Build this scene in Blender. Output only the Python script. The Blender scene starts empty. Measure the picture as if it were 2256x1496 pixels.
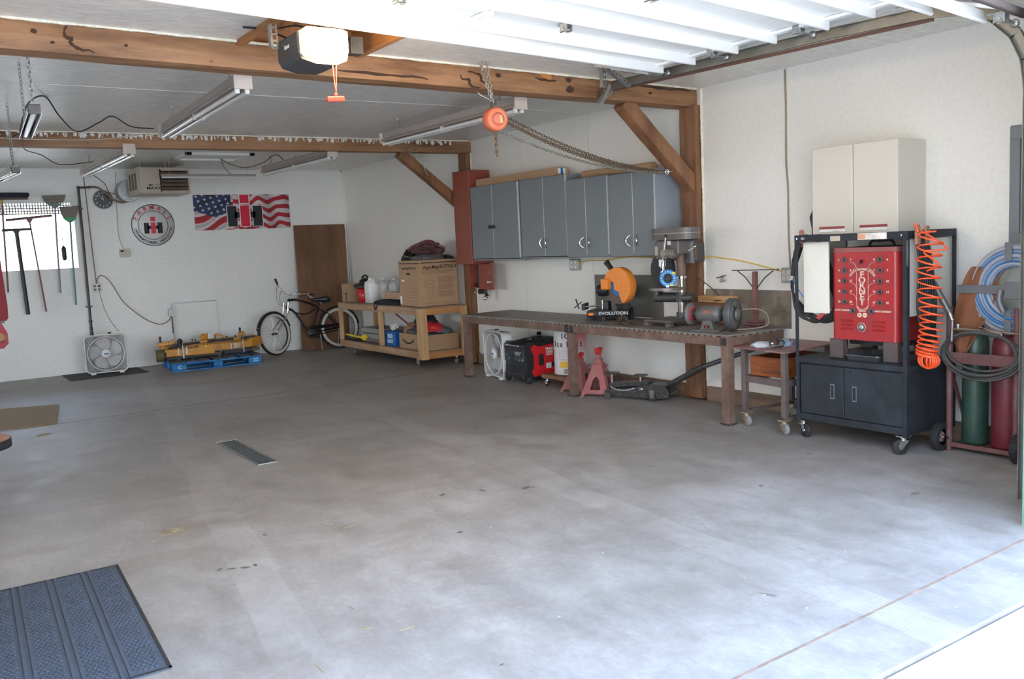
import bpy, bmesh, math, random
from mathutils import Vector, Matrix, noise as mnoise
random.seed(7)
PI = math.pi
SC = bpy.context.scene
COL = SC.collection

# ------------------------------------------------------------------ camera, sky, sun, exposure
def setup_camera():
    yaw, pitch, roll, f = .5918, .1080, -.0473, 1967.2
    s, c = math.sin, math.cos
    fw = Vector((s(yaw)*c(pitch), c(yaw)*c(pitch), -s(pitch)))
    r0 = Vector((c(yaw), -s(yaw), 0)); u0 = r0.cross(fw)
    r = c(roll)*r0 + s(roll)*u0; u = -s(roll)*r0 + c(roll)*u0
    m = Matrix((r, u, -fw)).transposed().to_4x4()
    m.translation = Vector((-6.0872, -13.785, 1.5459))
    cd = bpy.data.cameras.new('camera'); cd.sensor_width = 36; cd.lens = f/2256*36
    cd.clip_start = .05; cd.clip_end = 2000
    co = bpy.data.objects.new('camera', cd); COL.objects.link(co); co.matrix_world = m
    SC.camera = co
setup_camera()
SKY = 7.0
SUN = 15.0
EXPOSURE = 0.32
def setup_light():
    w = bpy.data.worlds.new('sky'); SC.world = w; w.use_nodes = True
    nt = w.node_tree; nt.nodes.clear()
    out = nt.nodes.new('ShaderNodeOutputWorld'); bg = nt.nodes.new('ShaderNodeBackground')
    tc = nt.nodes.new('ShaderNodeTexCoord'); sep = nt.nodes.new('ShaderNodeSeparateXYZ')
    rp = nt.nodes.new('ShaderNodeValToRGB')
    e = rp.color_ramp.elements
    e[0].position = 0.0; e[0].color = (.90, .95, 1.0, 1)
    e[1].position = .8; e[1].color = (.36, .58, 1.0, 1)
    nt.links.new(tc.outputs['Generated'], sep.inputs[0]); nt.links.new(sep.outputs['Z'], rp.inputs[0])
    nt.links.new(rp.outputs[0], bg.inputs[0]); bg.inputs[1].default_value = SKY
    nt.links.new(bg.outputs[0], out.inputs[0])
    sd = bpy.data.lights.new('sun', 'SUN'); sd.energy = SUN; sd.angle = .01; sd.color = (1, .95, .86)
    so = bpy.data.objects.new('sun', sd); COL.objects.link(so)
    so.rotation_euler = Vector((-.35, -.22, -1)).to_track_quat('-Z', 'Y').to_euler()
    SC.view_settings.view_transform = 'Standard'; SC.view_settings.look = 'None'
    SC.view_settings.gamma = 1; SC.view_settings.use_curve_mapping = False
    SC.view_settings.exposure = EXPOSURE
    SC.cycles.use_denoising = True
    SC.cycles.max_bounces = 10; SC.cycles.diffuse_bounces = 7; SC.cycles.caustics_reflective = False
    SC.cycles.caustics_refractive = False; SC.cycles.sample_clamp_indirect = 8
setup_light()

# ------------------------------------------------------------------ materials
def _new(name):
    m = bpy.data.materials.new(name); m.use_nodes = True
    return m, m.node_tree, m.node_tree.nodes['Principled BSDF']
def _noise(nt, scale, detail=4, stretch=None, rough=.55):
    tc = nt.nodes.new('ShaderNodeTexCoord'); mp = nt.nodes.new('ShaderNodeMapping')
    n = nt.nodes.new('ShaderNodeTexNoise'); n.inputs['Scale'].default_value = scale
    n.inputs['Detail'].default_value = detail; n.inputs['Roughness'].default_value = rough
    nt.links.new(tc.outputs['Object'], mp.inputs[0]); nt.links.new(mp.outputs[0], n.inputs['Vector'])
    if stretch: mp.inputs['Scale'].default_value = stretch
    return n
def _ramp(nt, src, stops):
    r = nt.nodes.new('ShaderNodeValToRGB'); e = r.color_ramp.elements
    while len(e) < len(stops): e.new(.5)
    for i, (p, c) in enumerate(stops):
        e[i].position = p; e[i].color = (*c, 1) if len(c) == 3 else c
    nt.links.new(src, r.inputs[0]); return r
def _bump(nt, b, src, strength, dist=.01, prev=None):
    bp = nt.nodes.new('ShaderNodeBump'); bp.inputs['Strength'].default_value = strength
    bp.inputs['Distance'].default_value = dist
    nt.links.new(src, bp.inputs['Height'])
    if prev: nt.links.new(prev.outputs[0], bp.inputs['Normal'])
    nt.links.new(bp.outputs[0], b.inputs['Normal']); return bp
def _mix(nt, fac, a, b, mode='MIX'):
    m = nt.nodes.new('ShaderNodeMix'); m.data_type = 'RGBA'; m.blend_type = mode
    for s, v in ((m.inputs[0], fac), (m.inputs[6], a), (m.inputs[7], b)):
        if hasattr(v, 'links') or isinstance(v, bpy.types.NodeSocket): nt.links.new(v, s)
        elif isinstance(v, (int, float)): s.default_value = v
        else: s.default_value = (*v, 1)
    return m.outputs[2]
def sc(c, k): return tuple(min(1, x*k) for x in c)
MATS = {}
def mat(name, c, rough=.5, metal=0., var=.12, scale=9, bump=.0, bscale=60, stretch=None, dirt=None, dscale=3, spec=.5, coat=0):
    """plain procedural material: base colour broken up by noise, optional dirt colour in patches"""
    if name in MATS: return MATS[name]
    m, nt, b = _new(name)
    n = _noise(nt, scale, 4, stretch)
    r = _ramp(nt, n.outputs[0], [(.3, sc(c, 1-var)), (.7, sc(c, 1+var))])
    col = r.outputs[0]
    if dirt:
        dn = _noise(nt, dscale, 6, None, .7)
        dr = _ramp(nt, dn.outputs[0], [(.48, (0, 0, 0)), (.68, (1, 1, 1))])
        col = _mix(nt, dr.outputs[0], col, dirt)
    nt.links.new(col, b.inputs['Base Color'])
    b.inputs['Roughness'].default_value = rough; b.inputs['Metallic'].default_value = metal
    b.inputs['Specular IOR Level'].default_value = spec
    if coat: b.inputs['Coat Weight'].default_value = coat; b.inputs['Coat Roughness'].default_value = .15
    if bump:
        bn = _noise(nt, bscale, 3, stretch); _bump(nt, b, bn.outputs[0], bump, .004)
    MATS[name] = m; return m
def mat_emit(name, c, s):
    m, nt, b = _new(name); b.inputs['Base Color'].default_value = (*c, 1)
    b.inputs['Emission Color'].default_value = (*c, 1); b.inputs['Emission Strength'].default_value = s
    return m
def mat_glass(name, c=(1, 1, 1), rough=.02):
    m, nt, b = _new(name)
    t = nt.nodes.new('ShaderNodeBsdfTransparent'); g = nt.nodes.new('ShaderNodeBsdfGlossy'); mx = nt.nodes.new('ShaderNodeMixShader')
    t.inputs[0].default_value = (*c, 1); g.inputs['Roughness'].default_value = rough
    fr = nt.nodes.new('ShaderNodeFresnel'); fr.inputs[0].default_value = 1.45
    nt.links.new(fr.outputs[0], mx.inputs[0]); nt.links.new(t.outputs[0], mx.inputs[1]); nt.links.new(g.outputs[0], mx.inputs[2])
    nt.links.new(mx.outputs[0], nt.nodes['Material Output'].inputs[0]); return m
def mat_attr(name, rough=.4, spec=.5):
    m, nt, b = _new(name); a = nt.nodes.new('ShaderNodeAttribute'); a.attribute_name = 'print'
    nt.links.new(a.outputs['Color'], b.inputs['Base Color']); b.inputs['Roughness'].default_value = rough
    b.inputs['Specular IOR Level'].default_value = spec
    return m

def mat_concrete():
    m, nt, b = _new('concrete_floor')
    n1 = _noise(nt, .8, 8, None, .62); n2 = _noise(nt, 4.6, 8, (1, .5, 1), .68); n3 = _noise(nt, 45, 5, (1, .5, 1), .7)
    c = _ramp(nt, n1.outputs[0], [(.3, (.26, .24, .215)), (.7, (.36, .34, .315))]).outputs[0]
    r2 = _ramp(nt, n2.outputs[0], [(.3, (.74, .72, .70)), (.7, (1.16, 1.16, 1.16))])
    c = _mix(nt, .9, c, r2.outputs[0], 'MULTIPLY')
    r3 = _ramp(nt, n3.outputs[0], [(.3, (.87, .87, .87)), (.7, (1.1, 1.1, 1.1))])
    c = _mix(nt, .8, c, r3.outputs[0], 'MULTIPLY')
    # rusty brown patches, dark specks
    n4 = _noise(nt, 2.6, 8, (.6, 1, 1), .75); r4 = _ramp(nt, n4.outputs[0], [(.50, (0, 0, 0)), (.74, (.55, .55, .55))])
    c = _mix(nt, r4.outputs[0], c, (.20, .15, .118))
    n5 = _noise(nt, 9, 2, (1, .4, 1)); r5 = _ramp(nt, n5.outputs[0], [(.73, (0, 0, 0)), (.78, (.75, .75, .75))])
    c = _mix(nt, r5.outputs[0], c, (.07, .06, .055))
    # two pale tyre tracks running into the room, broken by noise
    tc = nt.nodes.new('ShaderNodeTexCoord'); sp = nt.nodes.new('ShaderNodeSeparateXYZ'); nt.links.new(tc.outputs['Object'], sp.inputs[0])
    def mth(op, a, bb):
        k = nt.nodes.new('ShaderNodeMath'); k.operation = op
        for s, v in zip(k.inputs, (a, bb)):
            if isinstance(v, (int, float)): s.default_value = v
            else: nt.links.new(v, s)
        return k.outputs[0]
    nw = _noise(nt, .5, 2); xw = mth('ADD', sp.outputs[0], mth('MULTIPLY', nw.outputs[0], .25))
    tot = None
    for x0, k_ in ((-2.57, .087), (-4.42, .15)):
        xs = mth('SUBTRACT', xw, mth('MULTIPLY', mth('ADD', sp.outputs[1], 7.0), k_))
        d = mth('ABSOLUTE', mth('ADD', xs, -x0-.125), 0)
        t = mth('MULTIPLY', mth('LESS_THAN', d, .11), .42)
        tot = t if tot is None else mth('MAXIMUM', tot, t)
    ridg = nt.nodes.new('ShaderNodeTexWave'); ridg.bands_direction = 'Y'; ridg.inputs['Scale'].default_value = 16
    ridg.inputs['Distortion'].default_value = 3; nt.links.new(tc.outputs['Object'], ridg.inputs[0])
    n6 = _noise(nt, 2.1, 5); r6 = _ramp(nt, n6.outputs[0], [(.35, (.1, .1, .1)), (.65, (1, 1, 1))])
    tr = mth('MULTIPLY', mth('MULTIPLY', tot, r6.outputs[0]), mth('ADD', mth('MULTIPLY', ridg.outputs[1], .5), .3))
    c = _mix(nt, tr, c, (.48, .46, .43))
    # straw and chips: small pale flecks
    v = nt.nodes.new('ShaderNodeTexVoronoi'); v.inputs['Scale'].default_value = 5.5
    mp = nt.nodes.new('ShaderNodeMapping'); mp.inputs['Scale'].default_value = (1, 1.6, 1); nt.links.new(tc.outputs['Object'], mp.inputs[0]); nt.links.new(mp.outputs[0], v.inputs['Vector'])
    r7 = _ramp(nt, v.outputs['Distance'], [(.035, (.7, .7, .7)), (.05, (0, 0, 0))])
    n8 = _noise(nt, 1.2, 3); r8 = _ramp(nt, n8.outputs[0], [(.5, (0, 0, 0)), (.55, (1, 1, 1))])
    c = _mix(nt, mth('MULTIPLY', r7.outputs[0], r8.outputs[0]), c, (.6, .56, .48))
    nt.links.new(c, b.inputs['Base Color'])
    rr = _ramp(nt, n2.outputs[0], [(.3, (.42, .42, .42)), (.7, (.62, .62, .62))]); nt.links.new(rr.outputs[0], b.inputs['Roughness'])
    b.inputs['Specular IOR Level'].default_value = .45
    _bump(nt, b, n3.outputs[0], .12, .004)
    return m
def mat_paint(name, c, rough=.45, grain=18, bump=.25, stretch=None, fleck=.0, var=.03):
    m, nt, b = _new(name)
    n = _noise(nt, grain, 5, stretch, .6); n0 = _noise(nt, 1.1, 4)
    c1 = _ramp(nt, n.outputs[0], [(.35, sc(c, 1-var)), (.65, sc(c, 1+var))]).outputs[0]
    c2 = _mix(nt, .6, c1, _ramp(nt, n0.outputs[0], [(.3, (.93, .93, .92)), (.7, (1, 1, 1))]).outputs[0], 'MULTIPLY')
    if fleck:
        nf = _noise(nt, grain*.9, 2, stretch); rf = _ramp(nt, nf.outputs[0], [(.64, (0, 0, 0)), (.72, (fleck,)*3)])
        c2 = _mix(nt, rf.outputs[0], c2, sc(c, 1.5))
    nt.links.new(c2, b.inputs['Base Color']); b.inputs['Roughness'].default_value = rough
    _bump(nt, b, n.outputs[0], bump, .01)
    return m
def mat_timber(name, c, dark, axis=0, scale=1.0, knots=True, rough=.6):
    m, nt, b = _new(name)
    st = [6.0, 6.0, 6.0]; st[axis] = .5
    st2 = [22.0, 22.0, 22.0]; st2[axis] = 1.2
    n = _noise(nt, 1.6*scale, 6, st, .62); n2 = _noise(nt, 2.0*scale, 4, st2, .7); n3 = _noise(nt, 1.5*scale, 5, None, .6)
    col = _ramp(nt, n.outputs[0], [(.3, dark), (.5, c), (.72, sc(c, 1.3))]).outputs[0]
    col = _mix(nt, .55, col, _ramp(nt, n2.outputs[0], [(.3, (.76, .71, .66)), (.6, (1.08, 1.08, 1.08))]).outputs[0], 'MULTIPLY')
    col = _mix(nt, .7, col, _ramp(nt, n3.outputs[0], [(.35, (.72, .62, .55)), (.6, (1, 1, 1))]).outputs[0], 'MULTIPLY')
    if knots:
        nk = _noise(nt, 3.1, 2, [1.6 if i == axis else 3 for i in range(3)]); rk = _ramp(nt, nk.outputs[0], [(.70, (0, 0, 0)), (.77, (.85, .85, .85))])
        col = _mix(nt, rk.outputs[0], col, sc(dark, .35))
    nt.links.new(col, b.inputs['Base Color']); b.inputs['Roughness'].default_value = rough
    _bump(nt, b, n2.outputs[0], .35, .006)
    return m

M_floor = mat_concrete()
M_wallR = mat_paint('cream_wall_paint', (.83, .80, .735), .42, 30, .12)
M_wallB = mat_paint('white_wall_paint', (.88, .88, .84), .45, 26, .35)
M_ceil = mat_paint('silver_grey_ceiling_paint', (.78, .765, .73), .30, 11, .6, (1, 4.5, 1), .6, .14)
M_white = mat('white_trim_paint', (.82, .82, .79), .45, var=.03)
M_timber = mat_timber('old_beam_timber', (.34, .18, .085), (.14, .064, .03), 0)
M_timberz = mat_timber('old_post_timber', (.25, .12, .06), (.12, .052, .026), 2)
M_timberb = mat_timber('old_brace_timber', (.26, .125, .06), (.13, .056, .028), 2, .8)
M_sill = mat_timber('weathered_sill_timber', (.22, .15, .10), (.11, .07, .045), 1, 1, False)
M_pine = mat_timber('pine_lumber', (.60, .37, .17), (.44, .24, .10), 1, 1.3, True, .55)
M_pinez = mat_timber('pine_lumber_upright', (.62, .40, .20), (.46, .26, .11), 2, 1.3, True, .55)
M_door = mat('sectional_door_white', (.86, .86, .84), .38, var=.02)
M_foam = mat('pale_foam_sealant', (.80, .76, .62), .8, var=.15, scale=40, bump=.9, bscale=60)
M_black = mat('black_plastic', (.018, .018, .02), .45, var=.2)
M_rubber = mat('black_rubber', (.022, .021, .021), .75, var=.25, bump=.2)
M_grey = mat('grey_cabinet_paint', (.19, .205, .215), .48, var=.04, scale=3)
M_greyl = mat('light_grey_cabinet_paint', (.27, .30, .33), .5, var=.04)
M_chrome = mat('chrome', (.75, .75, .76), .16, 1, .04)
M_steel = mat('galvanised_steel', (.42, .43, .42), .42, .85, .18, 25)
M_dsteel = mat('dark_steel', (.09, .085, .08), .5, .6, .25)
M_rust = mat('brown_primered_steel', (.155, .092, .066), .62, .15, .22, 12, .15, 60, dirt=(.23, .15, .12), dscale=5)
M_rust2 = mat('maroon_steel', (.19, .085, .075), .6, .1, .2, 12, dirt=(.12, .08, .075), dscale=4)
M_benchtop = mat('worn_steel_plate', (.21, .20, .185), .5, .15, .25, 6, .1, 50, dirt=(.20, .14, .10), dscale=2)
M_card = mat('cardboard', (.46, .29, .165), .8, 0, .06, 5, .1, 90)
M_cardd = mat('dusty_cardboard', (.38, .25, .15), .8, 0, .08, 5, .1, 90)
M_red = mat('glossy_red', (.62, .018, .02), .35, 0, .05, coat=.2)
M_orange = mat('orange_plastic', (.85, .22, .015), .4, 0, .05)
M_yellow = mat('yellow_cable', (.75, .50, .06), .5, 0, .05)
M_tan = mat('beige_enamel', (.56, .49, .37), .45, 0, .04)
M_brown = mat('brown_enamel', (.27, .062, .035), .42, 0, .08, 5)
M_wire = mat('dark_cord', (.045, .04, .038), .6, 0, .1)
M_twire = mat('tan_cord', (.30, .22, .15), .6, 0, .1)
M_blue = mat('blue_paint', (.01, .16, .45), .5, 0, .15, 12)
M_print = mat_attr('printed_graphic')
M_offw = mat('off_white_plastic', (.74, .73, .69), .4, 0, .03)
M_ink = mat('black_ink', (.02, .02, .022), .6, 0, .1)
M_inkw = mat('white_ink', (.85, .85, .82), .6, 0, .02)

# ------------------------------------------------------------------ object helpers
def P(*a): return Vector(a)
class G:
    """collects geometry in world coordinates; build() links it as one mesh object under its parent's base point"""
    def __init__(s): s.v = []; s.f = []; s.s = []
    def add(s, vs, fs, smooth=False):
        o = len(s.v); s.v += [Vector(v) for v in vs]
        for f in fs: s.f.append(tuple(o+i for i in f)); s.s.append(smooth)
        return s
    def hexa(s, c):   # 8 corners: bottom ring 0-3, top ring 4-7
        return s.add(c, [(3, 2, 1, 0), (4, 5, 6, 7), (0, 1, 5, 4), (1, 2, 6, 5), (2, 3, 7, 6), (3, 0, 4, 7)])
    def box(s, x0, x1, y0, y1, z0, z1):
        return s.hexa([(x0, y0, z0), (x1, y0, z0), (x1, y1, z0), (x0, y1, z0), (x0, y0, z1), (x1, y0, z1), (x1, y1, z1), (x0, y1, z1)])
    def obox(s, c, sx, sy, sz, rot=None):
        r = rot or Matrix.Identity(3); c = Vector(c)
        q = [(-1, -1, -1), (1, -1, -1), (1, 1, -1), (-1, 1, -1), (-1, -1, 1), (1, -1, 1), (1, 1, 1), (-1, 1, 1)]
        return s.hexa([c + r @ Vector((a*sx/2, b*sy/2, d*sz/2)) for a, b, d in q])
    def bar(s, p0, p1, w, h, up=(0, 0, 1)):
        p0, p1 = Vector(p0), Vector(p1); d = (p1-p0).normalized(); u = Vector(up)
        sd = d.cross(u).normalized(); u = sd.cross(d).normalized()
        c = []
        for zz in (-h/2, h/2):
            c += [p0-sd*w/2+u*zz, p1-sd*w/2+u*zz, p1+sd*w/2+u*zz, p0+sd*w/2+u*zz]
        return s.hexa([c[3], c[2], c[1], c[0], c[7], c[6], c[5], c[4]])
    def cyl(s, p0, p1, r0, r1=None, n=16, caps=True):
        p0, p1 = Vector(p0), Vector(p1); r1 = r0 if r1 is None else r1
        d = (p1-p0).normalized(); a = d.orthogonal().normalized(); b = d.cross(a)
        vs = []
        for p, r in ((p0, r0), (p1, r1)):
            vs += [p + a*math.cos(2*PI*i/n)*r + b*math.sin(2*PI*i/n)*r for i in range(n)]
        s.add(vs, [(i, (i+1) % n, n+(i+1) % n, n+i) for i in range(n)], True)
        if caps:
            s.add(vs[:n], [tuple(range(n-1, -1, -1))]); s.add(vs[n:], [tuple(range(n))])
        return s
    def tube(s, pts, r, n=8, closed=False, caps=True):
        pts = [Vector(p) for p in pts]; k = len(pts); rs = r if isinstance(r, (list, tuple)) else [r]*k
        T = []
        for i in range(k):
            a = pts[(i-1) % k] if closed or i > 0 else pts[i]; b = pts[(i+1) % k] if closed or i < k-1 else pts[i]
            T.append((b-a).normalized())
        nrm = T[0].orthogonal().normalized(); vs = []
        for i in range(k):
            nrm = (nrm - T[i]*nrm.dot(T[i])).normalized(); bn = T[i].cross(nrm)
            vs += [pts[i] + (nrm*math.cos(2*PI*j/n) + bn*math.sin(2*PI*j/n))*rs[i] for j in range(n)]
        fs = []
        for i in range(k if closed else k-1):
            a, b = i*n, ((i+1) % k)*n
            fs += [(a+j, a+(j+1) % n, b+(j+1) % n, b+j) for j in range(n)]
        s.add(vs, fs, True)
        if caps and not closed:
            s.add(vs[:n], [tuple(range(n-1, -1, -1))]); s.add(vs[-n:], [tuple(range(n))])
        return s
    def lathe(s, prof, o, ax=(0, 0, 1), n=24, smooth=True):
        o = Vector(o); d = Vector(ax).normalized(); a = d.orthogonal().normalized(); b = d.cross(a); vs = []; fs = []
        for r, h in prof:
            vs += [o + d*h + (a*math.cos(2*PI*i/n)+b*math.sin(2*PI*i/n))*max(r, 1e-5) for i in range(n)]
        for k in range(len(prof)-1):
            fs += [(k*n+i, k*n+(i+1) % n, (k+1)*n+(i+1) % n, (k+1)*n+i) for i in range(n)]
        return s.add(vs, fs, smooth)
    def prism(s, poly, o, U, V, t):
        """2D polygon in the plane o + u*U + v*V, given thickness t along U x V"""
        o, U, V = Vector(o), Vector(U), Vector(V); N = U.cross(V).normalized()*t; n = len(poly)
        a = [o+U*x+V*y for x, y in poly]; b = [q+N for q in a]
        s.add(a, [tuple(range(n-1, -1, -1))]); s.add(b, [tuple(range(n))])
        return s.add(a+b, [(i, (i+1) % n, n+(i+1) % n, n+i) for i in range(n)])
    def ball(s, c, r, n=12, sq=(1, 1, 1)):
        c = Vector(c); vs = []; fs = []; k = n//2
        for i in range(k+1):
            t = PI*i/k
            vs += [c+Vector((math.sin(t)*math.cos(2*PI*j/n)*r*sq[0], math.sin(t)*math.sin(2*PI*j/n)*r*sq[1], math.cos(t)*r*sq[2])) for j in range(n)]
        for i in range(k): fs += [(i*n+j, (i+1)*n+j, (i+1)*n+(j+1) % n, i*n+(j+1) % n) for j in range(n)]
        return s.add(vs, fs, True)
    def torus(s, c, R, r, ax=(0, 0, 1), n=28, m=8, a0=0, a1=2*PI, ref=None):
        c = Vector(c); d = Vector(ax).normalized()
        a = Vector(ref).normalized() if ref is not None else d.orthogonal().normalized(); b = d.cross(a)
        full = abs(a1-a0-2*PI) < 1e-6; k = n if full else n+1
        return s.tube([c+(a*math.cos(a0+(a1-a0)*i/n)+b*math.sin(a0+(a1-a0)*i/n))*R for i in range(k)], r, m, full)
    def rot(s, c, R):
        c = Vector(c); s.v = [c + R @ (v-c) for v in s.v]; return s
    def build(s, name, m, parent=None, bevel=0, seg=2, **kw):
        me = bpy.data.meshes.new(name)
        if parent is None:
            if s.v:
                xs = [v.x for v in s.v]; ys = [v.y for v in s.v]; zs = [v.z for v in s.v]
                base = Vector(((min(xs)+max(xs))/2, (min(ys)+max(ys))/2, min(zs)))
            else: base = Vector()
        else: base = WLOC[parent.name]
        loc = kw.pop('origin', base)
        loc = Vector(loc)
        me.from_pydata([v-loc for v in s.v], [], s.f); me.update()
        me.polygons.foreach_set('use_smooth', s.s)
        me.materials.append(m); me.validate()
        o = bpy.data.objects.new(name, me); COL.objects.link(o)
        WLOC[o.name] = loc
        if parent is not None: o.parent = parent; o.location = loc-base
        else: o.location = loc
        if bevel:
            md = o.modifiers.new('bevel', 'BEVEL'); md.width = bevel; md.segments = seg; md.limit_method = 'ANGLE'; md.angle_limit = .6
        for k, v in kw.items(): o[k] = v
        return o
WLOC = {}
def thing(name, label, cat, loc, group=None, kind=None):
    o = bpy.data.objects.new(name, None); COL.objects.link(o); o.location = loc; o.empty_display_size = .1
    WLOC[o.name] = Vector(loc); o['label'] = label; o['category'] = cat
    if group: o['group'] = group
    if kind: o['kind'] = kind
    return o
def tag(o, label, cat, group=None, kind=None):
    o['label'] = label; o['category'] = cat
    if group: o['group'] = group
    if kind: o['kind'] = kind
    return o
def struct(o, label=None):
    o['kind'] = 'structure'
    if label: o['label'] = label
    return o
def dup(o, parent=None):
    c = o.copy(); COL.objects.link(c)
    if parent is not None: c.parent = parent
    WLOC[c.name] = WLOC[o.name].copy()
    for ch in list(CH.get(o.name, [x for x in o.children])): dup(ch, c)
    return c
CH = {}
FACE = {'-y': ((1, 0, 0), (0, 0, 1)), '-x': ((0, -1, 0), (0, 0, 1)), '+z': ((1, 0, 0), (0, 1, 0)), 'w': ((0, -1, 0), (0, 0, 1))}
def text(body, size, c, m, parent, face='-y', name='lettering', ext=.0015, U=None, V=None, bold=0, sx=1, align='CENTER', label=None):
    """lettering as thin raised mesh; U is reading direction, V is up"""
    cu = bpy.data.curves.new('t', 'FONT'); cu.body = body; cu.size = size; cu.extrude = ext; cu.offset = bold
    cu.align_x = align; cu.align_y = 'CENTER'; cu.resolution_u = 2; cu.space_line = .85
    ob = bpy.data.objects.new('t', cu); COL.objects.link(ob)
    dg = bpy.context.evaluated_depsgraph_get(); me = bpy.data.meshes.new_from_object(ob.evaluated_get(dg))
    bpy.data.objects.remove(ob); bpy.data.curves.remove(cu)
    if U is None: U, V = FACE[face]
    U = Vector(U).normalized(); V = Vector(V).normalized(); N = U.cross(V)
    Mx = Matrix((U, V, N)).transposed().to_4x4() @ Matrix.Diagonal((sx, 1, 1, 1))
    base = WLOC[parent.name]
    Mx.translation = Vector(c)-base
    me.transform(Mx); me.materials.clear(); me.materials.append(m); me.name = name
    o = bpy.data.objects.new(name, me); COL.objects.link(o); o.parent = parent; WLOC[o.name] = base
    if label: o['label'] = label
    return o
def join(objs, name):
    """merge meshes of pieces that share parent into the first (same base point)"""
    me = bpy.data.meshes.new(name); bm = bmesh.new()
    for o in objs: bm.from_mesh(o.data)
    bm.to_mesh(me); bm.free(); me.materials.append(objs[0].data.materials[0])
    o0 = objs[0]; o0.data = me
    for o in objs[1:]: bpy.data.objects.remove(o)
    o0.name = name; return o0
def catenary(p0, p1, sag, n=16):
    p0, p1 = Vector(p0), Vector(p1)
    return [p0.lerp(p1, i/n) - Vector((0, 0, sag*4*(i/n)*(1-i/n))) for i in range(n+1)]
def smoothpts(pts, k=6):
    """Catmull-Rom through the points"""
    pts = [Vector(p) for p in pts]; q = [pts[0]] + pts + [pts[-1]]; out = []
    for i in range(1, len(q)-2):
        for j in range(k):
            t = j/k; a, b, c, d = q[i-1], q[i], q[i+1], q[i+2]
            out.append(.5*((2*b)+(-a+c)*t+(2*a-5*b+4*c-d)*t*t+(-a+3*b-3*c+d)*t**3))
    out.append(pts[-1]); return out
def chain(g, pts, r=.004, L=.03, n=10):
    """interlocked oval links along a polyline"""
    pts = [Vector(p) for p in pts]; D = [0]
    for i in range(1, len(pts)): D.append(D[-1]+(pts[i]-pts[i-1]).length)
    def at(s):
        for i in range(1, len(pts)):
            if s <= D[i]:
                t = (s-D[i-1])/max(D[i]-D[i-1], 1e-6); return pts[i-1].lerp(pts[i], t), (pts[i]-pts[i-1]).normalized()
        return pts[-1], (pts[-1]-pts[-2]).normalized()
    s = L/2; k = 0
    while s < D[-1]:
        c, d = at(s); a = d.orthogonal().normalized(); b = d.cross(a)
        w = (a if k % 2 else b)
        g.tube([c + d*math.cos(2*PI*i/n)*(L*.62) + w*math.sin(2*PI*i/n)*(L*.33) for i in range(n)], r, 5, True)
        s += L*.86; k += 1
    return g
def caster(parent, x, y, zt, r=.05, w=.03, dirv=(0, 1), m=None, mf=None, name='caster'):
    """swivel caster: plate, fork, wheel; zt = underside of what it carries"""
    m = m or M_rubber; mf = mf or M_chrome
    d = Vector((dirv[0], dirv[1], 0)).normalized(); sd = Vector((-d.y, d.x, 0)); c = Vector((x, y, r)) + d*r*.5
    f = G(); f.obox((x, y, zt-.004), .07, .07, .008); f.cyl((x, y, zt-.008), (x, y, zt-.03), .022, n=12)
    for k in (-1, 1):
        o = sd*k*(w/2+.006)
        f.prism([(-.03, zt-.03), (.03, zt-.03), (.5*r+.012, r), (.5*r-.012, r-.01)], Vector((x, y, 0))+o-sd*.0015, d, (0, 0, 1), .003)
    f.obox((x, y, zt-.03), .05, .05, .004, Matrix.Rotation(math.atan2(d.y, d.x), 3, 'Z'))
    o = f.build(name, mf, parent)
    wl = G(); wl.lathe([(.0, -w/2), (r*.85, -w/2), (r, -w/3), (r, w/3), (r*.85, w/2), (0, w/2)], c, sd, 20)
    wo = wl.build('wheel', m, o)
    h = G(); h.cyl(c-sd*(w/2+.008), c+sd*(w/2+.008), r*.3, n=10); h.build('hub', mf, wo)
    return o
# ------------------------------------------------------------------ the setting
CE = 2.85
g = G()
g.add([(-9.5, .2, 0), (-9.5, -12.02, 0), (.2, -12.02, 0), (.2, .2, 0)], [(0, 1, 2, 3)])
g.add([(-9.5, .2, -.2), (-9.5, -12.02, -.2), (.2, -12.02, -.2), (.2, .2, -.2)], [(3, 2, 1, 0)])
g.add([(-9.5, -12.02, 0), (-9.5, -12.02, -.2), (.2, -12.02, -.2), (.2, -12.02, 0)], [(0, 1, 2, 3)])
fl = struct(g.build('floor', M_floor, origin=(0, 0, 0)), 'grey concrete garage floor with tyre tracks and stains')
# saw cut joint by the door (rust stained groove) and one across the room
M_joint = mat('joint_grime', (.24, .17, .13), .8, 0, .3, 14)
g = G(); g.bar((-9.2, -11.88, .0005), (-.02, -11.62, .0005), .014, .002); struct(g.build('floor_joint', M_joint), 'rusty control joint just inside the doorway')
g = G(); g.bar((-9.2, -4.3, .0005), (-.02, -4.05, .0005), .012, .002); struct(g.build('floor_joint', mat('joint_dark', (.16, .14, .12), .8)), 'dark control joint crossing the middle of the floor')
M_drive = mat('sunlit_concrete', (.56, .545, .51), .8, 0, .08, 3, .3, 40)
g = G(); g.box(-40, 30, -60, -12.03, -.25, -.02); struct(g.build('driveway', M_drive), 'pale concrete driveway outside the door')
M_grass = mat('dry_gravel', (.30, .28, .24), .9, 0, .2, 2)
g = G(); g.box(-300, 300, -12.0, 400, -.5, -.22); struct(g.build('ground', M_grass), 'gravel yard behind the garage')
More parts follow.
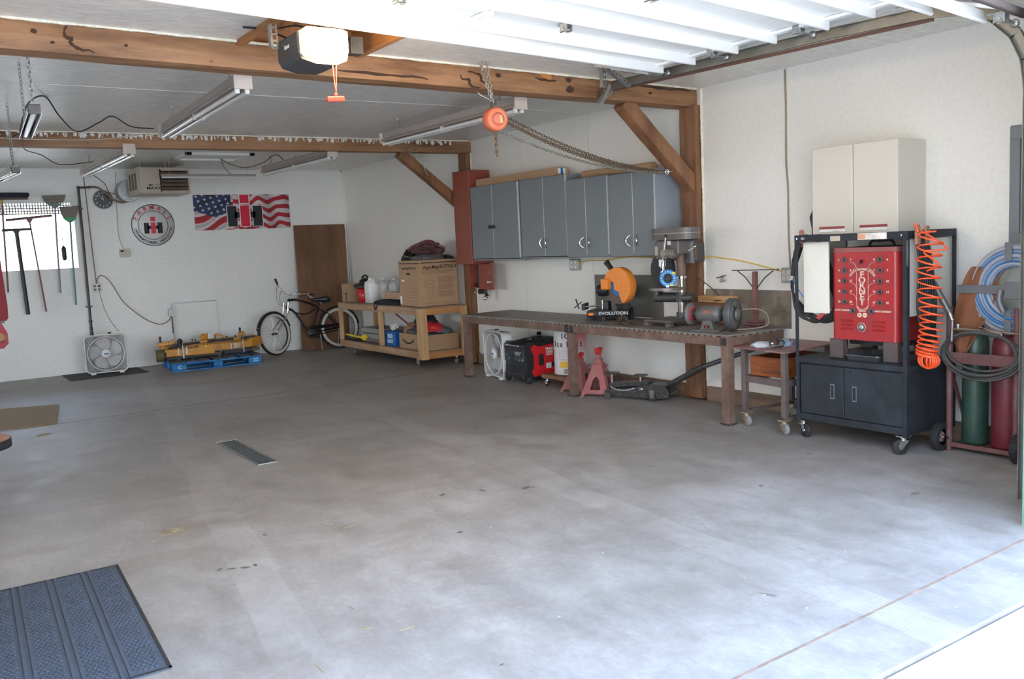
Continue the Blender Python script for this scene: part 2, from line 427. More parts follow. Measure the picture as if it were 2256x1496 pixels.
# walls
WX0, WX1, WZ0, WZ1 = -5.62, -4.05, 1.47, 2.40
g = G()
for q in [(-9.5, WX0, 0, CE), (WX1, .2, 0, CE), (WX0, WX1, 0, WZ0), (WX0, WX1, WZ1, CE)]:
    g.box(q[0], q[1], 0, .15, q[2], q[3])
wb = struct(g.build('wall_back', M_wallB, origin=(0, 0, 0)), 'white painted back wall')
g = G(); g.box(0, .15, -11.6, 0, .13, CE); wr = struct(g.build('wall_right', M_wallR, origin=(0, 0, 0)), 'cream painted side wall behind the bench')
g = G()
for q in [(-11.8, -5.6, 0, CE), (-1.0, .15, 0, CE), (-5.6, -1.0, 0, .8), (-5.6, -1.0, 2.45, CE)]: g.box(-9.65, -9.5, *q)
struct(g.build('wall_left', M_wallB, origin=(0, 0, 0)))
w2 = thing('window_2', 'plain window in the left wall', 'window', (-9.5, -3.3, .8), kind='structure'); del w2['category']
g = G()
for q in [(-5.6, -1.0, .8, .84), (-5.6, -1.0, 2.41, 2.45), (-5.6, -5.56, .8, 2.45), (-1.04, -1.0, .8, 2.45), (-4.08, -4.04, .8, 2.45), (-2.56, -2.52, .8, 2.45)]: g.box(-9.66, -9.49, *q)
g.build('window_frame', M_white, w2); g = G(); g.box(-9.6, -9.594, -5.58, -1.02, .82, 2.43); g.build('pane', mat_glass('side_glass'), w2)
g = G(); g.box(-1.44, .15, -11.8, -11.6, 0, CE); g.box(-9.65, -6.9, -11.8, -11.6, 0, CE); g.box(-6.9, -1.44, -11.8, -11.6, 2.80, CE)
struct(g.build('wall_front', M_wallB, origin=(0, 0, 0)), 'front wall around the wide doorway')
g = G(); g.box(-1.533, -1.44, -11.62, -11.56, 0, 2.6); struct(g.build('trim_1', mat('green_jamb_paint', (.16, .30, .22), .5)), 'pale green door jamb edge at the right of the doorway')
# ceiling with the joist opening above the opener
HX0, HX1, HY0, HY1 = -4.27, -3.42, -9.6, -8.12
g = G()
for q in [(-9.65, HX0, -11.8, .15), (HX1, .15, -11.8, .15), (HX0, HX1, -11.8, HY0), (HX0, HX1, HY1, .15)]:
    g.box(q[0], q[1], q[2], q[3], CE, CE+.02)
ce = struct(g.build('ceiling', M_ceil, origin=(0, 0, 0)), 'silver grey painted ceiling boards')
g = G(); g.box(-10.2, .8, -12.1, .8, 3.32, 3.4); struct(g.build('roof', M_dsteel, origin=(0, 0, 0)))
g = G(); g.box(-10.2, .8, -12.1, -12.06, 2.9, 3.4); g.box(-10.2, .8, -12.06, -11.8, 2.9, 2.92); struct(g.build('fascia', M_white, origin=(0, 0, 0)))
g = G(); g.box(.15, .17, -11.8, .8, 0, 3.32); g.box(-9.65, .15, .15, .17, CE, 3.32); g.box(-9.65, .15, -11.8, -11.78, CE, 3.32)
struct(g.build('siding', M_white, origin=(0, 0, 0)))
M_ply = mat_timber('rafter_timber', (.48, .23, .09), (.26, .11, .04), 1, .8)
op = thing('ceiling_opening', 'unboarded ceiling bay with bare rafters above the door opener', 'opening', (-3.85, -8.8, CE), kind='structure')
for x0, x1 in ((HX0-.005, HX0+.045), (HX1-.045, HX1+.005)):
    g = G(); g.box(x0, x1, HY0, HY1, CE-.03, 3.12); g.build('rafter', M_ply, op, .004)
g = G(); g.box(HX0, HX1, HY0, HY1, 3.12, 3.14); g.box(HX0, HX1, HY1-.02, HY1, CE-.01, 3.12); g.box(HX0, HX1, HY0, HY0+.02, CE, 3.12); g.build('board', M_ply, op)
g = G(); g.bar((HX0+.1, -8.9, 3.08), (HX1-.05, -8.35, 3.02), .09, .04); g.build('strut', M_ply, op)
del op['category']
# seams between ceiling boards
M_seam = mat('seam_paint', (.70, .69, .66), .5)
for i, y in enumerate((-2.6, -6.4, -9.9)):
    g = G(); g.box(-9.5, 0, y-.01, y+.01, CE-.003, CE); struct(g.build('ceiling_seam', M_seam))
for x in (-1.25, -4.9):
    g = G(); g.box(x-.01, x+.01, -3.8, 0, CE-.003, CE); struct(g.build('ceiling_seam', M_seam))
# seams and corner trim on the walls
for y in (-5.1, -6.35, -8.91):
    g = G(); g.box(-.003, 0, y-.004, y+.004, .15, CE); struct(g.build('wall_seam', mat('cream_seam', (.70, .67, .60), .6)))
g = G(); g.box(-.045, 0, -.012, 0, 0, CE); g.box(-.012, 0, -.045, 0, 0, CE); struct(g.build('trim_2', M_white), 'white corner bead between back and side walls')
g = G(); g.box(-9.5, 0, -.012, 0, CE-.02, CE); struct(g.build('trim_3', M_white), 'white strip along the top of the back wall')
# treated sill plank along the foot of the side wall
for (y0, y1) in ((-3.75, -.05), (-7.72, -3.98), (-11.55, -7.98)):
    g = G(); g.box(-.035, .04, y0, y1, 0, .135); struct(g.build('baseboard_right', M_sill, bevel=.006), 'weathered brown sill plank at the foot of the side wall')
# ---------------------------------------------------------------- timber frame: beams, posts, braces
def rough_beam(name, p0, p1, w, h, m, up=(0, 0, 1), amp=.006, seg=40, label=None, vert=None):
    p0, p1 = Vector(p0), Vector(p1); d = (p1-p0).normalized(); sd = d.cross(Vector(up)).normalized(); u = sd.cross(d).normalized()
    vs = []; fs = []; ring = [(-1, -1), (0, -1), (1, -1), (1, 0), (1, 1), (0, 1), (-1, 1), (-1, 0)]
    for i in range(seg+1):
        c = p0.lerp(p1, i/seg)
        for a, b in ring:
            q = c + sd*a*w/2 + u*b*h/2; nz = mnoise.noise(q*2.3)*amp + mnoise.noise(q*9)*amp*.35
            k = .94 if abs(a*b) == 1 else 1
            vs.append(c + sd*a*(w/2*k+nz) + u*b*(h/2*k+nz*.7))
    for i in range(seg):
        fs += [(i*8+j, i*8+(j+1) % 8, (i+1)*8+(j+1) % 8, (i+1)*8+j) for j in range(8)]
    g = G(); g.add(vs, fs); g.add(vs[:8], [tuple(range(7, -1, -1))]); g.add(vs[-8:], [tuple(range(8))])
    return struct(g.build(name, m), label)
# front beam: long tie across the room
rough_beam('timber_beam', (-9.45, -8.50, 2.765), (0.0, -7.82, 2.765), .2, .165, M_timber, label='long front ceiling beam with dark knots and cracks')
rough_beam('timber_beam', (-9.45, -3.60, 2.77), (0.0, -3.92, 2.77), .18, .145, M_timber, label='rear ceiling beam splashed with white paint')
rough_beam('timber_post', (-.02, -7.845, .02), (-.02, -7.845, 2.70), .21, .09, M_timberz, up=(1, 0, 0), label='timber post beside the drill press')
rough_beam('timber_post', (-.02, -3.87, .02), (-.02, -3.87, 2.72), .2, .09, M_timberz, up=(1, 0, 0), label='timber post behind the wooden cart')
rough_beam('timber_brace', (-.86, -7.86, 2.70), (-.03, -7.86, 1.98), .13, .13, M_timberb, up=(0, 1, 0), label='diagonal brace at the front post')
rough_beam('timber_brace', (-.96, -3.88, 2.70), (-.03, -3.88, 1.98), .12, .12, M_timberb, up=(0, 1, 0), label='diagonal brace at the rear post')
# foam beads beside the posts and along the beam tops
def bead(name, p0, p1, w, seed):
    random.seed(seed); p0, p1 = Vector(p0), Vector(p1); n = int((p1-p0).length/.05)
    pts = []; rs = []
    for i in range(n+1):
        t = i/n; q = p0.lerp(p1, t)+Vector((0, 0, 0)); pts.append(q); rs.append(w*(.6+.6*random.random()))
    g = G(); g.tube(pts, rs, 6); return struct(g.build(name, M_foam), 'lumpy sealant bead')
bead('sealant_bead', (-.002, -7.965, .15), (-.002, -7.965, 2.84), .014, 1)
bead('sealant_bead', (-.002, -3.985, .15), (-.002, -3.985, 2.84), .011, 2)
bead('sealant_bead', (-9.4, -8.61, 2.845), (-.03, -7.93, 2.845), .010, 3)
bead('sealant_bead', (-9.4, -3.70, 2.845), (-.03, -4.02, 2.845), .010, 4)
# splashes of white paint on the rear beam
random.seed(5)
g = G()
for i in range(230):
    x = random.uniform(-6.2, -.3); y = -3.92-.0339*(x)*-1 if 0 else -3.92+(-x)/9.45*.32-.098
    h = random.uniform(.012, .05); w = random.uniform(.006, .03)
    g.obox((x, y, 2.835-h/2), w, .006, h, Matrix.Rotation(random.uniform(-.5, .5), 3, 'Y'))
struct(g.build('paint_splash', mat('white_splash', (.78, .76, .72), .7), bevel=0), 'white overspray along the rear beam')
# thin wooden patch on the front beam
g = G(); g.box(-1.86, -1.74, -8.05, -8.03, 2.79, 2.85); struct(g.build('wood_patch', mat('orange_wood', (.50, .20, .05), .5), bevel=.002), 'small orange wood block on the front beam')
# ---------------------------------------------------------------- window_1
w = thing('window_1', 'overexposed window behind the hanging brooms', 'window', (-4.8, 0, WZ0), kind='structure'); del w['category']
g = G()
for q in [(WX0, WX1, WZ0, WZ0+.012), (WX0, WX1, WZ1-.012, WZ1), (WX0, WX0+.012, WZ0, WZ1), (WX1-.012, WX1, WZ0, WZ1)]:
    g.box(q[0], q[1], -.004, .15, q[2], q[3])
g.build('window_frame', M_white, w)
g = G(); g.box(WX0+.01, WX1-.01, .06, .066, WZ0+.01, WZ1-.01); g.build('pane', mat_glass('window_glass'), w)
# lattice screen outside, seen in the upper part of the window
lt = thing('lattice_screen', 'white lattice strip filling the top of the window', 'lattice', (-4.9, .12, 2.2))
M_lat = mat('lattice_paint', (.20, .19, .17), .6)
for i in range(5):
    g = G(); z = 2.245+i*.037; g.box(-5.6, -4.06, .11, .118, z-.007, z+.007); g.build('slat', M_lat, lt)
for i in range(44):
    g = G(); x = -5.60+i*.035; g.box(x-.007, x+.007, .118, .126, 2.235, 2.39); g.build('slat', M_lat, lt)
# ------------------------------------------------------------------ overhead sectional door
SK = .135    # the raised door lies slightly out of square, like the front beam
dr = thing('door_1', 'raised white sectional garage door hanging under the ceiling', 'garage door', (-3.9, -10.2, 2.7), kind='structure'); del dr['category']
DX0, DX1 = -6.2, -1.35
def dy(x): return (x-DX1)*SK
def panel_piece(g, y0, z0, y1, z1, t=.004):
    """strip across the door between profile points (y,z)"""
    vs = []
    for x in (DX0, DX1):
        vs += [(x, y0+dy(x), z0), (x, y1+dy(x), z1)]
    d = Vector((0, z1-z0, -(y1-y0))).normalized()*t
    v2 = [Vector(v)+d for v in vs]
    g.add(vs+v2, [(0, 1, 3, 2), (4, 6, 7, 5), (0, 2, 6, 4), (1, 5, 7, 3), (0, 4, 5, 1), (2, 3, 7, 6)])
ribs = [(-8.89, 2.725), (-9.21, 2.725), (-9.60, 2.725), (-9.92, 2.725), (-10.31, 2.725), (-10.62, 2.725), (-10.97, 2.665), (-11.26, 2.56)]
RH = .062
def rib(g, y, z, tilt=0.0):
    """downward flange with a rounded foot, sloping web behind it"""
    prof = [(-.002, RH+.004), (-.002, .004), (.004, 0), (.016, 0), (.02, .006), (.02, RH+.004)]
    prof = [(a*math.cos(tilt)-b*math.sin(tilt), a*math.sin(tilt)+b*math.cos(tilt)) for a, b in prof]
    vs = []
    for x in (DX0, DX1): vs += [(x, y+a+dy(x), z+b) for a, b in prof]
    n = len(prof)
    g.add(vs, [(i, n+i, n+i+1, i+1) for i in range(n-1)] + [tuple(range(n)), tuple(range(2*n-1, n-1, -1))])
secs = [(0, 1), (2, 3), (4, 5), (6, 7)]
edges = [(-8.78, 2.79, -9.40, 2.79), (-9.41, 2.79, -10.11, 2.79), (-10.12, 2.79, -10.80, 2.785), (-10.81, 2.785, -11.43, 2.595)]
for k, (a, b) in enumerate(secs):
    g = G(); e = edges[k]; panel_piece(g, *e); 
    sl = math.atan2(e[3]-e[1], -(e[2]-e[0]))
    if k == 3: # last section follows the curved track
        g = G(); pts = [(-10.81, 2.785), (-10.98, 2.745), (-11.15, 2.69), (-11.30, 2.635), (-11.43, 2.575)]
        for i in range(4): panel_piece(g, *pts[i], *pts[i+1])
    o = g.build('door_section', M_door, dr)
    g = G(); 
    for q in (a, b): rib(g, *ribs[q], tilt=(0 if k < 3 else -.35))
    # end stile joining the ribs
    y0, z0 = ribs[a]; y1, z1 = ribs[b]
    g.build('rib', M_door, o)
    g = G()
    for xx in (DX1-.05, DX1-2.0, DX1-3.9):
        g.bar((xx, e[0]-.02+dy(xx), e[1]-.012), (xx, e[2]+.02+dy(xx), e[3]-.012), .05, .018)
    g.build('stile', M_door, o)
g = G(); p = [(DX0, -11.45+dy(DX0), 2.555), (DX1, -11.45, 2.555)]; g.bar(p[0], p[1], .035, .04); g.build('bottom_seal', mat('brown_rubber_seal', (.05, .035, .035), .7), dr, .01)
def hinge(x, y, z, roller=False):
    y = y+dy(x); g = G()
    g.box(x-.02, x+.02, y-.06, y+.06, z-.006, z)
    g.box(x-.022, x-.016, y-.03, y+.03, z-.05, z-.004); g.box(x+.016, x+.022, y-.03, y+.03, z-.05, z-.004)
    g.cyl((x-.03, y, z-.035), (x+.03, y, z-.035), .012, n=10); g.cyl((x-.028, y+.02, z-.045), (x-.028, y-.02, z-.045), .008, n=8)
    o = g.build('hinge', M_steel, dr)
    if roller:
        r = G(); r.cyl((x+.02, y, z-.04), (-1.27, y, z-.04), .006, n=8); r.lathe([(0, -.012), (.02, -.012), (.024, 0), (.02, .012), (0, .012)], (-1.265, y, z-.04), (1, 0, 0), 14)
        r.build('roller', M_steel, o)
for y, z in ((-9.41, 2.785), (-10.12, 2.785), (-10.81, 2.78)):
    for x in (-1.40, -2.80, -3.95, -5.1): hinge(x, y, z, x == -1.40)
hinge(-1.40, -8.84, 2.78, True); hinge(-1.40, -11.35, 2.58, True)
g = G()   # top fixture arm with perforated angle
g.box(-1.43, -1.33, -8.86, -8.80, 2.72, 2.79); g.bar((-1.40, -8.82, 2.73), (-1.62, -8.62, 2.79), .02, .02)
g.build('top_bracket', M_steel, dr)
# horizontal track, C section, then curve downward
M_track = mat('track_steel', (.24, .23, .20), .4, .8, .15)
g = G(); ty = [(-8.19, 2.755), (-9.3, 2.738), (-10.3, 2.722), (-10.9, 2.70), (-11.1, 2.67), (-11.25, 2.60), (-11.36, 2.49), (-11.42, 2.36), (-11.44, 2.2), (-11.44, .05)]
for i in range(len(ty)-1):
    a, b = ty[i], ty[i+1]
    up = Vector((0, -(b[1]-a[1]), (b[0]-a[0]))).normalized(); up = -up if up.z < 0 and i < 6 else up
    A, B = Vector((-1.255, *a)), Vector((-1.255, *b)); d = (B-A).normalized(); nn = Vector((1, 0, 0)).cross(d)
    g.bar(A, B, .004, .062, nn)
    for s_ in (-1, 1): g.bar(A+nn*s_*.03-P(.012, 0, 0), B+nn*s_*.03-P(.012, 0, 0), .026, .004, nn)
g.build('track', M_track, dr)
g = G(); g.bar((-1.235, -8.2, 2.725), (-1.235, -10.9, 2.665), .012, .02); g.build('track_edge', mat('rusty_track', (.14, .075, .055), .6, .3), dr)
def perfor(g, a, b, w=.032):
    """perforated angle iron: two legs with punched holes shown as dark slots"""
    g.bar(a, b, w, .003); g.bar(Vector(a)+P(0, 0, .0)+P(w/2, 0, .014), Vector(b)+P(w/2, 0, .014), .003, .03)
def perf_iron(parent, a, b, up=(1, 0, 0), w=.034, name='perforated_angle'):
    a, b = Vector(a), Vector(b); d = (b-a).normalized(); u = Vector(up); sd = d.cross(u).normalized(); u = sd.cross(d).normalized()
    L = (b-a).length; n = max(2, int(L/.035)); g = G()
    # flat leg made of two rails and cross webs so that the holes are real
    for s_ in (-1, 1): g.bar(a+sd*s_*(w/2-.005), b+sd*s_*(w/2-.005), .010, .003, u)
    for i in range(n+1):
        c = a+d*L*i/n; g.bar(c-sd*w/2*.9, c+sd*w/2*.9, .014, .003, u)
    g.bar(a+sd*w/2+u*w/2, b+sd*w/2+u*w/2, .003, w, u)
    return g.build(name, M_steel, parent)
perf_iron(dr, (-1.36, -8.72, 2.76), (-1.62, -8.42, 2.84), (0, 0, 1))
perf_iron(dr, (-1.28, -8.45, 2.72), (-1.52, -8.45, 2.845), (0, 1, 0))
perf_iron(dr, (-1.50, -8.40, 2.70), (-1.50, -8.40, 2.85), (0, 1, 0))
perf_iron(dr, (-1.27, -8.17, 2.78), (-1.27, -8.05, 2.64), (1, 0, 0))
perf_iron(dr, (-1.27, -8.05, 2.64), (-1.12, -8.04, 2.75), (0, 1, 0))
# white conduit pair on the ceiling beside the track
for dx in (0, .05):
    g = G(); g.tube([(-1.10+dx, -8.28, CE-.015), (-1.08+dx, -11.5, CE-.015)], .012, 10); o = g.build('conduit', M_white)
    tag(o, 'white ceiling conduit nearer the door track' if dx == 0 else 'white ceiling conduit on the wall side of its twin', 'pipe', 'conduits beside the door track')
# ------------------------------------------------------------------ opener
M_opbody = mat('opener_dark_plastic', (.055, .057, .062), .45, 0, .05)
oc = P(-4.09, -9.0, 2.60)
t = thing('garage_door_opener', 'dark garage door opener with glowing lamp cover under the ceiling opening', 'door opener', (-4.09, -9.0, 2.57))
g = G(); g.prism([(-.15, 0), (-.13, -.035), (-.05, -.055), (.07, -.055), (.13, -.03), (.14, 0), (.14, .11), (-.15, .11)], (-4.08, -8.80, 2.615), (1, 0, 0), (0, 0, 1), .30)
g.build('housing', M_opbody, t, .012, 3)
ML = mat_emit('opener_lamp_glow', (1, .74, .46), 1.1); ML.node_tree.nodes['Principled BSDF'].inputs['Base Color'].default_value = (.5, .42, .32, 1)
g = G(); g.prism([(-.12, -.055), (-.10, -.075), (.10, -.075), (.13, -.05), (.13, .06), (.10, .07), (-.10, .07), (-.12, .06)], (-4.10, -9.105, 2.665), (1, 0, 0), (0, 0, 1), .07)
g.build('lamp_cover', ML, t, .02, 4)
text('Linear', .035, (-4.233, -8.95, 2.67), M_inkw, t, '-x', sx=.9)
for x in (-4.25, -3.95):
    perf_iron(t, (x, -8.82, 2.69), (x, -8.80, 3.1 if x < -4.1 else 3.0), (0, 1, 0), .04, 'hanger')
g = G(); g.bar((-4.02, -9.1, 2.825), (-3.7, -11.5, 2.825), .035, .03); g.build('rail', M_dsteel, t)
g = G(); g.bar((-3.95, -8.85, 2.76), (-3.75, -8.75, 2.74), .04, .035); g.box(-3.78, -3.70, -8.8, -8.72, 2.70, 2.80); g.build('limit_arm', M_dsteel, t, .003)
M_cordred = mat('red_cord', (.70, .04, .02), .5)
g = G(); g.tube(smoothpts([(-4.03, -9.15, 2.70), (-4.05, -9.18, 2.55), (-4.07, -9.2, 2.39)]), .003, 6); g.tube(smoothpts([(-4.06, -9.15, 2.70), (-4.07, -9.18, 2.5), (-4.07, -9.2, 2.39)]), .003, 6)
g.build('pull_cord', M_cordred, t)
g = G(); g.bar((-4.125, -9.2, 2.355), (-4.025, -9.2, 2.362), .018, .028); g.bar((-4.075, -9.2, 2.37), (-4.07, -9.2, 2.39), .012, .02); g.build('pull_handle', M_orange if 0 else mat('red_handle', (.80, .035, .015), .4), t, .005)
ld = bpy.data.lights.new('opener_lamp', 'POINT'); ld.energy = 45; ld.color = (1, .72, .42); ld.shadow_soft_size = .06
lo = bpy.data.objects.new('opener_lamp', ld); COL.objects.link(lo); lo.location = (-4.02, -9.26, 2.60)
# junction outlet and cords in the opening
t = thing('junction_box', 'metal outlet box with plug beside the glowing opener', 'outlet', (-3.72, -8.13, 2.93))
g = G(); g.box(-3.84, -3.66, -8.18, -8.142, 2.87, 2.95); g.build('box', M_steel, t, .004)
g = G(); g.box(-3.83, -3.75, -8.185, -8.18, 2.875, 2.945); g.build('receptacle', M_tan, t, .003)
g = G(); g.torus((-3.68, -8.21, 2.87), .045, .006, (0, 1, .2), 20, 6); g.torus((-3.67, -8.22, 2.865), .035, .006, (.2, 1, 0), 20, 6)
g.tube(smoothpts([(-3.72, -8.2, 2.91), (-3.70, -8.25, 2.87), (-3.78, -8.4, 2.80), (-3.92, -8.7, 2.72)]), .006, 6)
tag(g.build('power_cord', M_black), 'coiled black power cord hanging beside the opener', 'cord')
g = G(); g.tube(smoothpts([(-4.35, -8.6, 2.84), (-4.25, -8.6, 2.84), (-4.15, -8.65, 2.80), (-4.05, -8.75, 2.73)]), .006, 6)
g.tube(smoothpts([(-4.26, -8.45, 2.93), (-4.1, -8.4, 2.9), (-3.95, -8.4, 2.93), (-3.85, -8.5, 2.88)]), .005, 6)
tag(g.build('power_cord', M_black), 'black cords looping into the ceiling opening left of the opener', 'cord')
# ------------------------------------------------------------------ chain hoist
M_hoist = mat('faded_orange_enamel', (.62, .17, .085), .5, 0, .08, 30)
M_chain = mat('rusty_chain', (.19, .13, .085), .55, .6, .3, 60)
M_chainl = mat('galvanised_chain', (.36, .34, .29), .45, .7, .25, 60)
hc = P(-2.45, -8.30, 2.435)
t = thing('chain_hoist', 'orange wheeled chain hoist hanging from the front beam', 'hoist', (-2.45, -8.30, 2.36))
ax = P(-.15, -1, -.05).normalized()
g = G(); g.lathe([(0, .045), (.045, .045), (.05, .04), (.055, .045), (.075, .042), (.082, .03), (.085, 0), (.085, -.05), (.07, -.07), (0, -.07)], hc, ax, 32)
g.build('hand_wheel_cover', M_hoist, t)
g = G(); g.lathe([(.03, 0), (.042, .003), (.048, 0)], hc+ax*.044, ax, 28); g.build('rim_groove', mat('orange_dark', (.40, .10, .05), .6), t)
g = G(); g.bar(hc+ax*.048+P(.018, 0, .028), hc+ax*.048+P(.026, 0, -.028), .022, .004, ax); g.build('maker_plate', mat('brass_plate', (.55, .42, .22), .4, .5), t)
g = G(); g.cyl(hc-ax*.07, hc-ax*.12, .045, n=20); g.tube(smoothpts([hc-ax*.03+P(0, 0, .07), hc-ax*.03+P(-.02, 0, .10), hc-ax*.03+P(.0, 0, .135), hc-ax*.03+P(.02, 0, .11)]), .009, 8); g.build('frame_hook', M_dsteel, t)
g = G(); chain(g, [hc+P(-.0, .03, .12), P(-2.50, -8.27, 2.70), P(-2.505, -8.22, 2.845)], .0042, .032); chain(g, [hc+P(.0, .03, .12), P(-2.475, -8.25, 2.845)], .0042, .032)
g.tube(smoothpts([P(-2.58, -8.28, 2.62), P(-2.56, -8.29, 2.60), P(-2.52, -8.30, 2.58), P(-2.47, -8.30, 2.56)]), .006, 6)
g.build('hanging_chain', M_chainl, t)
g = G(); chain(g, [hc+P(-.015, 0, -.08), P(-2.455, -8.3, 2.185)], .0042, .026); chain(g, [hc+P(.008, .02, -.08), P(-2.445, -8.28, 2.20)], .0042, .026)
g.build('load_chain', M_chain, t)
e = P(-.42, -7.95, 2.10)
g = G(); chain(g, catenary(hc+P(.07, 0, .03), e, .075, 24), .003, .030); chain(g, catenary(hc+P(.06, .01, .0), e+P(.02, 0, -.01), .09, 24), .003, .030)
chain(g, catenary(hc+P(.05, .01, .01), e+P(.0, .02, .01), .083, 24), .003, .030)
g.build('hand_chain', M_chain, t)
g = G(); chain(g, catenary(hc+P(.01, .01, -.07), e+P(.02, 0, 0), .085, 24), .0035, .030); g.build('hand_chain', M_chainl, t, label='lower loop of the hand chain')
g = G(); g.tube([e+P(-.03, -.02, .0), e+P(.06, .02, .01), e+P(.37, .12, .04)], .007, 8); g.torus(e+P(-.03, -.02, 0), .02, .006, (0, 1, 0), 14, 6); g.build('wall_hook', M_chrome, t)
# ------------------------------------------------------------------ fluorescent strips
M_fxbody = mat('fixture_taupe_enamel', (.36, .31, .28), .4, 0, .05)
M_fxend = mat('fixture_end_beige', (.62, .53, .46), .5, 0, .05)
M_tubeoff = mat('unlit_glass_tube', (.72, .72, .70), .15, 0, .02, coat=.5)
def strip_light(name, label, p0, p1, group, w=.11, tubes=2, z=2.66, chrome=False):
    """two-tube strip; p0 is the near end"""
    p0, p1 = Vector((*p0, z)), Vector((*p1, z)); t = thing(name, label, 'ceiling lamp', (p0+p1)/2, group)
    d = (p1-p0).normalized(); sd = d.cross(P(0, 0, 1)).normalized(); L = (p1-p0).length
    g = G(); k = w/2
    g.prism([(-k*.62, .085), (-k*.62, .03), (-k*1.1, .0), (-k*1.08, -.006), (k*1.08, -.006), (k*1.1, .0), (k*.62, .03), (k*.62, .085)], p0, sd, (0, 0, 1), -L if sd.cross(P(0, 0, 1)).dot(d) < 0 else L)
    g.build('housing', M_fxbody if not chrome else M_steel, t, .003)
    for e_, s_ in ((p0, -1), (p1, 1)):
        g = G(); g.bar(e_+d*s_*.0+P(0, 0, .03), e_+d*s_*.022+P(0, 0, .03), w*1.12, .105); g.build('end_cap', M_fxend if not chrome else M_dsteel, t, .005)
    for q in ([-1, 1] if tubes == 2 else [0]):
        o = sd*q*w*.3
        for a, b in ((0, .495), (.505, 1)):
            g = G(); g.tube([p0.lerp(p1, a)+o+d*.02-P(0, 0, .032), p0.lerp(p1, b)+o-d*.02-P(0, 0, .032)], .0165, 12); g.build('tube', M_tubeoff, t)
        for a in (0.01, .5, .99):
            g = G(); g.bar(p0.lerp(p1, a)+o-d*.012-P(0, 0, .022), p0.lerp(p1, a)+o+d*.012-P(0, 0, .022), .03, .05); g.build('socket', M_offw, t, .003)
    for a in (.12, .88):
        c = p0.lerp(p1, a); g = G(); chain(g, [c+P(0, 0, .085), P(c.x, c.y, CE-.002)], .003, .028, 8); g.cyl(P(c.x, c.y, CE-.012), P(c.x, c.y, CE), .018, n=10); g.build('hanging_chain', M_steel, t)
    return t
GR = 'two tube fluorescent strips'
strip_light('strip_light', 'long fluorescent strip directly behind the glowing opener', (-4.115, -7.80), (-4.03, -5.35), GR)
strip_light('strip_light', 'long fluorescent strip pointing at the chain hoist', (-1.74, -7.60), (-1.79, -5.20), GR)
strip_light('strip_light', 'rear left fluorescent strip ending beside the heater', (-4.05, -3.85), (-4.09, -1.42), GR)
strip_light('strip_light', 'rear right fluorescent strip above the flag banner', (-1.82, -3.85), (-1.88, -1.65), GR)
def small_fix(label, p0, p1):
    p0, p1 = Vector(p0), Vector(p1); t = thing('shop_light', label, 'ceiling lamp', (p0+p1)/2, 'small chrome shop lights on chains')
    d = (p1-p0).normalized(); sd = d.cross(P(0, 0, 1)).normalized(); u = sd.cross(d)
    g = G(); g.prism([(-.038, -.03), (-.02, .028), (.02, .028), (.038, -.03), (.034, -.03), (.017, .022), (-.017, .022), (-.034, -.03)], p0, sd, u, -(p1-p0).length if sd.cross(u).dot(d) < 0 else (p1-p0).length)
    g.build('reflector', M_chrome, t)
    for a_, b_ in ((p0-d*.004, p0+d*.01), (p1-d*.01, p1+d*.004)): g = G(); g.bar(a_, b_, .066, .056, u); g.build('end_cap', M_dsteel, t, .006)
    g = G(); g.tube([p0+d*.012-u*.012, p1-d*.012-u*.012], .016, 12); g.build('tube', M_tubeoff, t)
    for a in (.08, .92):
        c = p0.lerp(p1, a)+P(0, 0, .035); g = G(); chain(g, [c, P(c.x, c.y, CE)], .0028, .03, 8); g.build('hanging_chain', M_steel, t)
small_fix('short chrome shop light hanging in front of the rear beam at far left', (-5.40, -8.10, 2.41), (-5.34, -7.05, 2.41))
small_fix('small shop light hanging above the push broom at the left edge', (-5.27, -5.55, 2.315), (-5.34, -4.75, 2.315))
t = thing('tube_lamp', 'single fluorescent tube hanging level in front of the heater louvres', 'ceiling lamp', (-2.5, -1.3, 2.63))
g = G(); g.prism([(-.03, 0), (-.02, .03), (.02, .03), (.03, 0)], (-3.16, -1.3, 2.635), (0, 1, 0), (0, 0, 1), 1.27); g.build('housing', M_fxbody, t, .003)
g = G(); g.tube([(-3.15, -1.3, 2.622), (-1.90, -1.3, 2.628)], .014, 10); g.build('tube', M_tubeoff, t)
for x in (-3.05, -2.0):
    g = G(); g.tube([(x, -1.3, 2.66), (x, -1.3, CE)], .002, 5); g.build('hanging_wire', M_steel, t)
# ceiling hatch trim
t = thing('ceiling_hatch', 'white framed attic hatch in the ceiling behind the rear beam', 'hatch', (-2.64, -1.9, CE))
g = G()
for q in [(-3.06, -2.20, -2.26, -2.19), (-3.06, -2.20, -1.60, -1.53), (-3.06, -2.99, -2.26, -1.53), (-2.27, -2.20, -2.26, -1.53)]: g.box(q[0], q[1], q[2], q[3], CE-.035, CE)
g.build('frame', M_white, t, .003); g = G(); g.box(-2.99, -2.27, -2.19, -1.60, CE-.012, CE); g.build('cover', M_white, t)
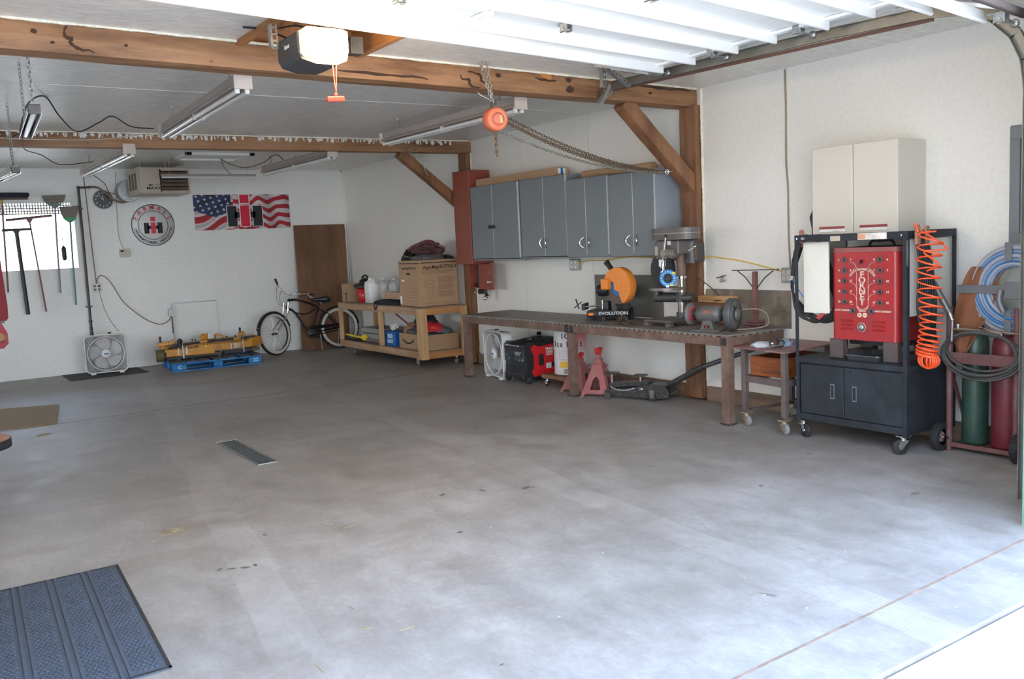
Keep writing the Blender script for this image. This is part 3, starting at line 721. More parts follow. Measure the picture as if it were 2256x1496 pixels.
# cords under the ceiling
def cord(label, pts, r=.006, m=None, name='power_cord', k=6, group=None):
    g = G(); g.tube(smoothpts(pts, k), r, 6); return tag(g.build(name, m or M_wire), label, 'cord', group)
cord('black cord wandering under the ceiling from the chrome shop light at far left', [(-5.36, -7.0, 2.44), (-5.22, -6.3, 2.72), (-5.05, -5.9, 2.845), (-4.9, -5.5, 2.75), (-4.7, -5.0, 2.70), (-4.5, -4.9, 2.80), (-4.40, -5.0, 2.845), (-4.25, -5.0, 2.76), (-4.1, -5.2, 2.72)])
cord('pale cable sagging along the face of the rear beam', [(-6.3, -3.82, 2.84), (-5.7, -3.86, 2.80), (-5.1, -3.88, 2.765), (-4.5, -3.9, 2.765), (-4.2, -3.9, 2.79), (-3.95, -3.91, 2.83)], .006, M_fxend)
cord('black cord strung between the small shop light and the rear left strip', [(-5.28, -5.5, 2.35), (-5.24, -5.1, 2.60), (-5.1, -4.6, 2.72), (-4.98, -3.6, 2.70), (-4.75, -2.9, 2.72), (-4.5, -2.3, 2.68), (-4.2, -2.1, 2.72), (-4.08, -2.2, 2.74)], .005)
cord('black cord arching under the ceiling to the rear right strip', [(-2.45, -1.6, 2.84), (-2.35, -1.8, 2.74), (-2.2, -1.9, 2.70), (-2.0, -2.0, 2.76), (-1.92, -2.1, 2.83), (-1.86, -2.2, 2.83), (-1.80, -2.3, 2.72), (-1.84, -2.6, 2.70), (-1.86, -2.8, 2.76)], .005)
cord('short black cord dropping to the level tube lamp', [(-2.45, -1.62, 2.84), (-2.38, -1.5, 2.74), (-2.25, -1.35, 2.66)], .004)
cord('grey cable curving from the hanging strip light down the rear brace', [(-1.78, -5.22, 2.72), (-1.2, -4.4, 2.72), (-.85, -3.98, 2.69), (-.72, -3.96, 2.62), (-.66, -3.96, 2.5), (-.62, -3.96, 2.42)], .006, M_steel)
# ------------------------------------------------------------------ heater
M_heat = mat('heater_taupe', (.47, .40, .33), .45, 0, .04)
t = thing('unit_heater', 'beige ceiling hung gas heater with dark louvres', 'heater', (-3.05, -.6, 2.43))
HX = (-3.38, -2.70); HY_ = -.95
g = G(); g.box(HX[0], HX[1], HY_, -.30, 2.435, 2.455); g.box(HX[0], HX[1], HY_, -.30, 2.765, 2.785); g.box(HX[0], HX[0]+.02, HY_+.0, -.30, 2.455, 2.765)
g.box(HX[0]+.02, HX[0]+.30, HY_, HY_+.02, 2.455, 2.765); g.box(HX[1]-.02, HX[1], HY_, -.30, 2.455, 2.765); g.box(HX[0]+.02, HX[1]-.02, -.32, -.30, 2.455, 2.765); g.box(HX[0]+.28, HX[0]+.30, HY_, -.32, 2.455, 2.765)
g.box(HX[0]+.30, HX[1]-.02, HY_, HY_+.02, 2.455, 2.475); g.box(HX[0]+.30, HX[1]-.02, HY_, HY_+.02, 2.74, 2.765)
g.build('casing', M_heat, t, .004)
g = G(); g.box(HX[0]+.30, HX[1]-.02, -.5, -.48, 2.475, 2.74); g.build('burner_panel', M_black, t)
for i in range(5):
    g = G(); z = 2.50+i*.052; g.obox(((HX[0]+.30+HX[1]-.02)/2, HY_+.03, z), .355, .055, .006, Matrix.Rotation(-.6, 3, 'X')); g.build('louvre', mat('louvre_brown', (.26, .19, .15), .45, .2), t)
text('MR.', .032, (-3.215, HY_-.002, 2.548), M_ink, t, bold=.001, sx=1.2); text('HEATER', .02, (-3.13, HY_-.002, 2.55), M_ink, t); text('MAXX', .052, (-3.18, HY_-.002, 2.505), M_ink, t, bold=.0012, sx=1.3)
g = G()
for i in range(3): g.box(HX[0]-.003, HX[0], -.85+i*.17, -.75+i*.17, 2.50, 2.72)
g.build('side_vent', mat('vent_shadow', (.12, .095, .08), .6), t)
for x, y in ((-3.33, -.9), (-2.75, -.9), (-3.0, -.9), (-3.33, -.4), (-2.75, -.4)):
    g = G(); g.cyl((x, y, 2.785), (x, y, CE), .005, n=8); g.build('hanger_rod', M_steel, t)
tt = thing('fan_guard', 'round silver fan guard behind the beige heater', 'fan', (-3.35, -.22, 2.40))
g = G()
for r in (.03, .06, .09, .12, .145): g.torus((-3.36, -.25, 2.52), r, .004, (0, 1, .0), 28, 5)
for i in range(10):
    a = i*PI/5; g.tube([(-3.36, -.25, 2.52), (-3.36+.145*math.cos(a), -.25, 2.52+.145*math.sin(a))], .003, 5)
g.cyl((-3.36, -.24, 2.52), (-3.36, -.02, 2.52), .15, n=28); g.build('grille', M_steel, tt)
# ------------------------------------------------------------------ gas pipe and wall cords
M_pipe = mat('black_iron_pipe', (.075, .06, .07), .45, .5, .15)
t = thing('gas_pipe', 'dark vertical gas pipe between the brooms and the clock', 'pipe', (-3.99, -.06, .5))
g = G(); g.tube([(-3.99, -.06, .55), (-3.98, -.06, 2.585)], .017, 12); g.tube([(-3.98, -.06, 2.585), (-3.84, -.06, 2.59)], .015, 12)
g.ball((-3.98, -.06, 2.585), .024); g.ball((-3.84, -.06, 2.59), .021); g.cyl((-3.99, -.06, .52), (-3.99, -.06, .58), .023); g.cyl((-3.99, -.06, .70), (-3.99, -.06, .74), .024); g.cyl((-3.99, -.06, .60), (-3.99, -.06, .64), .022)
g.build('pipe', M_pipe, t)
for z in (.93, 2.30):
    g = G(); g.bar((-4.03, -.045, z), (-3.95, -.045, z), .08, .018); g.build('clip', M_dsteel, t)
g = G(); g.tube(smoothpts([(-3.84, -.07, 2.59), (-3.73, -.08, 2.58), (-3.62, -.12, 2.48), (-3.54, -.15, 2.40), (-3.44, -.16, 2.37), (-3.36, -.2, 2.41), (-3.32, -.25, 2.50)]), .016, 10); g.build('flexible_hose', mat('hose_tan', (.20, .145, .10), .5, .2), t)
cord('tan cable running down the wall beside the gas pipe to the outlet', [(-3.90, -.012, 2.83), (-3.885, -.012, 2.5), (-3.88, -.012, 2.17), (-3.87, -.012, 1.6), (-3.86, -.012, 1.24)], .007, M_twire)
cord('tan cable arching from the outlet down to the grey switch box', [(-3.855, -.02, 1.24), (-3.84, -.03, 1.32), (-3.78, -.03, 1.355), (-3.68, -.03, 1.26), (-3.54, -.03, .98), (-3.40, -.02, .82), (-3.24, -.02, .68), (-3.08, -.02, .60), (-2.96, -.02, .62), (-2.885, -.02, .70)], .007, M_twire)
cord('thin cord from the outlet to the box fan', [(-3.84, -.05, 1.14), (-3.80, -.07, .90), (-3.75, -.15, .72), (-3.70, -.40, .575)], .004, M_twire)
cord('tan cable looping behind the heater', [(-3.98, -1.0, 2.72), (-3.85, -.6, 2.70), (-3.68, -.3, 2.62), (-3.60, -.1, 2.52), (-3.50, -.06, 2.50), (-3.40, -.1, 2.52)], .006, M_twire)
cord('thin wire hanging down to the beige thermostat', [(-3.47, -.01, 2.8), (-3.50, -.01, 2.3), (-3.51, -.01, 1.95), (-3.49, -.01, 1.82), (-3.46, -.01, 1.72)], .0035, M_twire)
t = thing('thermostat', 'small beige thermostat box below the heater', 'thermostat', (-3.45, 0, 1.60)); g = G(); g.box(-3.52, -3.38, -.025, 0, 1.60, 1.72); g.build('case', M_tan, t, .004)
g = G(); g.box(-3.505, -3.46, -.028, -.025, 1.675, 1.70); g.build('dial_window', M_ink, t)
t = thing('wall_outlet', 'square four socket outlet above the box fan', 'outlet', (-3.86, 0, 1.13)); g = G(); g.box(-3.915, -3.805, -.03, 0, 1.13, 1.245); g.build('plate', M_offw, t, .006)
for i, (a, b) in enumerate(((-3.887, 1.21), (-3.832, 1.21), (-3.887, 1.163), (-3.832, 1.163))):
    g = G(); g.cyl((a, -.034, b), (a, -.03, b), .018, n=14); g.build('socket', mat('socket_brown', (.22, .12, .09), .5) if i != 1 else M_black, t)
for n_, (x0, x1, z0, z1) in enumerate(((-4.10, -3.80, 2.34, 2.48), (-4.08, -3.89, .74, .83))):
    g = G(); g.box(x0, x1, -.006, 0, z0, z1); tag(g.build('cover_plate', M_wallB, bevel=.002), ('painted over plate behind the top of the gas pipe', 'painted over plate at the foot of the gas pipe')[n_], 'wall plate', 'painted wall plates')
# access panel and switch box
t = thing('access_panel', 'white sheet panel on the back wall behind the yellow machine', 'panel', (-2.54, 0, .1)); g = G(); g.box(-2.86, -2.22, -.02, 0, .10, .885); g.build('sheet', M_wallB, t, .002)
g = G(); g.box(-2.875, -2.85, -.035, 0, .10, .89); g.box(-2.85, -2.22, -.03, 0, .878, .892); g.build('edge_strip', M_steel, t)
t = thing('switch_box', 'small grey metal switch box at the edge of the white sheet panel', 'electrical box', (-2.89, -.03, .70)); g = G(); g.box(-2.93, -2.865, -.07, -.03, .70, .81); g.build('box', M_steel, t, .004)
g = G(); g.box(-2.915, -2.88, -.073, -.07, .72, .79); g.build('lid', M_steel, t, .002); g = G(); g.tube([(-2.885, -.05, .70), (-2.885, -.05, .45)], .008, 6); g.build('cable', M_pipe, t)
# ------------------------------------------------------------------ wall cabinets over the bench
def knob(p, parent, m=M_black):
    g = G(); p = Vector(p); g.lathe([(.010, 0), (.010, .015), (.020, .020), (.023, .03), (.015, .038), (0, .04)], p, (-1, 0, 0), 14); return g.build('knob', m, parent)
def arch_handle(p, parent, L=.11, out=.03, curve=0.02, m=M_chrome):
    p = Vector(p); g = G(); pts = [p+P(0, 0, -L/2), p+P(-out*.8, curve*.6, -L*.3), p+P(-out, curve, 0), p+P(-out*.8, curve*.6, L*.3), p+P(0, 0, L/2)]
    g.tube(smoothpts(pts, 5), [.005+.0035*math.sin(PI*i/20) for i in range(21)], 8); return g.build('handle', m, parent)
def wall_cab(label, y0, y1, z0, z1, depth, ysplit, handles, m=M_grey, group='grey wall cabinets', lip=True):
    """y0 is the far side, y1 the near side"""
    t = thing('wall_cabinet', label, 'cabinet', (-depth/2, (y0+y1)/2, z0), group)
    T = .018; g = G()
    g.box(-depth, 0, y1, y1+T, z0, z1); g.box(-depth, 0, y0-T, y0, z0, z1); g.box(-depth, 0, y1+T, y0-T, z0, z0+T); g.box(-depth, 0, y1+T, y0-T, z1-T, z1); g.box(-.008, 0, y1+T, y0-T, z0+T, z1-T)
    g.build('carcass', m, t, .002)
    for k, (a, b) in enumerate(((y0-.006, ysplit+.003), (ysplit-.003, y1+.006))):
        g = G(); g.box(-depth-.02, -depth, b, a, z0+.025 if lip else z0+.004, z1-.008); d = g.build('door', m, t, .003)
        y = ysplit+.035 if k == 0 else ysplit-.035
        if handles == 'knob': knob((-depth-.02, y, (z0+z1)/2-.05), d)
        elif handles == 'arch': arch_handle((-depth-.02, y+(.01 if k == 0 else -.01), z0+.15), d, .11, .03, .03 if k == 0 else -.03)
        else: arch_handle((-depth-.02, y+(.0 if k else 0), z0+.17), d, .12, .028, .018 if k == 0 else -.018)
    g = G(); g.box(-depth-.0215, -depth-.002, ysplit-.0025, ysplit+.0025, z0+.03, z1-.01); g.build('door_light_line', M_lightline, t)  # pale strip imitates the line of light along the door gap
    g = G(); g.box(-depth-.021, -depth-.002, y1+.002, y1+.007, z0+.03, z1-.01); g.build('door_light_line', M_lightline, t)
    return t
M_lightline = mat('painted_light_line', (.55, .58, .60), .4)  # pale grey painted in for light catching the cabinet door edges
wall_cab('grey wall cabinet with small dark knobs beside the tall brown cabinet', -4.44, -5.45, 1.345, 2.235, .30, -4.92, 'knob')
wall_cab('grey wall cabinet second from the tall brown cabinet with oval pulls', -5.47, -6.31, 1.355, 2.235, .285, -5.91, 'oval')
wall_cab('grey wall cabinet above the orange cutting saw with curved chrome handles', -6.325, -6.995, 1.36, 2.165, .30, -6.65, 'arch', lip=False)
t4 = wall_cab('grey wall cabinet nearest the front post with a paler end panel', -7.005, -7.66, 1.36, 2.155, .30, -7.36, 'arch', lip=False)
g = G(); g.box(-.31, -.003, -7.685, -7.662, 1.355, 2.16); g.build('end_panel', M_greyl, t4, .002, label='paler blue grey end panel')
# tall brown cabinet and the small brown box below it
t = thing('tall_cabinet', 'tall narrow brown metal cabinet at the far end of the grey cabinets', 'cabinet', (-.16, -4.22, 1.30))
g = G(); g.box(-.32, -.30, -4.42, -4.04, 1.305, 2.45); g.box(-.30, -.10, -4.42, -4.40, 1.305, 2.45); g.box(-.30, -.10, -4.06, -4.04, 1.305, 2.45); g.box(-.30, -.10, -4.40, -4.06, 1.305, 1.32); g.box(-.30, -.10, -4.40, -4.06, 2.43, 2.45)
g.box(-.12, 0, -4.40, -4.06, 1.305, 2.45); g.build('body', M_brown, t, .004)
g = G(); g.box(-.285, -.27, -4.424, -4.42, 1.31, 2.445); g.box(-.23, -.215, -4.424, -4.42, 1.31, 2.445); g.build('edge_rib', M_brown, t)
t = thing('key_box', 'small open brown metal box with white lining under the tall brown cabinet', 'cabinet', (-.12, -4.25, 1.0))
g = G(); g.box(-.17, 0, -4.08, -4.065, 1.0, 1.30); g.box(-.025, 0, -4.32, -4.305, 1.0, 1.30); g.box(-.17, 0, -4.305, -4.08, 1.285, 1.30); g.box(-.17, 0, -4.305, -4.08, 1.0, 1.012); g.build('body', M_brown, t, .003)
g = G(); g.box(-.012, -.002, -4.305, -4.08, 1.012, 1.285); g.build('lining', M_offw, t)
g = G(); g.box(-.182, -.17, -4.66, -4.325, .985, 1.30); dd = g.build('door', M_brown, t, .004)
g = G(); g.bar((-.195, -4.56, 1.08), (-.195, -4.63, 1.08), .012, .014); g.cyl((-.182, -4.56, 1.08), (-.205, -4.56, 1.08), .012); g.build('latch', M_chrome, dd)
g = G(); g.cyl((-.182, -4.56, 1.2), (-.188, -4.56, 1.2), .012); g.build('lock', M_steel, dd)
def hitch(label, pts, r, ball):
    t = thing('tow_hitch', label, 'tow hitch', pts[0]); g = G(); g.tube([Vector(p) for p in pts], r, 8); g.build('shank', M_black, t, .004)
    if ball is not None:
        b = Vector(ball); g = G(); g.lathe([(0, -.05), (.018, -.05), (.014, -.01), (.018, .0)], b, (-.2, .9, -.3), 12); g.ball(b+P(-.004, .03, -.012), .026, 14); g.build('ball', M_chrome, t)
    return t
hitch('black tow hitch bar hanging inside the open brown box', [(-.10, -4.22, 1.28), (-.10, -4.22, 1.05), (-.11, -4.24, 1.0), (-.12, -4.27, .965)], .028, None)
g = G(); g.tube([(-.12, -4.14, 1.045), (-.12, -4.22, 1.03)], .014, 8); g.cyl((-.16, -4.28, .955), (-.08, -4.28, .955), .032, n=14); g.build('hook_end', M_black, bpy.data.objects['tow_hitch'])
hitch('tow hitch with chrome ball hanging under the brown box door', [(-.15, -4.42, .985), (-.15, -4.42, .93), (-.15, -4.46, .895)], .022, (-.15, -4.43, .885))
g = G(); g.cyl((-.10, -4.09, 1.0), (-.10, -4.09, .955), .003, n=6); g.ball((-.10, -4.09, .94), .013, 10, (1, 1, 1.4)); tag(g.build('hanging_key', mat('brass', (.70, .52, .20), .3, .9)), 'small brass key hanging below the brown box', 'key')
# carton and paper roll lying on the cabinets
t = thing('long_carton', 'long flat cardboard carton lying on top of the grey cabinets', 'box', (-.16, -5.3, 2.237))
g = G(); g.box(-.24, -.06, -6.06, -4.46, 2.24, 2.325); g.build('carton', M_card, t, .003)
g = G(); g.box(-.2, -.1, -6.062, -6.06, 2.255, 2.315); g.build('shipping_label', M_inkw, t); g = G(); g.box(-.165, -.135, -6.064, -6.062, 2.25, 2.318); g.build('tape', M_blue, t)
g = G(); g.tube([(-.14, -6.42, 2.21), (-.14, -7.48, 2.20)], .042, 20); g.v = [v for v in g.v]
o = g.build('paper_roll', M_card); tag(o, 'brown paper roll lying on the nearer grey cabinets', 'paper roll')
# outlets and the yellow cord
def quad_outlet(label, y, z, sock, w=.12):
    t = thing('wall_outlet', label, 'outlet', (-.02, y, z-.06)); g = G(); g.box(-.045, 0, y-w/2, y+w/2, z-.06, z+.06); g.build('box', M_steel, t, .008)
    for dy_ in (-.026, .026):
        for dz in (-.025, .025):
            g = G(); g.cyl((-.049, y+dy_*w/.12, z+dz), (-.045, y+dy_*w/.12, z+dz), .018, n=14); g.build('socket', sock, t)
quad_outlet('four socket outlet box under the grey cabinets', -6.07, 1.275, M_offw, .15)
quad_outlet('four socket outlet box behind the tripod stand top', -8.92, 1.17, M_tan)
cord('yellow cord sagging under the grey cabinets', [(-.05, -6.14, 1.29), (-.03, -6.3, 1.315), (-.03, -6.6, 1.315), (-.03, -6.75, 1.335), (-.03, -7.0, 1.345), (-.03, -7.35, 1.335), (-.08, -7.74, 1.325), (-.08, -7.95, 1.325), (-.015, -8.06, 1.335)], .0055, M_yellow, 'extension_cord')
cord('yellow cord running from the front post to the outlet by the welding cart', [(-.015, -8.06, 1.335), (-.01, -8.18, 1.32), (-.01, -8.35, 1.30), (-.01, -8.55, 1.265), (-.01, -8.75, 1.22), (-.03, -8.87, 1.20)], .0055, M_yellow, 'extension_cord')
cord('brown conduit wire falling down the cream wall to the right hand outlet', [(-.008, -8.90, 2.84), (-.008, -8.905, 2.5), (-.008, -8.90, 2.1), (-.008, -8.915, 1.9), (-.008, -8.915, 1.5), (-.01, -8.93, 1.23)], .007, M_twire)
t = thing('wall_hook', 'tiny tool on a hook in the cream wall above the wood block', 'hook', (-.02, -8.19, 1.10)); g = G(); g.bar((-.03, -8.13, 1.14), (-.03, -8.24, 1.165), .008, .008); g.build('rod', M_dsteel, t)
g = G(); g.ball((-.02, -8.175, 1.115), .014, 10); g.ball((-.02, -8.215, 1.12), .012, 10); g.cyl((0, -8.19, 1.14), (-.03, -8.19, 1.14), .005, n=6); g.build('clamp', M_steel, t)
# ------------------------------------------------------------------ steel work bench
ZB = .735
t = thing('work_bench', 'long low brown steel work bench with a worn plate top', 'workbench', (-.37, -6.8, 0))
g = G(); g.box(-.735, -.03, -8.90, -4.78, ZB-.014, ZB); g.build('top_plate', M_benchtop, t, .003)
def rail(y0, y1, x, m=M_rust):
    g = G(); g.box(x-.035, x+.035, y1, y0, ZB-.095, ZB-.022); return g.build('rail', m, t, .004)
rail(-4.80, -6.76, -.695); rail(-6.90, -8.80, -.695); rail(-4.80, -8.80, -.08)
for y in (-4.82, -6.83, -8.85):
    g = G(); g.box(-.73, -.05, y-.035, y+.035, ZB-.095, ZB-.022)
    if y != -8.85: g = G(); g.box(-.65, -.12, y-.035, y+.035, ZB-.095, ZB-.022)
    else: g = G(); g.box(-.65, -.05, y-.037, y+.037, ZB-.093, ZB-.022)
    g.build('cross_rail', M_rust, t, .004)
# welds / spacer tabs between rail and plate
g = G(); random.seed(3)
for i in range(60):
    y = -4.85-i*.066
    g.box(-.733, -.68, y-.014, y+.014, ZB-.023, ZB-.013)
for i in range(7): g.box(-.62+i*.085, -.575+i*.085, -8.893, -8.83, ZB-.023, ZB-.013)
g.build('spacer_tabs', mat('weld_tab', (.33, .28, .20), .6, .3, .3), t, kind='stuff')
for (x, y) in ((-.695, -4.835), (-.695, -6.83), (-.695, -8.85)):
    g = G(); w = .035; th = .006
    zt = ZB-.014 if y != -6.83 else ZB-.10
    # box section leg with an open top end
    for s_ in (-1, 1): g.box(x-w, x+w, y+s_*w-th/2, y+s_*w+th/2, .012, zt); g.box(x+s_*w-th/2, x+s_*w+th/2, y-w, y+w, .012, zt)
    lg = g.build('leg', M_rust, t, .001)
    g = G(); g.box(x-.05, x+.05, y-.05, y+.05, .006, .014); g.cyl((x-.03, y-.045, 0), (x-.03, y-.045, .02), .009, n=8); g.build('foot_plate', M_dsteel, lg)
for y in (-6.79, -6.87):   # the two open tube ends at the middle leg
    g = G()
    for q in ((-.735, -.655, y-.033, y-.028), (-.735, -.655, y+.028, y+.033)): g.box(q[0], q[1], q[2], q[3], ZB-.10, ZB-.022)
    g.box(-.735, -.655, y-.033, y+.033, ZB-.10, ZB-.095); g.build('tube_end', M_rust, t)
for y in (-6.79, -6.87, -8.85):   # black plates standing in for the shade inside the square tube ends
    g = G(); g.box(-.7365, -.7352, y-.026, y+.026, ZB-.088, ZB-.029); g.build('tube_end_shade', M_black, t)
# steel sheets screwed on the wall
g = G(); g.box(-.012, -.002, -7.41, -6.38, ZB+.005, 1.165); tag(g.build('steel_sheet', mat('sheet_grey', (.17, .165, .15), .5, .3, .15, 4, dirt=(.13, .12, .10), dscale=2), bevel=.001), 'dark steel sheet on the wall behind the orange cutting saw', 'panel')
g = G(); g.box(-.012, -.002, -8.93, -7.97, ZB-.015, 1.04); tag(g.build('steel_sheet', mat('sheet_brown', (.185, .15, .115), .5, .3, .15, 4, dirt=(.42, .36, .27), dscale=2.6), bevel=.001), 'brown steel sheet with pale rubbed patches behind the bench grinder', 'panel')
# offcut of wood with a pale face, against the post
g = G(); g.box(-.12, -.012, -8.36, -7.98, .925, .985); tag(g.build('wood_block', M_pine, bevel=.004), 'pale wood offcut lying above the bench grinder', 'wood block')
g = G(); g.box(-.10, -.012, -8.30, -7.98, .735, .923); tag(g.build('wood_block', M_timberb, bevel=.004), 'brown wood block standing behind the bench grinder', 'wood block')
# ------------------------------------------------------------------ abrasive cutting saw
M_sawo = mat('saw_orange', (.80, .25, .03), .4, 0, .06)
M_disc = mat('abrasive_disc', (.12, .09, .075), .8, 0, .2, 30)
t = thing('cutting_saw', 'orange and black abrasive cutting saw on the steel bench', 'saw', (-.33, -6.93, ZB))
g = G(); g.box(-.47, -.19, -7.18, -6.76, ZB+.045, ZB+.105); g.box(-.46, -.20, -7.17, -6.95, ZB+.02, ZB+.045); bs = g.build('base', M_black, t, .012)
for (x, y) in ((-.45, -6.78), (-.45, -6.93), (-.21, -6.78), (-.21, -7.16)):
    g = G(); g.box(x-.02, x+.02, y-.02, y+.02, ZB, ZB+.045); g.build('foot', M_black, t, .003)
text('EVOLUTION', .042, (-.4725, -7.03, ZB+.074), mat('silver_ink', (.55, .55, .53), .4), t, '-x', bold=.001, sx=1.25)
g = G(); g.box(-.476, -.455, -6.83, -6.78, ZB+.055, ZB+.085); g.build('clamp_stop', M_orange, t, .005)
g = G(); g.cyl((-.36, -6.70, ZB+.135), (-.36, -6.93, ZB+.15), .007, n=10); g.cyl((-.36, -6.90, ZB+.105), (-.36, -6.90, ZB+.20), .006, n=8); g.build('vice_screw', M_chrome, t)
g = G(); g.box(-.42, -.25, -6.97, -6.93, ZB+.105, ZB+.185); g.box(-.42, -.22, -6.73, -6.70, ZB+.105, ZB+.17); g.build('vice_jaw', M_black, t, .004)
g = G(); g.bar((-.40, -6.67, ZB+.12), (-.40, -6.64, ZB+.22), .012, .012); g.bar((-.40, -6.70, ZB+.19), (-.40, -6.62, ZB+.13), .01, .01); g.build('vice_crank', M_black, t)
for o in list(t.children):
    o.rotation_euler.z = .55
sc_ = P(-.33, -7.13, 1.075)
def arc_poly(r, a0, a1, n): return [(r*math.cos(a0+(a1-a0)*i/n), r*math.sin(a0+(a1-a0)*i/n)) for i in range(n+1)]
g = G(); g.cyl(sc_+P(-.030, .01, -.015), sc_+P(-.026, .01, -.015), .168, n=40); g.build('disc', M_disc, t)
g = G(); g.cyl(sc_+P(-.034, .0, -.01), sc_+P(-.030, .0, -.01), .085, n=30); g.build('disc_label', M_blue, t)
# guard: three quarter disc with scooped mouth, in the plane facing the room
U_, V_ = (0, -1, 0), (0, 0, 1)
outer = arc_poly(.178, 2.75, -1.18, 30)
inner = [(.045, -.12), (.030, -.085), (.025, -.055), (-.01, -.045), (-.032, -.036), (-.04, 0), (-.035, .03), (-.06, .045), (-.10, .05), (-.13, .06)]
g = G(); g.prism((outer+inner)[::-1], sc_+P(-.045, 0, 0), U_, V_, .008)
rim = []
for i, (u, v) in enumerate(outer): rim.append((u, v))
vs = []; 
for (u, v) in rim: vs += [sc_+P(-.045, -u, v), sc_+P(.03, -u, v), sc_+P(.03, -u*1.03, v*1.03), sc_+P(-.045, -u*1.03, v*1.03)]
fs = []
for i in range(len(rim)-1):
    for j in range(4): fs.append((i*4+j, i*4+(j+1) % 4, (i+1)*4+(j+1) % 4, (i+1)*4+j))
g.add(vs, fs, True)
g.cyl(sc_+P(-.056, -.03, .03), sc_+P(-.045, -.03, .03), .045, n=24)
g.build('guard', M_sawo, t, .003)
g = G(); g.box(-.42, -.35, -7.035, -6.945, 1.04, 1.15); g.build('arm_cover', M_sawo, t, .012)
g = G(); g.cyl((-.33, -6.86, 1.03), (-.33, -7.0, 1.03), .06, n=20); g.cyl((-.23, -7.0, 1.0), (-.08, -7.0, 1.0), .065, n=20); g.build('motor', M_black, t, .006)
g = G(); g.tube([(-.33, -7.04, 1.22), (-.33, -6.97, 1.295)], .026, 12); g.tube([(-.33, -6.97, 1.295), (-.33, -6.955, 1.31)], .03, 12); g.build('handle', M_black, t)
g = G(); g.bar((-.30, -7.17, .84), (-.30, -7.12, 1.03), .06, .05); g.bar((-.28, -7.19, .85), (-.28, -7.02, .90), .05, .04); g.cyl((-.42, -7.12, .87), (-.22, -7.12, .87), .035, n=16); g.build('pivot_arm', M_dsteel, t, .006)
t.rotation_euler.z = .12
# heap of chain on the bench
random.seed(11)
g = G(); x, y, z = -.54, -7.30, ZB+.012; pts = []
a = 0
for i in range(110):
    a += random.uniform(-.9, .9); x += .022*math.cos(a); y += .022*math.sin(a)
    x = min(max(x, -.64), -.47); y = min(max(y, -7.62), -7.28)
    z = ZB+.014+ (.03 if y > -7.40 else .008)*random.random()*1.6; pts.append(P(x, y, z))
chain(g, pts, .0045, .028, 8); tag(g.build('chain_heap', mat('chain_heap_rust', (.12, .085, .06), .6, .5, .35, 60)), 'heap of rusty chain beside the cutting saw on the bench', 'chain')
# ------------------------------------------------------------------ drill press
M_dp = mat('drill_press_taupe', (.125, .11, .10), .45, .1, .1, 8)
t = thing('drill_press', 'old dark bench drill press between the saw and the grinder', 'drill press', (-.37, -7.85, ZB))
g = G()
for q in [(-.50, -.16, -8.06, -7.72, ZB+.035, ZB+.06)]: g.box(*q)
for (x, y) in ((-.48, -7.75), (-.48, -8.03), (-.18, -7.75), (-.18, -8.03)): g.box(x-.03, x+.03, y-.03, y+.03, ZB, ZB+.036)
g.build('base', mat('cast_base', (.14, .115, .10), .5, .3, .2), t, .006)
px_, py_ = -.27, -7.98
g = G(); g.cyl((px_, py_, ZB+.06), (px_, py_, ZB+.075), .075, n=6); g.cyl((px_, py_, ZB+.07), (px_, py_, ZB+.115), .052, n=20); g.build('column_collar', M_dsteel, t, .003)
g = G(); g.cyl((px_, py_, ZB+.1), (px_, py_, 1.05), .036, n=24); g.cyl((px_, py_, 1.03), (px_, py_, 1.16), .034, n=24); g.build('column', mat('polished_column', (.30, .27, .23), .3, .9, .3, 14), t)
g = G(); g.cyl((px_, py_, 1.17), (px_, py_, 1.45), .042, n=24); g.build('upper_column', M_rust, t)
g = G(); g.cyl((px_, py_, 1.155), (px_, py_, 1.175), .046, n=24); g.build('collar_ring', M_chrome, t)
g = G(); g.cyl((-.37, -7.88, 1.055), (-.37, -7.88, 1.08), .155, n=40); g.build('table', mat('table_iron', (.20, .175, .155), .45, .5, .15), t, .003)
g = G(); g.cyl((-.37, -7.76, 1.055), (-.37, -7.76, 1.0), .035, n=16); g.cyl((-.37, -7.74, .985), (px_, py_, .985), .045, n=18); g.cyl((px_, py_, .95), (px_, py_, 1.03), .058, n=20); g.cyl((px_-.02, py_-.02, .98), (px_+.03, py_-.10, .98), .04, n=16); g.tube([(px_, py_-.09, .985), (px_-.02, py_-.15, .965), (px_-.03, py_-.20, .955)], .007, 8); g.build('table_bracket', M_dsteel, t, .004)
g = G(); g.box(-.40, -.13, -8.08, -7.78, 1.37, 1.50); g.box(-.45, -.30, -7.95, -7.83, 1.33, 1.50); g.build('head', M_dp, t, .02, 3)
# belt cover: long rounded box with seam
g = G(); pol = [(-.44+.15, 0)]
def stadium(y0, y1, xc, r0, r1, n=14):
    pts = []
    for i in range(n+1): a = -PI/2+PI*i/n; pts.append((xc+r0*math.sin(a)*1.0, y0+r0*math.cos(a)))
    for i in range(n+1): a = PI/2+PI*i/n; pts.append((xc+r1*math.sin(a), y1+r1*math.cos(a)))
    return pts
st = stadium(-7.83, -8.08, -.30, .125, .125)
g.prism(st, (0, 0, 1.505), (1, 0, 0), (0, 1, 0), .055); g.build('belt_cover_base', M_dp, t, .006)
g = G(); g.prism(st, (0, 0, 1.563), (1, 0, 0), (0, 1, 0), .045); g.build('belt_cover', M_dp, t, .018, 4)
g = G(); g.prism([(x*1.0, y) for x, y in stadium(-7.83, -8.08, -.30, .1275, .1275)], (0, 0, 1.558), (1, 0, 0), (0, 1, 0), .005); g.build('cover_seam', mat('pale_seam', (.42, .38, .34), .5), t)
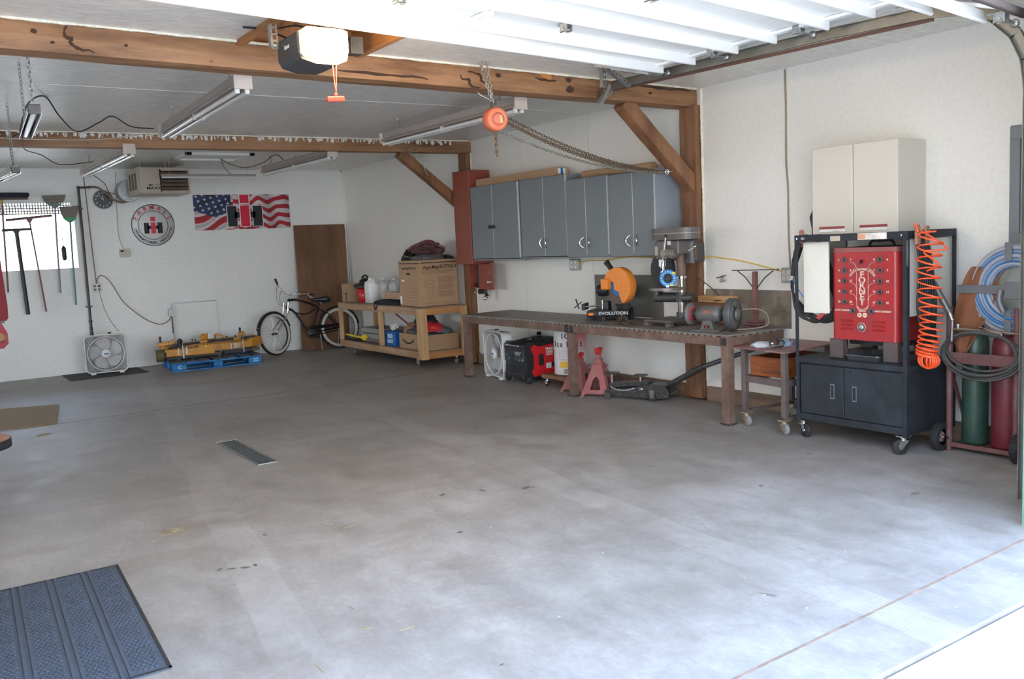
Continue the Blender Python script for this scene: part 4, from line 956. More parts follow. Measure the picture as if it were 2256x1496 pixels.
g = G(); g.cyl((-.40, -7.88, 1.36), (-.40, -7.88, 1.27), .038, n=18); g.cyl((-.40, -7.88, 1.27), (-.40, -7.88, 1.215), .024, n=18); g.cyl((-.40, -7.88, 1.215), (-.40, -7.88, 1.17), .028, .016, n=16); g.build('quill_chuck', M_chrome, t)
hb = P(-.40, -7.99, 1.385)
g = G(); g.cyl(hb+P(.06, 0, 0), hb+P(-.08, 0, -.0), .045, n=24); g.cyl(hb+P(-.08, 0, 0), hb+P(-.10, 0, 0), .032, n=20); g.build('feed_hub', mat('hub_grey', (.30, .27, .24), .4, .5), t, .004)
for d_ in (P(.0, -.03, .155), P(0, -.13, -.05), P(0, .045, -.14)):
    g = G(); g.cyl(hb+P(-.085, 0, 0), hb+P(-.085, 0, 0)+d_, .006, n=10); a_ = g.build('feed_lever', M_chrome, t)
    g = G(); g.ball(hb+P(-.085, 0, 0)+d_, .015, 12); g.build('knob', M_black, a_)
g = G(); g.box(-.404, -.40, -7.99, -7.93, 1.46, 1.495); g.build('data_plate', M_offw, t); g = G(); g.box(-.452, -.45, -7.88, -7.84, 1.37, 1.45); g.build('warning_label', mat('label_grey', (.42, .34, .27), .6), t)
g = G(); g.cyl((-.20, -8.05, 1.29), (-.20, -8.05, 1.48), .075, n=24); g.box(-.24, -.13, -8.14, -8.02, 1.30, 1.47); g.build('motor', M_dsteel, t, .01)
g = G(); g.box(-.245, -.235, -8.14, -8.04, 1.31, 1.47); g.build('motor_plate', M_rust, t, .003); g = G(); g.bar((-.25, -8.13, 1.43), (-.27, -8.08, 1.40), .015, .015); g.ball((-.25, -8.13, 1.435), .016); g.build('switch', M_chrome, t)
# discs leaning on the column: dark grinding disc and a blue labelled wheel
t2 = thing('dark_disc', 'large dark abrasive disc standing behind the drill press table', 'disc', (-.30, -7.80, 1.08)); g = G(); g.cyl((-.31, -7.78, 1.235), (-.295, -7.78, 1.235), .155, n=40); g.build('disc', M_black, t2, .002)
g = G(); g.cyl((-.318, -7.78, 1.235), (-.31, -7.78, 1.235), .03, n=16); g.build('arbor_ring', M_dsteel, t2)
t2 = thing('labelled_disc', 'blue labelled abrasive disc hanging at the drill press chuck', 'disc', (-.425, -7.97, 1.09)); dc = P(-.425, -7.97, 1.165)
g = G(); g.cyl(dc+P(.004, 0, 0), dc, .078, n=36); g.build('disc', M_blue, t2)
g = G(); g.torus(dc-P(.001, 0, 0), .03, .010, (1, 0, 0), 20, 6); g.cyl(dc, dc-P(.004, 0, 0), .022, n=16); g.build('centre_ring', M_black, t2)
g = G(); random.seed(8)
for i in range(16):
    a = i*PI/8; q = dc+P(-.0015, math.sin(a)*.057, math.cos(a)*.057); g.obox(q, .002, .012, .024, Matrix.Rotation(a, 3, 'X'))
g.build('label_print', mat('pale_blue_print', (.20, .50, .75), .4, var=.5, scale=50), t2)
g = G(); g.obox(dc+P(-.002, -.05, .045), .002, .03, .02); g.obox(dc+P(-.002, -.03, -.062), .002, .035, .014); g.build('warning_patch', mat('yellow_patch', (.75, .62, .05), .5), t2)
g = G(); g.box(dc.x-.004, dc.x-.001, dc.y-.006, dc.y+.018, dc.z-.082, dc.z-.060); g.build('price_tag', M_inkw, t2)
for n_ in ('drill_press', 'dark_disc', 'labelled_disc'): bpy.data.objects[n_].location.x -= .05
bpy.data.objects['labelled_disc'].rotation_euler.z = .6
cord('dark cord curving from the drill press down to the bench', [(-.2, -8.04, 1.16), (-.14, -8.10, 1.10), (-.08, -8.16, 1.02), (-.06, -8.2, .96), (-.1, -8.25, .95), (-.25, -8.30, .955)], .005, M_wire)
# ------------------------------------------------------------------ bench grinder
M_gr = mat('grinder_grey', (.115, .11, .10), .45, .1, .15, 12)
t = thing('bench_grinder', 'grey bench grinder with a red ringed wheel at the near end of the bench', 'grinder', (-.52, -8.55, ZB))
gc = P(-.56, -8.54, .875); ga = P(.33, -.95, 0).normalized(); gs = P(-.95, -.33, 0).normalized()
g = G(); g.lathe([(0, -.11), (.05, -.11), (.068, -.095), (.072, -.05), (.072, .05), (.066, .095), (.05, .11), (0, .11)], gc, ga, 28); g.build('motor', M_gr, t)
g = G(); g.prism([(-.07, 0), (.07, 0), (.05, .04), (.04, .09), (-.04, .09), (-.05, .04)], gc-P(0, 0, .14)-ga*-.0+gs*-.06, ga, (0, 0, 1), .12); g.build('pedestal', M_gr, t, .006)
g = G(); g.obox((gc.x, gc.y, ZB+.008), .20, .24, .016, Matrix.Rotation(.33, 3, 'Z')); g.build('foot', M_gr, t, .004)
sw = gc+gs*.063+P(0, 0, -.10)
g = G(); g.obox(sw, .012, .045, .022, Matrix.Rotation(.33, 3, 'Z')); g.build('switch', M_black, t, .002); g = G(); g.obox(sw+gs*.007, .006, .016, .014, Matrix.Rotation(.33, 3, 'Z')); g.build('switch_key', M_red, t)
g = G(); g.obox(gc+gs*.069+P(0, 0, .02), .004, .055, .035, Matrix.Rotation(.33, 3, 'Z')); g.build('name_plate', mat('plate_red', (.30, .10, .08), .4), t)
wn = gc+ga*.20; g = G(); g.lathe([(0, -.03), (.13, -.03), (.135, -.02), (.135, .02), (.13, .03), (0, .03)], wn, ga, 40); g.build('wheel_guard', mat('guard_dark', (.085, .085, .085), .5, .2), t, .003)
g = G(); g.lathe([(.0, .03), (.05, .034), (.055, .045), (.04, .062), (0, .068)], wn, ga, 28); g.build('guard_cap', M_gr, t)
g = G(); g.lathe([(.06, .0305), (.12, .0305), (.12, .034), (.06, .034)], wn+P(0, 0, .0), ga, 40); g.build('guard_face', M_gr, t)
g = G(); g.bar(wn+ga*.036+gs*.055+P(0, 0, .075), wn+ga*.036+gs*.01+P(0, 0, .03), .012, .004, ga); g.build('tool_rest', M_black, t)
wf = gc-ga*.175; g = G(); g.lathe([(.0, -.015), (.088, -.015), (.092, -.01), (.092, .01), (.088, .015), (0, .015)], wf, ga, 36); g.build('wire_wheel', mat('wire_wheel', (.17, .165, .16), .7, .3, .3, 80, .6, 120), t)
g = G(); g.lathe([(.045, .016), (.062, .016), (.062, .02), (.045, .02)], wf, ga, 36); g.build('red_ring', M_red, t)
g = G(); g.cyl(wf, gc-ga*.10, .018, n=14); g.cyl(gc+ga*.1, wn, .02, n=14); g.build('shaft', M_dsteel, t)
cord('brown cord curling from the bench grinder round to the stand foot', [(-.35, -8.70, .90), (-.25, -8.78, .90), (-.20, -8.84, .85), (-.22, -8.86, .77), (-.33, -8.80, .745), (-.45, -8.72, .745)], .006, M_twire)
# T stand on the bench
t = thing('roller_stand', 'rusty steel T shaped stand on the near end of the bench', 'stand', (-.19, -8.71, ZB))
g = G(); g.bar((-.19, -8.71, ZB+.06), (-.19, -8.71, 1.21), .036, .036, (0, 1, 0)); g.build('post', M_rust2, t, .003)
g = G(); g.bar((-.19, -8.47, 1.218), (-.19, -8.95, 1.226), .03, .008); g.build('top_bar', M_dsteel, t)
for y in (-8.52, -8.90):
    g = G(); g.tube([(-.19, y, 1.215), (-.19, (y-8.71)/2+.0+(-.01 if y < -8.7 else .01), 1.16), (-.19, -8.71+(.02 if y > -8.7 else -.02), 1.07)], .005, 6); g.build('brace', M_dsteel, t)
for i, (w_, z) in enumerate(((.14, ZB), (.12, ZB+.024), (.10, ZB+.046))):
    g = G(); g.box(-.25, -.13, -8.71-w_/2, -8.71+w_/2, z, z+.018); g.build('foot_plate', M_rust2, t, .003)
g = G(); g.tube([(-.42, -8.72, ZB+.01), (-.25, -8.78, ZB+.01)], .006, 6); g.tube([(-.40, -8.66, ZB+.01), (-.30, -8.80, ZB+.012)], .005, 6); tag(g.build('loose_rods', M_dsteel), 'loose steel rods on the bench at the foot of the T stand', 'rods')
# ------------------------------------------------------------------ under the bench
def box_fan(label, c, rz, w=.53, blades=True):
    """c = centre of the foot line"""
    t = thing('box_fan', label, 'fan', c, 'square box fans'); R = Matrix.Rotation(rz, 3, 'Z'); c = Vector(c); h = .54; D = .11
    def rr(hw, z0, z1, r, n=6):
        pts = []
        for (cx, cz, a0) in ((hw-r, z1-r, 0), (-hw+r, z1-r, PI/2), (-hw+r, z0+r, PI), (hw-r, z0+r, 1.5*PI)):
            for i in range(n+1): a = a0+PI/2*i/n; pts.append((cx+r*math.cos(a), cz+r*math.sin(a)))
        return pts
    T = lambda x, y, z: c + R @ Vector((x, y, z))
    out = rr(w/2, .02, h, .06); inn = rr(w/2-.012, .032, h-.012, .05)
    vs = []; n = len(out); fs = []
    for (a, b) in zip(out, inn): vs += [T(a[0], -D/2, a[1]), T(a[0], D/2, a[1]), T(b[0], D/2, b[1]), T(b[0], -D/2, b[1])]
    for i in range(n):
        j = (i+1) % n
        for k in range(4): fs.append((i*4+k, i*4+(k+1) % 4, j*4+(k+1) % 4, j*4+k))
    g = G(); g.add(vs, fs); g.build('housing', M_offw, t, .003)
    g = G(); g.tube([T(a[0]*.985, -D/2-.004, .005+a[1]*.985) for a in out], .008, 8, True); g.build('front_rim', M_offw, t)
    cz = .28; g = G()
    g.torus(T(0, -D/2-.004, cz), w*.44, .007, R @ Vector((0, 1, 0)), 40, 6); g.build('guard_ring', M_offw, t)
    g = G()
    for i in range(44):
        a = 2*PI*i/44; r0 = .06; r1 = w*.44
        pts = []
        for k in range(5): rr_ = r0+(r1-r0)*k/4; aa = a+.35*k/4; pts.append(T(rr_*math.cos(aa), -D/2-.003, cz+rr_*math.sin(aa)))
        g.tube(pts, .0016, 4)
    for r_ in (.11, .17): g.torus(T(0, -D/2-.001, cz), r_, .002, R @ Vector((0, 1, 0)), 36, 4)
    for i in range(30):   # vertical wires in the corners
        x = -w/2+.02+i*(w-.04)/29; hh = (max(0, (w*.44)**2-x*x))**.5
        if hh+cz < h-.02: g.tube([T(x, -D/2-.003, cz+hh), T(x, -D/2-.003, h-.02)], .0014, 4)
        if cz-hh > .04: g.tube([T(x, -D/2-.003, .035), T(x, -D/2-.003, cz-hh)], .0014, 4)
    g.build('front_grille', mat('grille_wire', (.55, .53, .52), .5, .2), t, kind='stuff')
    g = G()
    for i in range(62): x = -w/2+.02+i*(w-.04)/61; g.tube([T(x, D/2-.004, .035), T(x, D/2-.004, h-.02)], .0027, 4)  # rear wires crowded and darkened to imitate the shaded inside of the fan
    g.build('rear_grille', mat('shaded_rear_wire', (.20, .18, .18), .6, .2), t, kind='stuff')
    if blades:
        for k in range(5):
            g = G(); a = 2*PI*k/5+.3; pts = []; n = 8; vs = []
            for i in range(n+1):
                r_ = .05+.165*i/n; wd = .035+.075*math.sin(PI*(i/n)*.62)
                if i == n: wd *= .55
                for s_ in (-1, 1):
                    aa = a+s_*wd/(r_+.03)+.25*i/n; vs.append(T(r_*math.cos(aa), s_*.016*(1-.4*i/n), cz+r_*math.sin(aa)))
            g.add(vs, [(2*i, 2*i+1, 2*i+3, 2*i+2) for i in range(n)], True)
            g.add([v+R @ Vector((0, .003, 0)) for v in vs], [(2*i+2, 2*i+3, 2*i+1, 2*i) for i in range(n)], True)
            g.build('blade', mat('fan_blade', (.62, .60, .61), .45, 0, .04), t)
    g = G(); g.lathe([(0, -.072), (.05, -.070), (.062, -.062), (.064, -.03), (0, -.03)], T(0, 0, cz), R @ Vector((0, 1, 0)), 28); hub = g.build('hub_badge', M_offw, t)
    g = G(); p = T(0, -.074, cz); U = R @ Vector((1, 0, 0)); g.prism([(-.03, -.008), (.03, -.008), (.03, .008), (-.03, .008)], p, U, (0, 0, 1), .001); g.build('blue_badge', M_blue, hub)
    for s_ in (-1, 1): g = G(); g.obox(T(s_*w*.34, 0, .01), .06, .16, .02, R); g.build('foot', M_offw, t, .004)
    g = G(); g.bar(T(-w*.18, -.02, h+.008), T(w*.18, -.02, h+.008), .03, .016); g.build('handle', M_offw, t, .006)
    g = G(); g.cyl(T(w*.12, -.03, h+.012), T(w*.12, -.03, h+.03), .022, n=12); g.build('speed_knob', M_black if rz < .5 else M_offw, t)
    return t
f1 = box_fan('off-white box fan standing on the black mat by the back wall', (-3.89, -.42, .006), -.10)
g = G(); g.add([(-4.42, -.84, .001), (-3.42, -.80, .001), (-3.44, -.03, .001), (-4.42, -.03, .001), (-4.42, -.84, .006), (-3.42, -.80, .006), (-3.44, -.03, .006), (-4.42, -.03, .006)], [(3, 2, 1, 0), (4, 5, 6, 7), (0, 1, 5, 4), (1, 2, 6, 5), (2, 3, 7, 6), (3, 0, 4, 7)])
tag(g.build('rubber_mat', mat('mat_black', (.045, .043, .042), .85, 0, .2, 20)), 'thin black mat under the box fan by the back wall', 'mat')
box_fan('box fan stored under the bench behind the red generator', (-.50, -5.17, 0), -1.72, blades=True)
# generator
M_gblk = mat('generator_black', (.022, .023, .025), .4, 0, .1)
t = thing('generator', 'red and black portable generator under the steel bench', 'generator', (-.40, -5.66, 0))
# profile of the body in x-z, extruded along y; front face at x=-.60
GX0, GX1, GY0, GY1 = -.60, -.07, -5.885, -5.44
side = [(GX0+.0, .06), (GX1, .07), (GX1, .44), (GX1-.05, .475), (GX0+.14, .445), (GX0+.04, .455), (GX0, .42), (GX0+.02, .25)]
g = G(); g.prism(side[::-1], (0, GY1-.015, 0), (1, 0, 0), (0, 0, 1), (GY1-GY0)-.03); g.v = [Vector((v.x, v.y, v.z)) for v in g.v]
g.build('body', M_gblk, t, .015, 3)
for yy, s_ in ((GY0, -1), (GY1, 1)):
    pan = [(GX0+.10, .075), (GX1-.01, .095), (GX1-.01, .435), (GX0+.17, .40), (GX0+.11, .425), (GX0+.065, .385), (GX0+.105, .31), (GX0+.105, .17), (GX0+.07, .12)]
    g = G(); g.prism(pan if s_ < 0 else pan[::-1], (0, yy+(.002 if s_ < 0 else -.002)*0+(.016 if s_ < 0 else -.016), 0), (1, 0, 0), (0, 0, 1), .018); pn = g.build('side_panel', M_red, t, .006, 3)
    if s_ < 0:
        g = G(); g.prism([(GX0+.16, .20), (GX0+.165, .315), (GX0+.225, .322), (GX0+.232, .205), (GX0+.22, .19), (GX0+.17, .188)], (0, yy-.001, 0), (1, 0, 0), (0, 0, 1), .004); g.build('recessed_grip', M_gblk, pn, .004)
        text('PREDATOR', .042, (GX0+.375, yy-.0035, .365), M_inkw, pn, bold=.001, sx=1.1); text('3500', .045, (GX0+.31, yy-.0035, .328), M_inkw, pn, bold=.0012, sx=1.1); text('INVERTER', .018, (GX0+.31, yy-.0035, .300), M_inkw, pn, bold=.0005, sx=1.1)
        g = G(); g.box(GX0+.26, GX0+.33, yy-.004, yy-.002, .15, .21); g.build('spec_label', mat('label_pale', (.68, .70, .74), .4), pn); g = G(); g.box(GX0+.335, GX0+.385, yy-.004, yy-.002, .165, .215); g.build('warning_label', M_gblk, pn)
fx_ = GX0-.001
g = G(); g.box(fx_-.012, fx_+.03, GY0+.04, GY1-.04, .235, .365); pn = g.build('control_panel', mat('panel_dark', (.035, .037, .04), .5), t, .006)
random.seed(21)
for (dy_, dz, r_, mm) in ((.10, .33, .022, M_dsteel), (.10, .27, .018, M_chrome), (.17, .30, .026, M_gblk), (.17, .255, .018, M_gblk), (.24, .335, .012, M_chrome), (.25, .285, .022, M_dsteel), (.30, .26, .016, M_chrome), (.33, .32, .016, M_gblk), (.055, .30, .012, M_blue), (.36, .265, .013, M_steel)):
    g = G(); g.cyl((fx_-.010, GY1-.03-dy_, dz), (fx_-.018, GY1-.03-dy_, dz), r_, n=14); g.build('socket', mm, pn)
g = G(); g.box(fx_-.014, fx_-.012, GY0+.08, GY0+.20, .31, .35); g.build('display_frame', M_steel, pn)
g = G()
for i in range(7): g.bar((fx_-.004, GY0+.045, .11+i*.015), (fx_-.004, GY1-.045, .11+i*.015), .010, .006)
g.build('front_louvres', mat('louvre_black', (.035, .035, .037), .5), t)
g = G(); g.bar((fx_-.015, GY0+.11, .415), (fx_-.015, GY1-.07, .415), .024, .024); g.build('carry_handle', M_chrome, t, .008)
g = G(); g.bar((fx_+.01, GY0+.05, .375), (fx_+.01, GY1-.05, .375), .03, .03); g.build('bumper', M_gblk, t, .008); g = G(); g.bar((fx_-.008, GY0+.04, .085), (fx_-.008, GY1-.04, .085), .03, .05); g.build('bumper', M_gblk, t, .008)
for i in range(6):
    g = G(); g.cyl((fx_+.045, GY0+.012, .16+i*.03), (fx_+.045, GY0-.004, .16+i*.03), .010, n=8); g.build('corner_rib', M_gblk, t)
for y in (GY0+.02, GY1-.02):
    g = G(); g.lathe([(0, -.02), (.032, -.02), (.038, -.012), (.038, .012), (.032, .02), (0, .02)], (GX0+.04, y, .038), (0, 1, 0), 20); wl = g.build('wheel', M_rubber, t)
    g = G(); g.cyl((GX0+.04, y-.022, .038), (GX0+.04, y+.022, .038), .014, n=12); g.build('hub', M_dsteel, wl)
for y in (GY0+.05, GY1-.05): g = G(); g.box(GX1-.08, GX1-.03, y-.02, y+.02, 0, .07); g.build('rubber_foot', M_rubber, t, .004)
g = G(); g.box(GX0-.018, GX0-.012, GY0+.04, GY0+.10, .07, .10); g.build('red_tag', M_red, t)
g = G(); g.cyl((GX0+.25, -5.62, .44), (GX0+.25, -5.62, .478), .04, n=20); g.build('fuel_cap', M_gblk, t, .004)
g = G(); g.bar((GX0+.30, -5.72, .49), (GX0+.37, -5.62, .52), .05, .035); g.bar((GX0+.28, -5.76, .478), (GX0+.31, -5.70, .49), .03, .02); tag(g.build('work_glove', M_black, bevel=.01), 'small black tool lying on top of the red generator', 'tool')
# ice melt drum on a wooden dolly
M_drum = mat('drum_white', (.72, .68, .66), .5, 0, .05)
t = thing('ice_melt_drum', 'white and red printed ice melt drum on a wooden dolly under the bench', 'drum', (-.30, -6.28, .13))
DC = P(-.30, -6.28, 0); DR = .175
g = G(); g.cyl((DC.x, DC.y, .135), (DC.x, DC.y, .625), DR, n=40); g.build('drum', M_drum, t, .004)
def wrap(g, a0, a1, z0, z1, r, n=10):
    vs = []
    for i in range(n+1):
        a = a0+(a1-a0)*i/n; d = P(math.cos(a), math.sin(a), 0)
        vs += [DC+d*r+P(0, 0, z0), DC+d*r+P(0, 0, z1)]
    g.add(vs, [(2*i, 2*i+2, 2*i+3, 2*i+1) for i in range(n)], True)
va = math.atan2(-.83, -.56)
M_fade = _new('faded_red_print')
m_, nt_, b_ = M_fade
tc_ = nt_.nodes.new('ShaderNodeTexCoord'); sp_ = nt_.nodes.new('ShaderNodeSeparateXYZ'); nt_.links.new(tc_.outputs['Object'], sp_.inputs[0])
r_ = _ramp(nt_, sp_.outputs[2], [(.18, (.70, .66, .64)), (.46, (.72, .10, .12))]); nt_.links.new(r_.outputs[0], b_.inputs['Base Color']); b_.inputs['Roughness'].default_value = .5
g = G(); wrap(g, va+.35, va+1.9, .14, .62, DR+.001, 16); g.build('red_print', m_, t)
def wraptext(body, size, z, a, m, parent, ext=.001, bold=.001):
    d = P(math.cos(a), math.sin(a), 0); return text(body, size, DC+d*(DR+.003)+P(0, 0, z-.012), m, parent, U=P(-d.y, d.x, 0), V=(0, 0, 1), bold=bold, ext=ext)
for i, ch in enumerate('ICE'): wraptext(ch, .085, .555, va-.55+i*.29, M_ink, t)
for i, ch in enumerate('Ice Melt'): 
    if ch != ' ': wraptext(ch, .085, .47, va-1.12+i*.25, M_ink, t)
M_fine = mat('fine_print_grey', (.33, .32, .34), .6)
g = G()
for i in range(12):
    z = .42-i*.012; wrap(g, va-.85, va-.05-.1*(i % 3), z, z+.004, DR+.0015, 8)
g.build('fine_print', M_fine, t, kind='stuff')
g = G(); wrap(g, va-.75, va-.25, .21, .28, DR+.002, 6); g.build('yellow_label', mat('amber_label', (.75, .46, .05), .5), t); g = G(); wrap(g, va-.5, va-.25, .15, .20, DR+.002, 4); g.build('bar_label', M_fine, t)
t = thing('drum_dolly', 'small wooden dolly under the ice melt drum', 'dolly', (-.30, -6.28, 0)); g = G(); g.box(-.54, -.08, -6.50, -6.06, .09, .128); g.build('board', M_pine if 0 else M_timberb, t, .004)
for (x, y) in ((-.50, -6.12), (-.50, -6.45), (-.12, -6.12), (-.12, -6.45)): caster(t, x, y, .09, .028, .02, (0, 1))
# jack stands
M_js = mat('jack_stand_maroon', (.33, .10, .095), .55, 0, .12, 10, dirt=(.30, .17, .16), dscale=4)
M_jsr = mat('jack_stand_red', (.55, .03, .025), .4)
def jack_stand(label, x, y, rz, h=.30, top=.43):
    t = thing('jack_stand', label, 'jack stand', (x, y, 0), 'dusty red jack stands'); R = Matrix.Rotation(rz, 3, 'Z'); c = P(x, y, 0)
    T = lambda a, b, z: c+R @ Vector((a, b, z))
    w = .15
    for k in range(4):
        Rk = Matrix.Rotation(k*PI/2, 3, 'Z'); TT = lambda a, b, z: T(*(Rk @ Vector((a, b, z))))
        # trapezoid side with rounded triangular window, built as a ring
        out = [(-w, 0), (-w+.03, 0), (-w+.05, .03), (w-.05, .03), (w-.03, 0), (w, 0), (.05, h), (-.05, h)]
        inn = [(-.055, .07), (.055, .07), (.03, .17), (0, .20), (-.03, .17)]
        def q(u, v): f = v/h; d = w*(1-f)+.05*f; return TT(u, -d, v)
        O = [q(*p) for p in out]; I = [q(*p) for p in inn]; off = TT(0, 1, 0)-TT(0, 0, 0)
        if k % 2 == 0 or True:
            fs = [(0, 1, 2, 8), (2, 3, 9, 8), (3, 4, 5, 9), (5, 6, 11, 10), (5, 10, 9), (6, 7, 12, 11), (7, 0, 8, 12), (6, 11, 11)][:7]
            g = G(); vs = O+I; 
            fs = [(0, 1, 2, 8), (2, 3, 9, 8), (3, 4, 5, 9), (5, 10, 9), (5, 6, 10), (6, 11, 10), (6, 7, 11), (7, 12, 11), (7, 0, 12), (0, 8, 12)]
            g.add(vs, fs); g.add([v+off*.004 for v in vs], [f[::-1] for f in fs]); g.build('leg_plate', M_js, t)
    g = G(); g.obox(T(0, 0, h+.008), .11, .11, .016, R); g.obox(T(0, 0, h+.035), .07, .07, .06, R); g.build('collar', M_js, t, .004)
    g = G(); g.obox(T(0, 0, (h*.5+top-.03)/2), .034, .03, top-.03-h*.5, R)
    for i in range(8): g.obox(T(.019, 0, h*.55+i*.03), .008, .028, .012, R)
    g.build('ratchet_post', M_js, t)
    U = R @ Vector((1, 0, 0))
    g = G(); g.prism([(-.055, .03), (-.045, .0), (-.02, -.03), (.02, -.03), (.045, 0), (.055, .03), (.045, .04), (.02, .022), (0, .006), (-.02, .022), (-.045, .04)], T(0, .022, top-.005), U, (0, 0, 1), .044); g.build('saddle', M_jsr, t, .004)
    g = G(); g.tube(smoothpts([T(-.05, -.045, h+.03), T(.0, -.055, h+.0), T(.06, -.05, h-.02), T(.11, -.05, h-.015)]), .009, 8); g.build('lever', M_js, t)
jack_stand('dusty red jack stand half hidden by the middle bench leg', -.46, -6.63, .25, .27, .36)
jack_stand('dusty red jack stand beside the floor jack', -.49, -6.98, .5, .30, .44)
# floor jack
t = thing('floor_jack', 'low black floor jack with two square pads and a long handle under the bench', 'floor jack', (-.42, -7.3, 0))
jx, ja = P(-.49, -7.13, 0), P(-.24, -7.70, 0)
d = (ja-jx).normalized(); sd = P(-d.y, d.x, 0); M_jk = mat('jack_black', (.075, .072, .068), .4, .5, .35, 30)
for s_ in (-1, 1):
    g = G(); g.prism([(0, .045), (.0, .085), (.30, .12), (.42, .15), (.62, .15), (.66, .10), (.66, .035), (.5, .02), (.1, .035)], jx+sd*s_*.10, d, (0, 0, 1), .008); g.build('side_plate', M_jk, t, .002)
for k, (a, z, r_) in enumerate(((.04, .035, .035), (.04, .035, .035))):
    s_ = -1 if k == 0 else 1; g = G(); c = jx+d*a+sd*s_*.12+P(0, 0, z); g.cyl(c-sd*.014, c+sd*.014, r_, n=18); g.build('front_roller', M_dsteel, t, .003)
for s_ in (-1, 1):
    c = jx+d*.5+sd*s_*.13; g = G(); g.prism([(-.02, .11), (.03, .11), (.03, .04), (-.005, .03)], c+sd*.016, d, (0, 0, 1), .004); g.prism([(-.02, .11), (.03, .11), (.03, .04), (-.005, .03)], c-sd*.02, d, (0, 0, 1), .004); fk = g.build('caster_fork', M_chrome, t)
    g = G(); g.cyl(c+P(0, 0, .033)-sd*.013+d*.01, c+P(0, 0, .033)+sd*.013+d*.01, .033, n=18); g.build('caster_wheel', M_rubber, fk)
g = G(); g.bar(jx+d*.02-P(0, 0, -.12), jx+d*.42+P(0, 0, .155), .09, .045); g.build('lift_arm', M_jk, t, .006)
g = G(); g.bar(jx+d*.44+P(0, 0, .145), jx+d*.64+P(0, 0, .15), .18, .012); g.bar(jx+d*.40+P(0, 0, .09), jx+d*.60+P(0, 0, .09), .12, .07); g.build('frame_top', M_jk, t, .004)
for a, z in ((.03, .235), (.33, .225)):
    c = jx+d*a; g = G(); g.obox(c+P(0, 0, z), .12, .12, .012, Matrix.Rotation(.5, 3, 'Z')); pd = g.build('pad', M_jk, t, .002)
    g = G(); g.cyl(c+P(0, 0, z-.006), c+P(0, 0, .14), .010, n=10); g.build('pad_screw', M_chrome, pd)
g = G(); g.cyl(jx+d*.38+sd*-.12+P(0, 0, .11), jx+d*.38+sd*.12+P(0, 0, .11), .014, n=10); g.cyl(jx+d*.64+sd*-.14+P(0, 0, .06), jx+d*.64+sd*.14+P(0, 0, .06), .008, n=8); g.ball(jx+d*.40-sd*.125+P(0, 0, .115), .018); g.build('cross_pins', M_chrome, t)
g = G(); chain(g, catenary(jx+d*.06-sd*.11+P(0, 0, .12), jx+d*.32-sd*.115+P(0, 0, .12), .03, 8), .003, .022, 8); g.build('safety_chain', M_chrome, t)
h0, h1, h2 = jx+d*.60+P(0, 0, .13), P(-.22, -8.13, .355), P(-.05, -8.78, .60)
g = G(); g.tube([h0, h1], .028, 12); g.build('handle_socket', M_jk, t); g = G(); g.tube([h1, h2], .021, 12); g.build('handle', mat('handle_grey', (.11, .11, .115), .35, .5), t)
# ------------------------------------------------------------------ small steel cart with orange drawer box
t = thing('steel_cart', 'small maroon topped steel cart on casters between bench and welding cart', 'cart', (-.36, -9.15, 0))
ZT = .64
g = G(); g.add([(-.68, -8.86, ZT-.012), (-.76, -9.47, ZT-.012), (-.02, -9.40, ZT-.012), (-.02, -8.92, ZT-.012), (-.68, -8.86, ZT), (-.76, -9.47, ZT), (-.02, -9.40, ZT), (-.02, -8.92, ZT)], [(3, 2, 1, 0), (4, 5, 6, 7), (0, 1, 5, 4), (1, 2, 6, 5), (2, 3, 7, 6), (3, 0, 4, 7)])
g.build('top_plate', mat('maroon_plate', (.24, .105, .10), .5, .1, .15, 8, dirt=(.28, .20, .19), dscale=4), t, .004)
M_sc = mat('cart_steel', (.14, .105, .095), .55, .2, .2, 10)
for (x, y) in ((-.62, -8.96), (-.68, -9.40), (-.08, -8.98), (-.10, -9.36)):
    g = G(); g.box(x-.021, x+.021, y-.021, y+.021, .131, ZT-.0125); g.build('leg', M_sc, t, .002)
for (a, b, z) in (((-.62, -8.97), (-.68, -9.39), .385), ((-.62, -8.97), (-.08, -8.99), .12), ((-.68, -9.40), (-.10, -9.37), .12), ((-.08, -8.99), (-.10, -9.36), .385), ((-.62, -8.97), (-.08, -8.99), .385), ((-.68, -9.40), (-.10, -9.37), .385)):
    g = G(); g.bar((*a, z), (*b, z), .035, .05 if z > .2 else .02); g.build('rail', M_sc, t)
for (x, y) in ((-.62, -8.97), (-.68, -9.39), (-.1, -9.0), (-.12, -9.36)): caster(t, x, y, .11, .042, .028, (-.3, -.9), mat('grey_rubber', (.25, .24, .23), .6), mat('brassy_fork', (.45, .38, .26), .4, .7))
t = thing('drawer_box', 'worn orange brown wooden drawer box on the shelf of the small steel cart', 'box', (-.38, -9.19, .41))
M_ob = mat_timber('orange_box_wood', (.29, .08, .02), (.09, .03, .014), 1, 2.2, True)
for q in [(-.60, -.585, -9.34, -9.0, .412, .565), (-.14, -.125, -9.34, -9.02, .412, .565), (-.585, -.14, -9.02, -9.005, .412, .565), (-.585, -.14, -9.34, -9.325, .412, .565), (-.585, -.14, -9.325, -9.02, .412, .425)]:
    g = G(); g.box(*q); g.build('board', M_ob, t, .003)
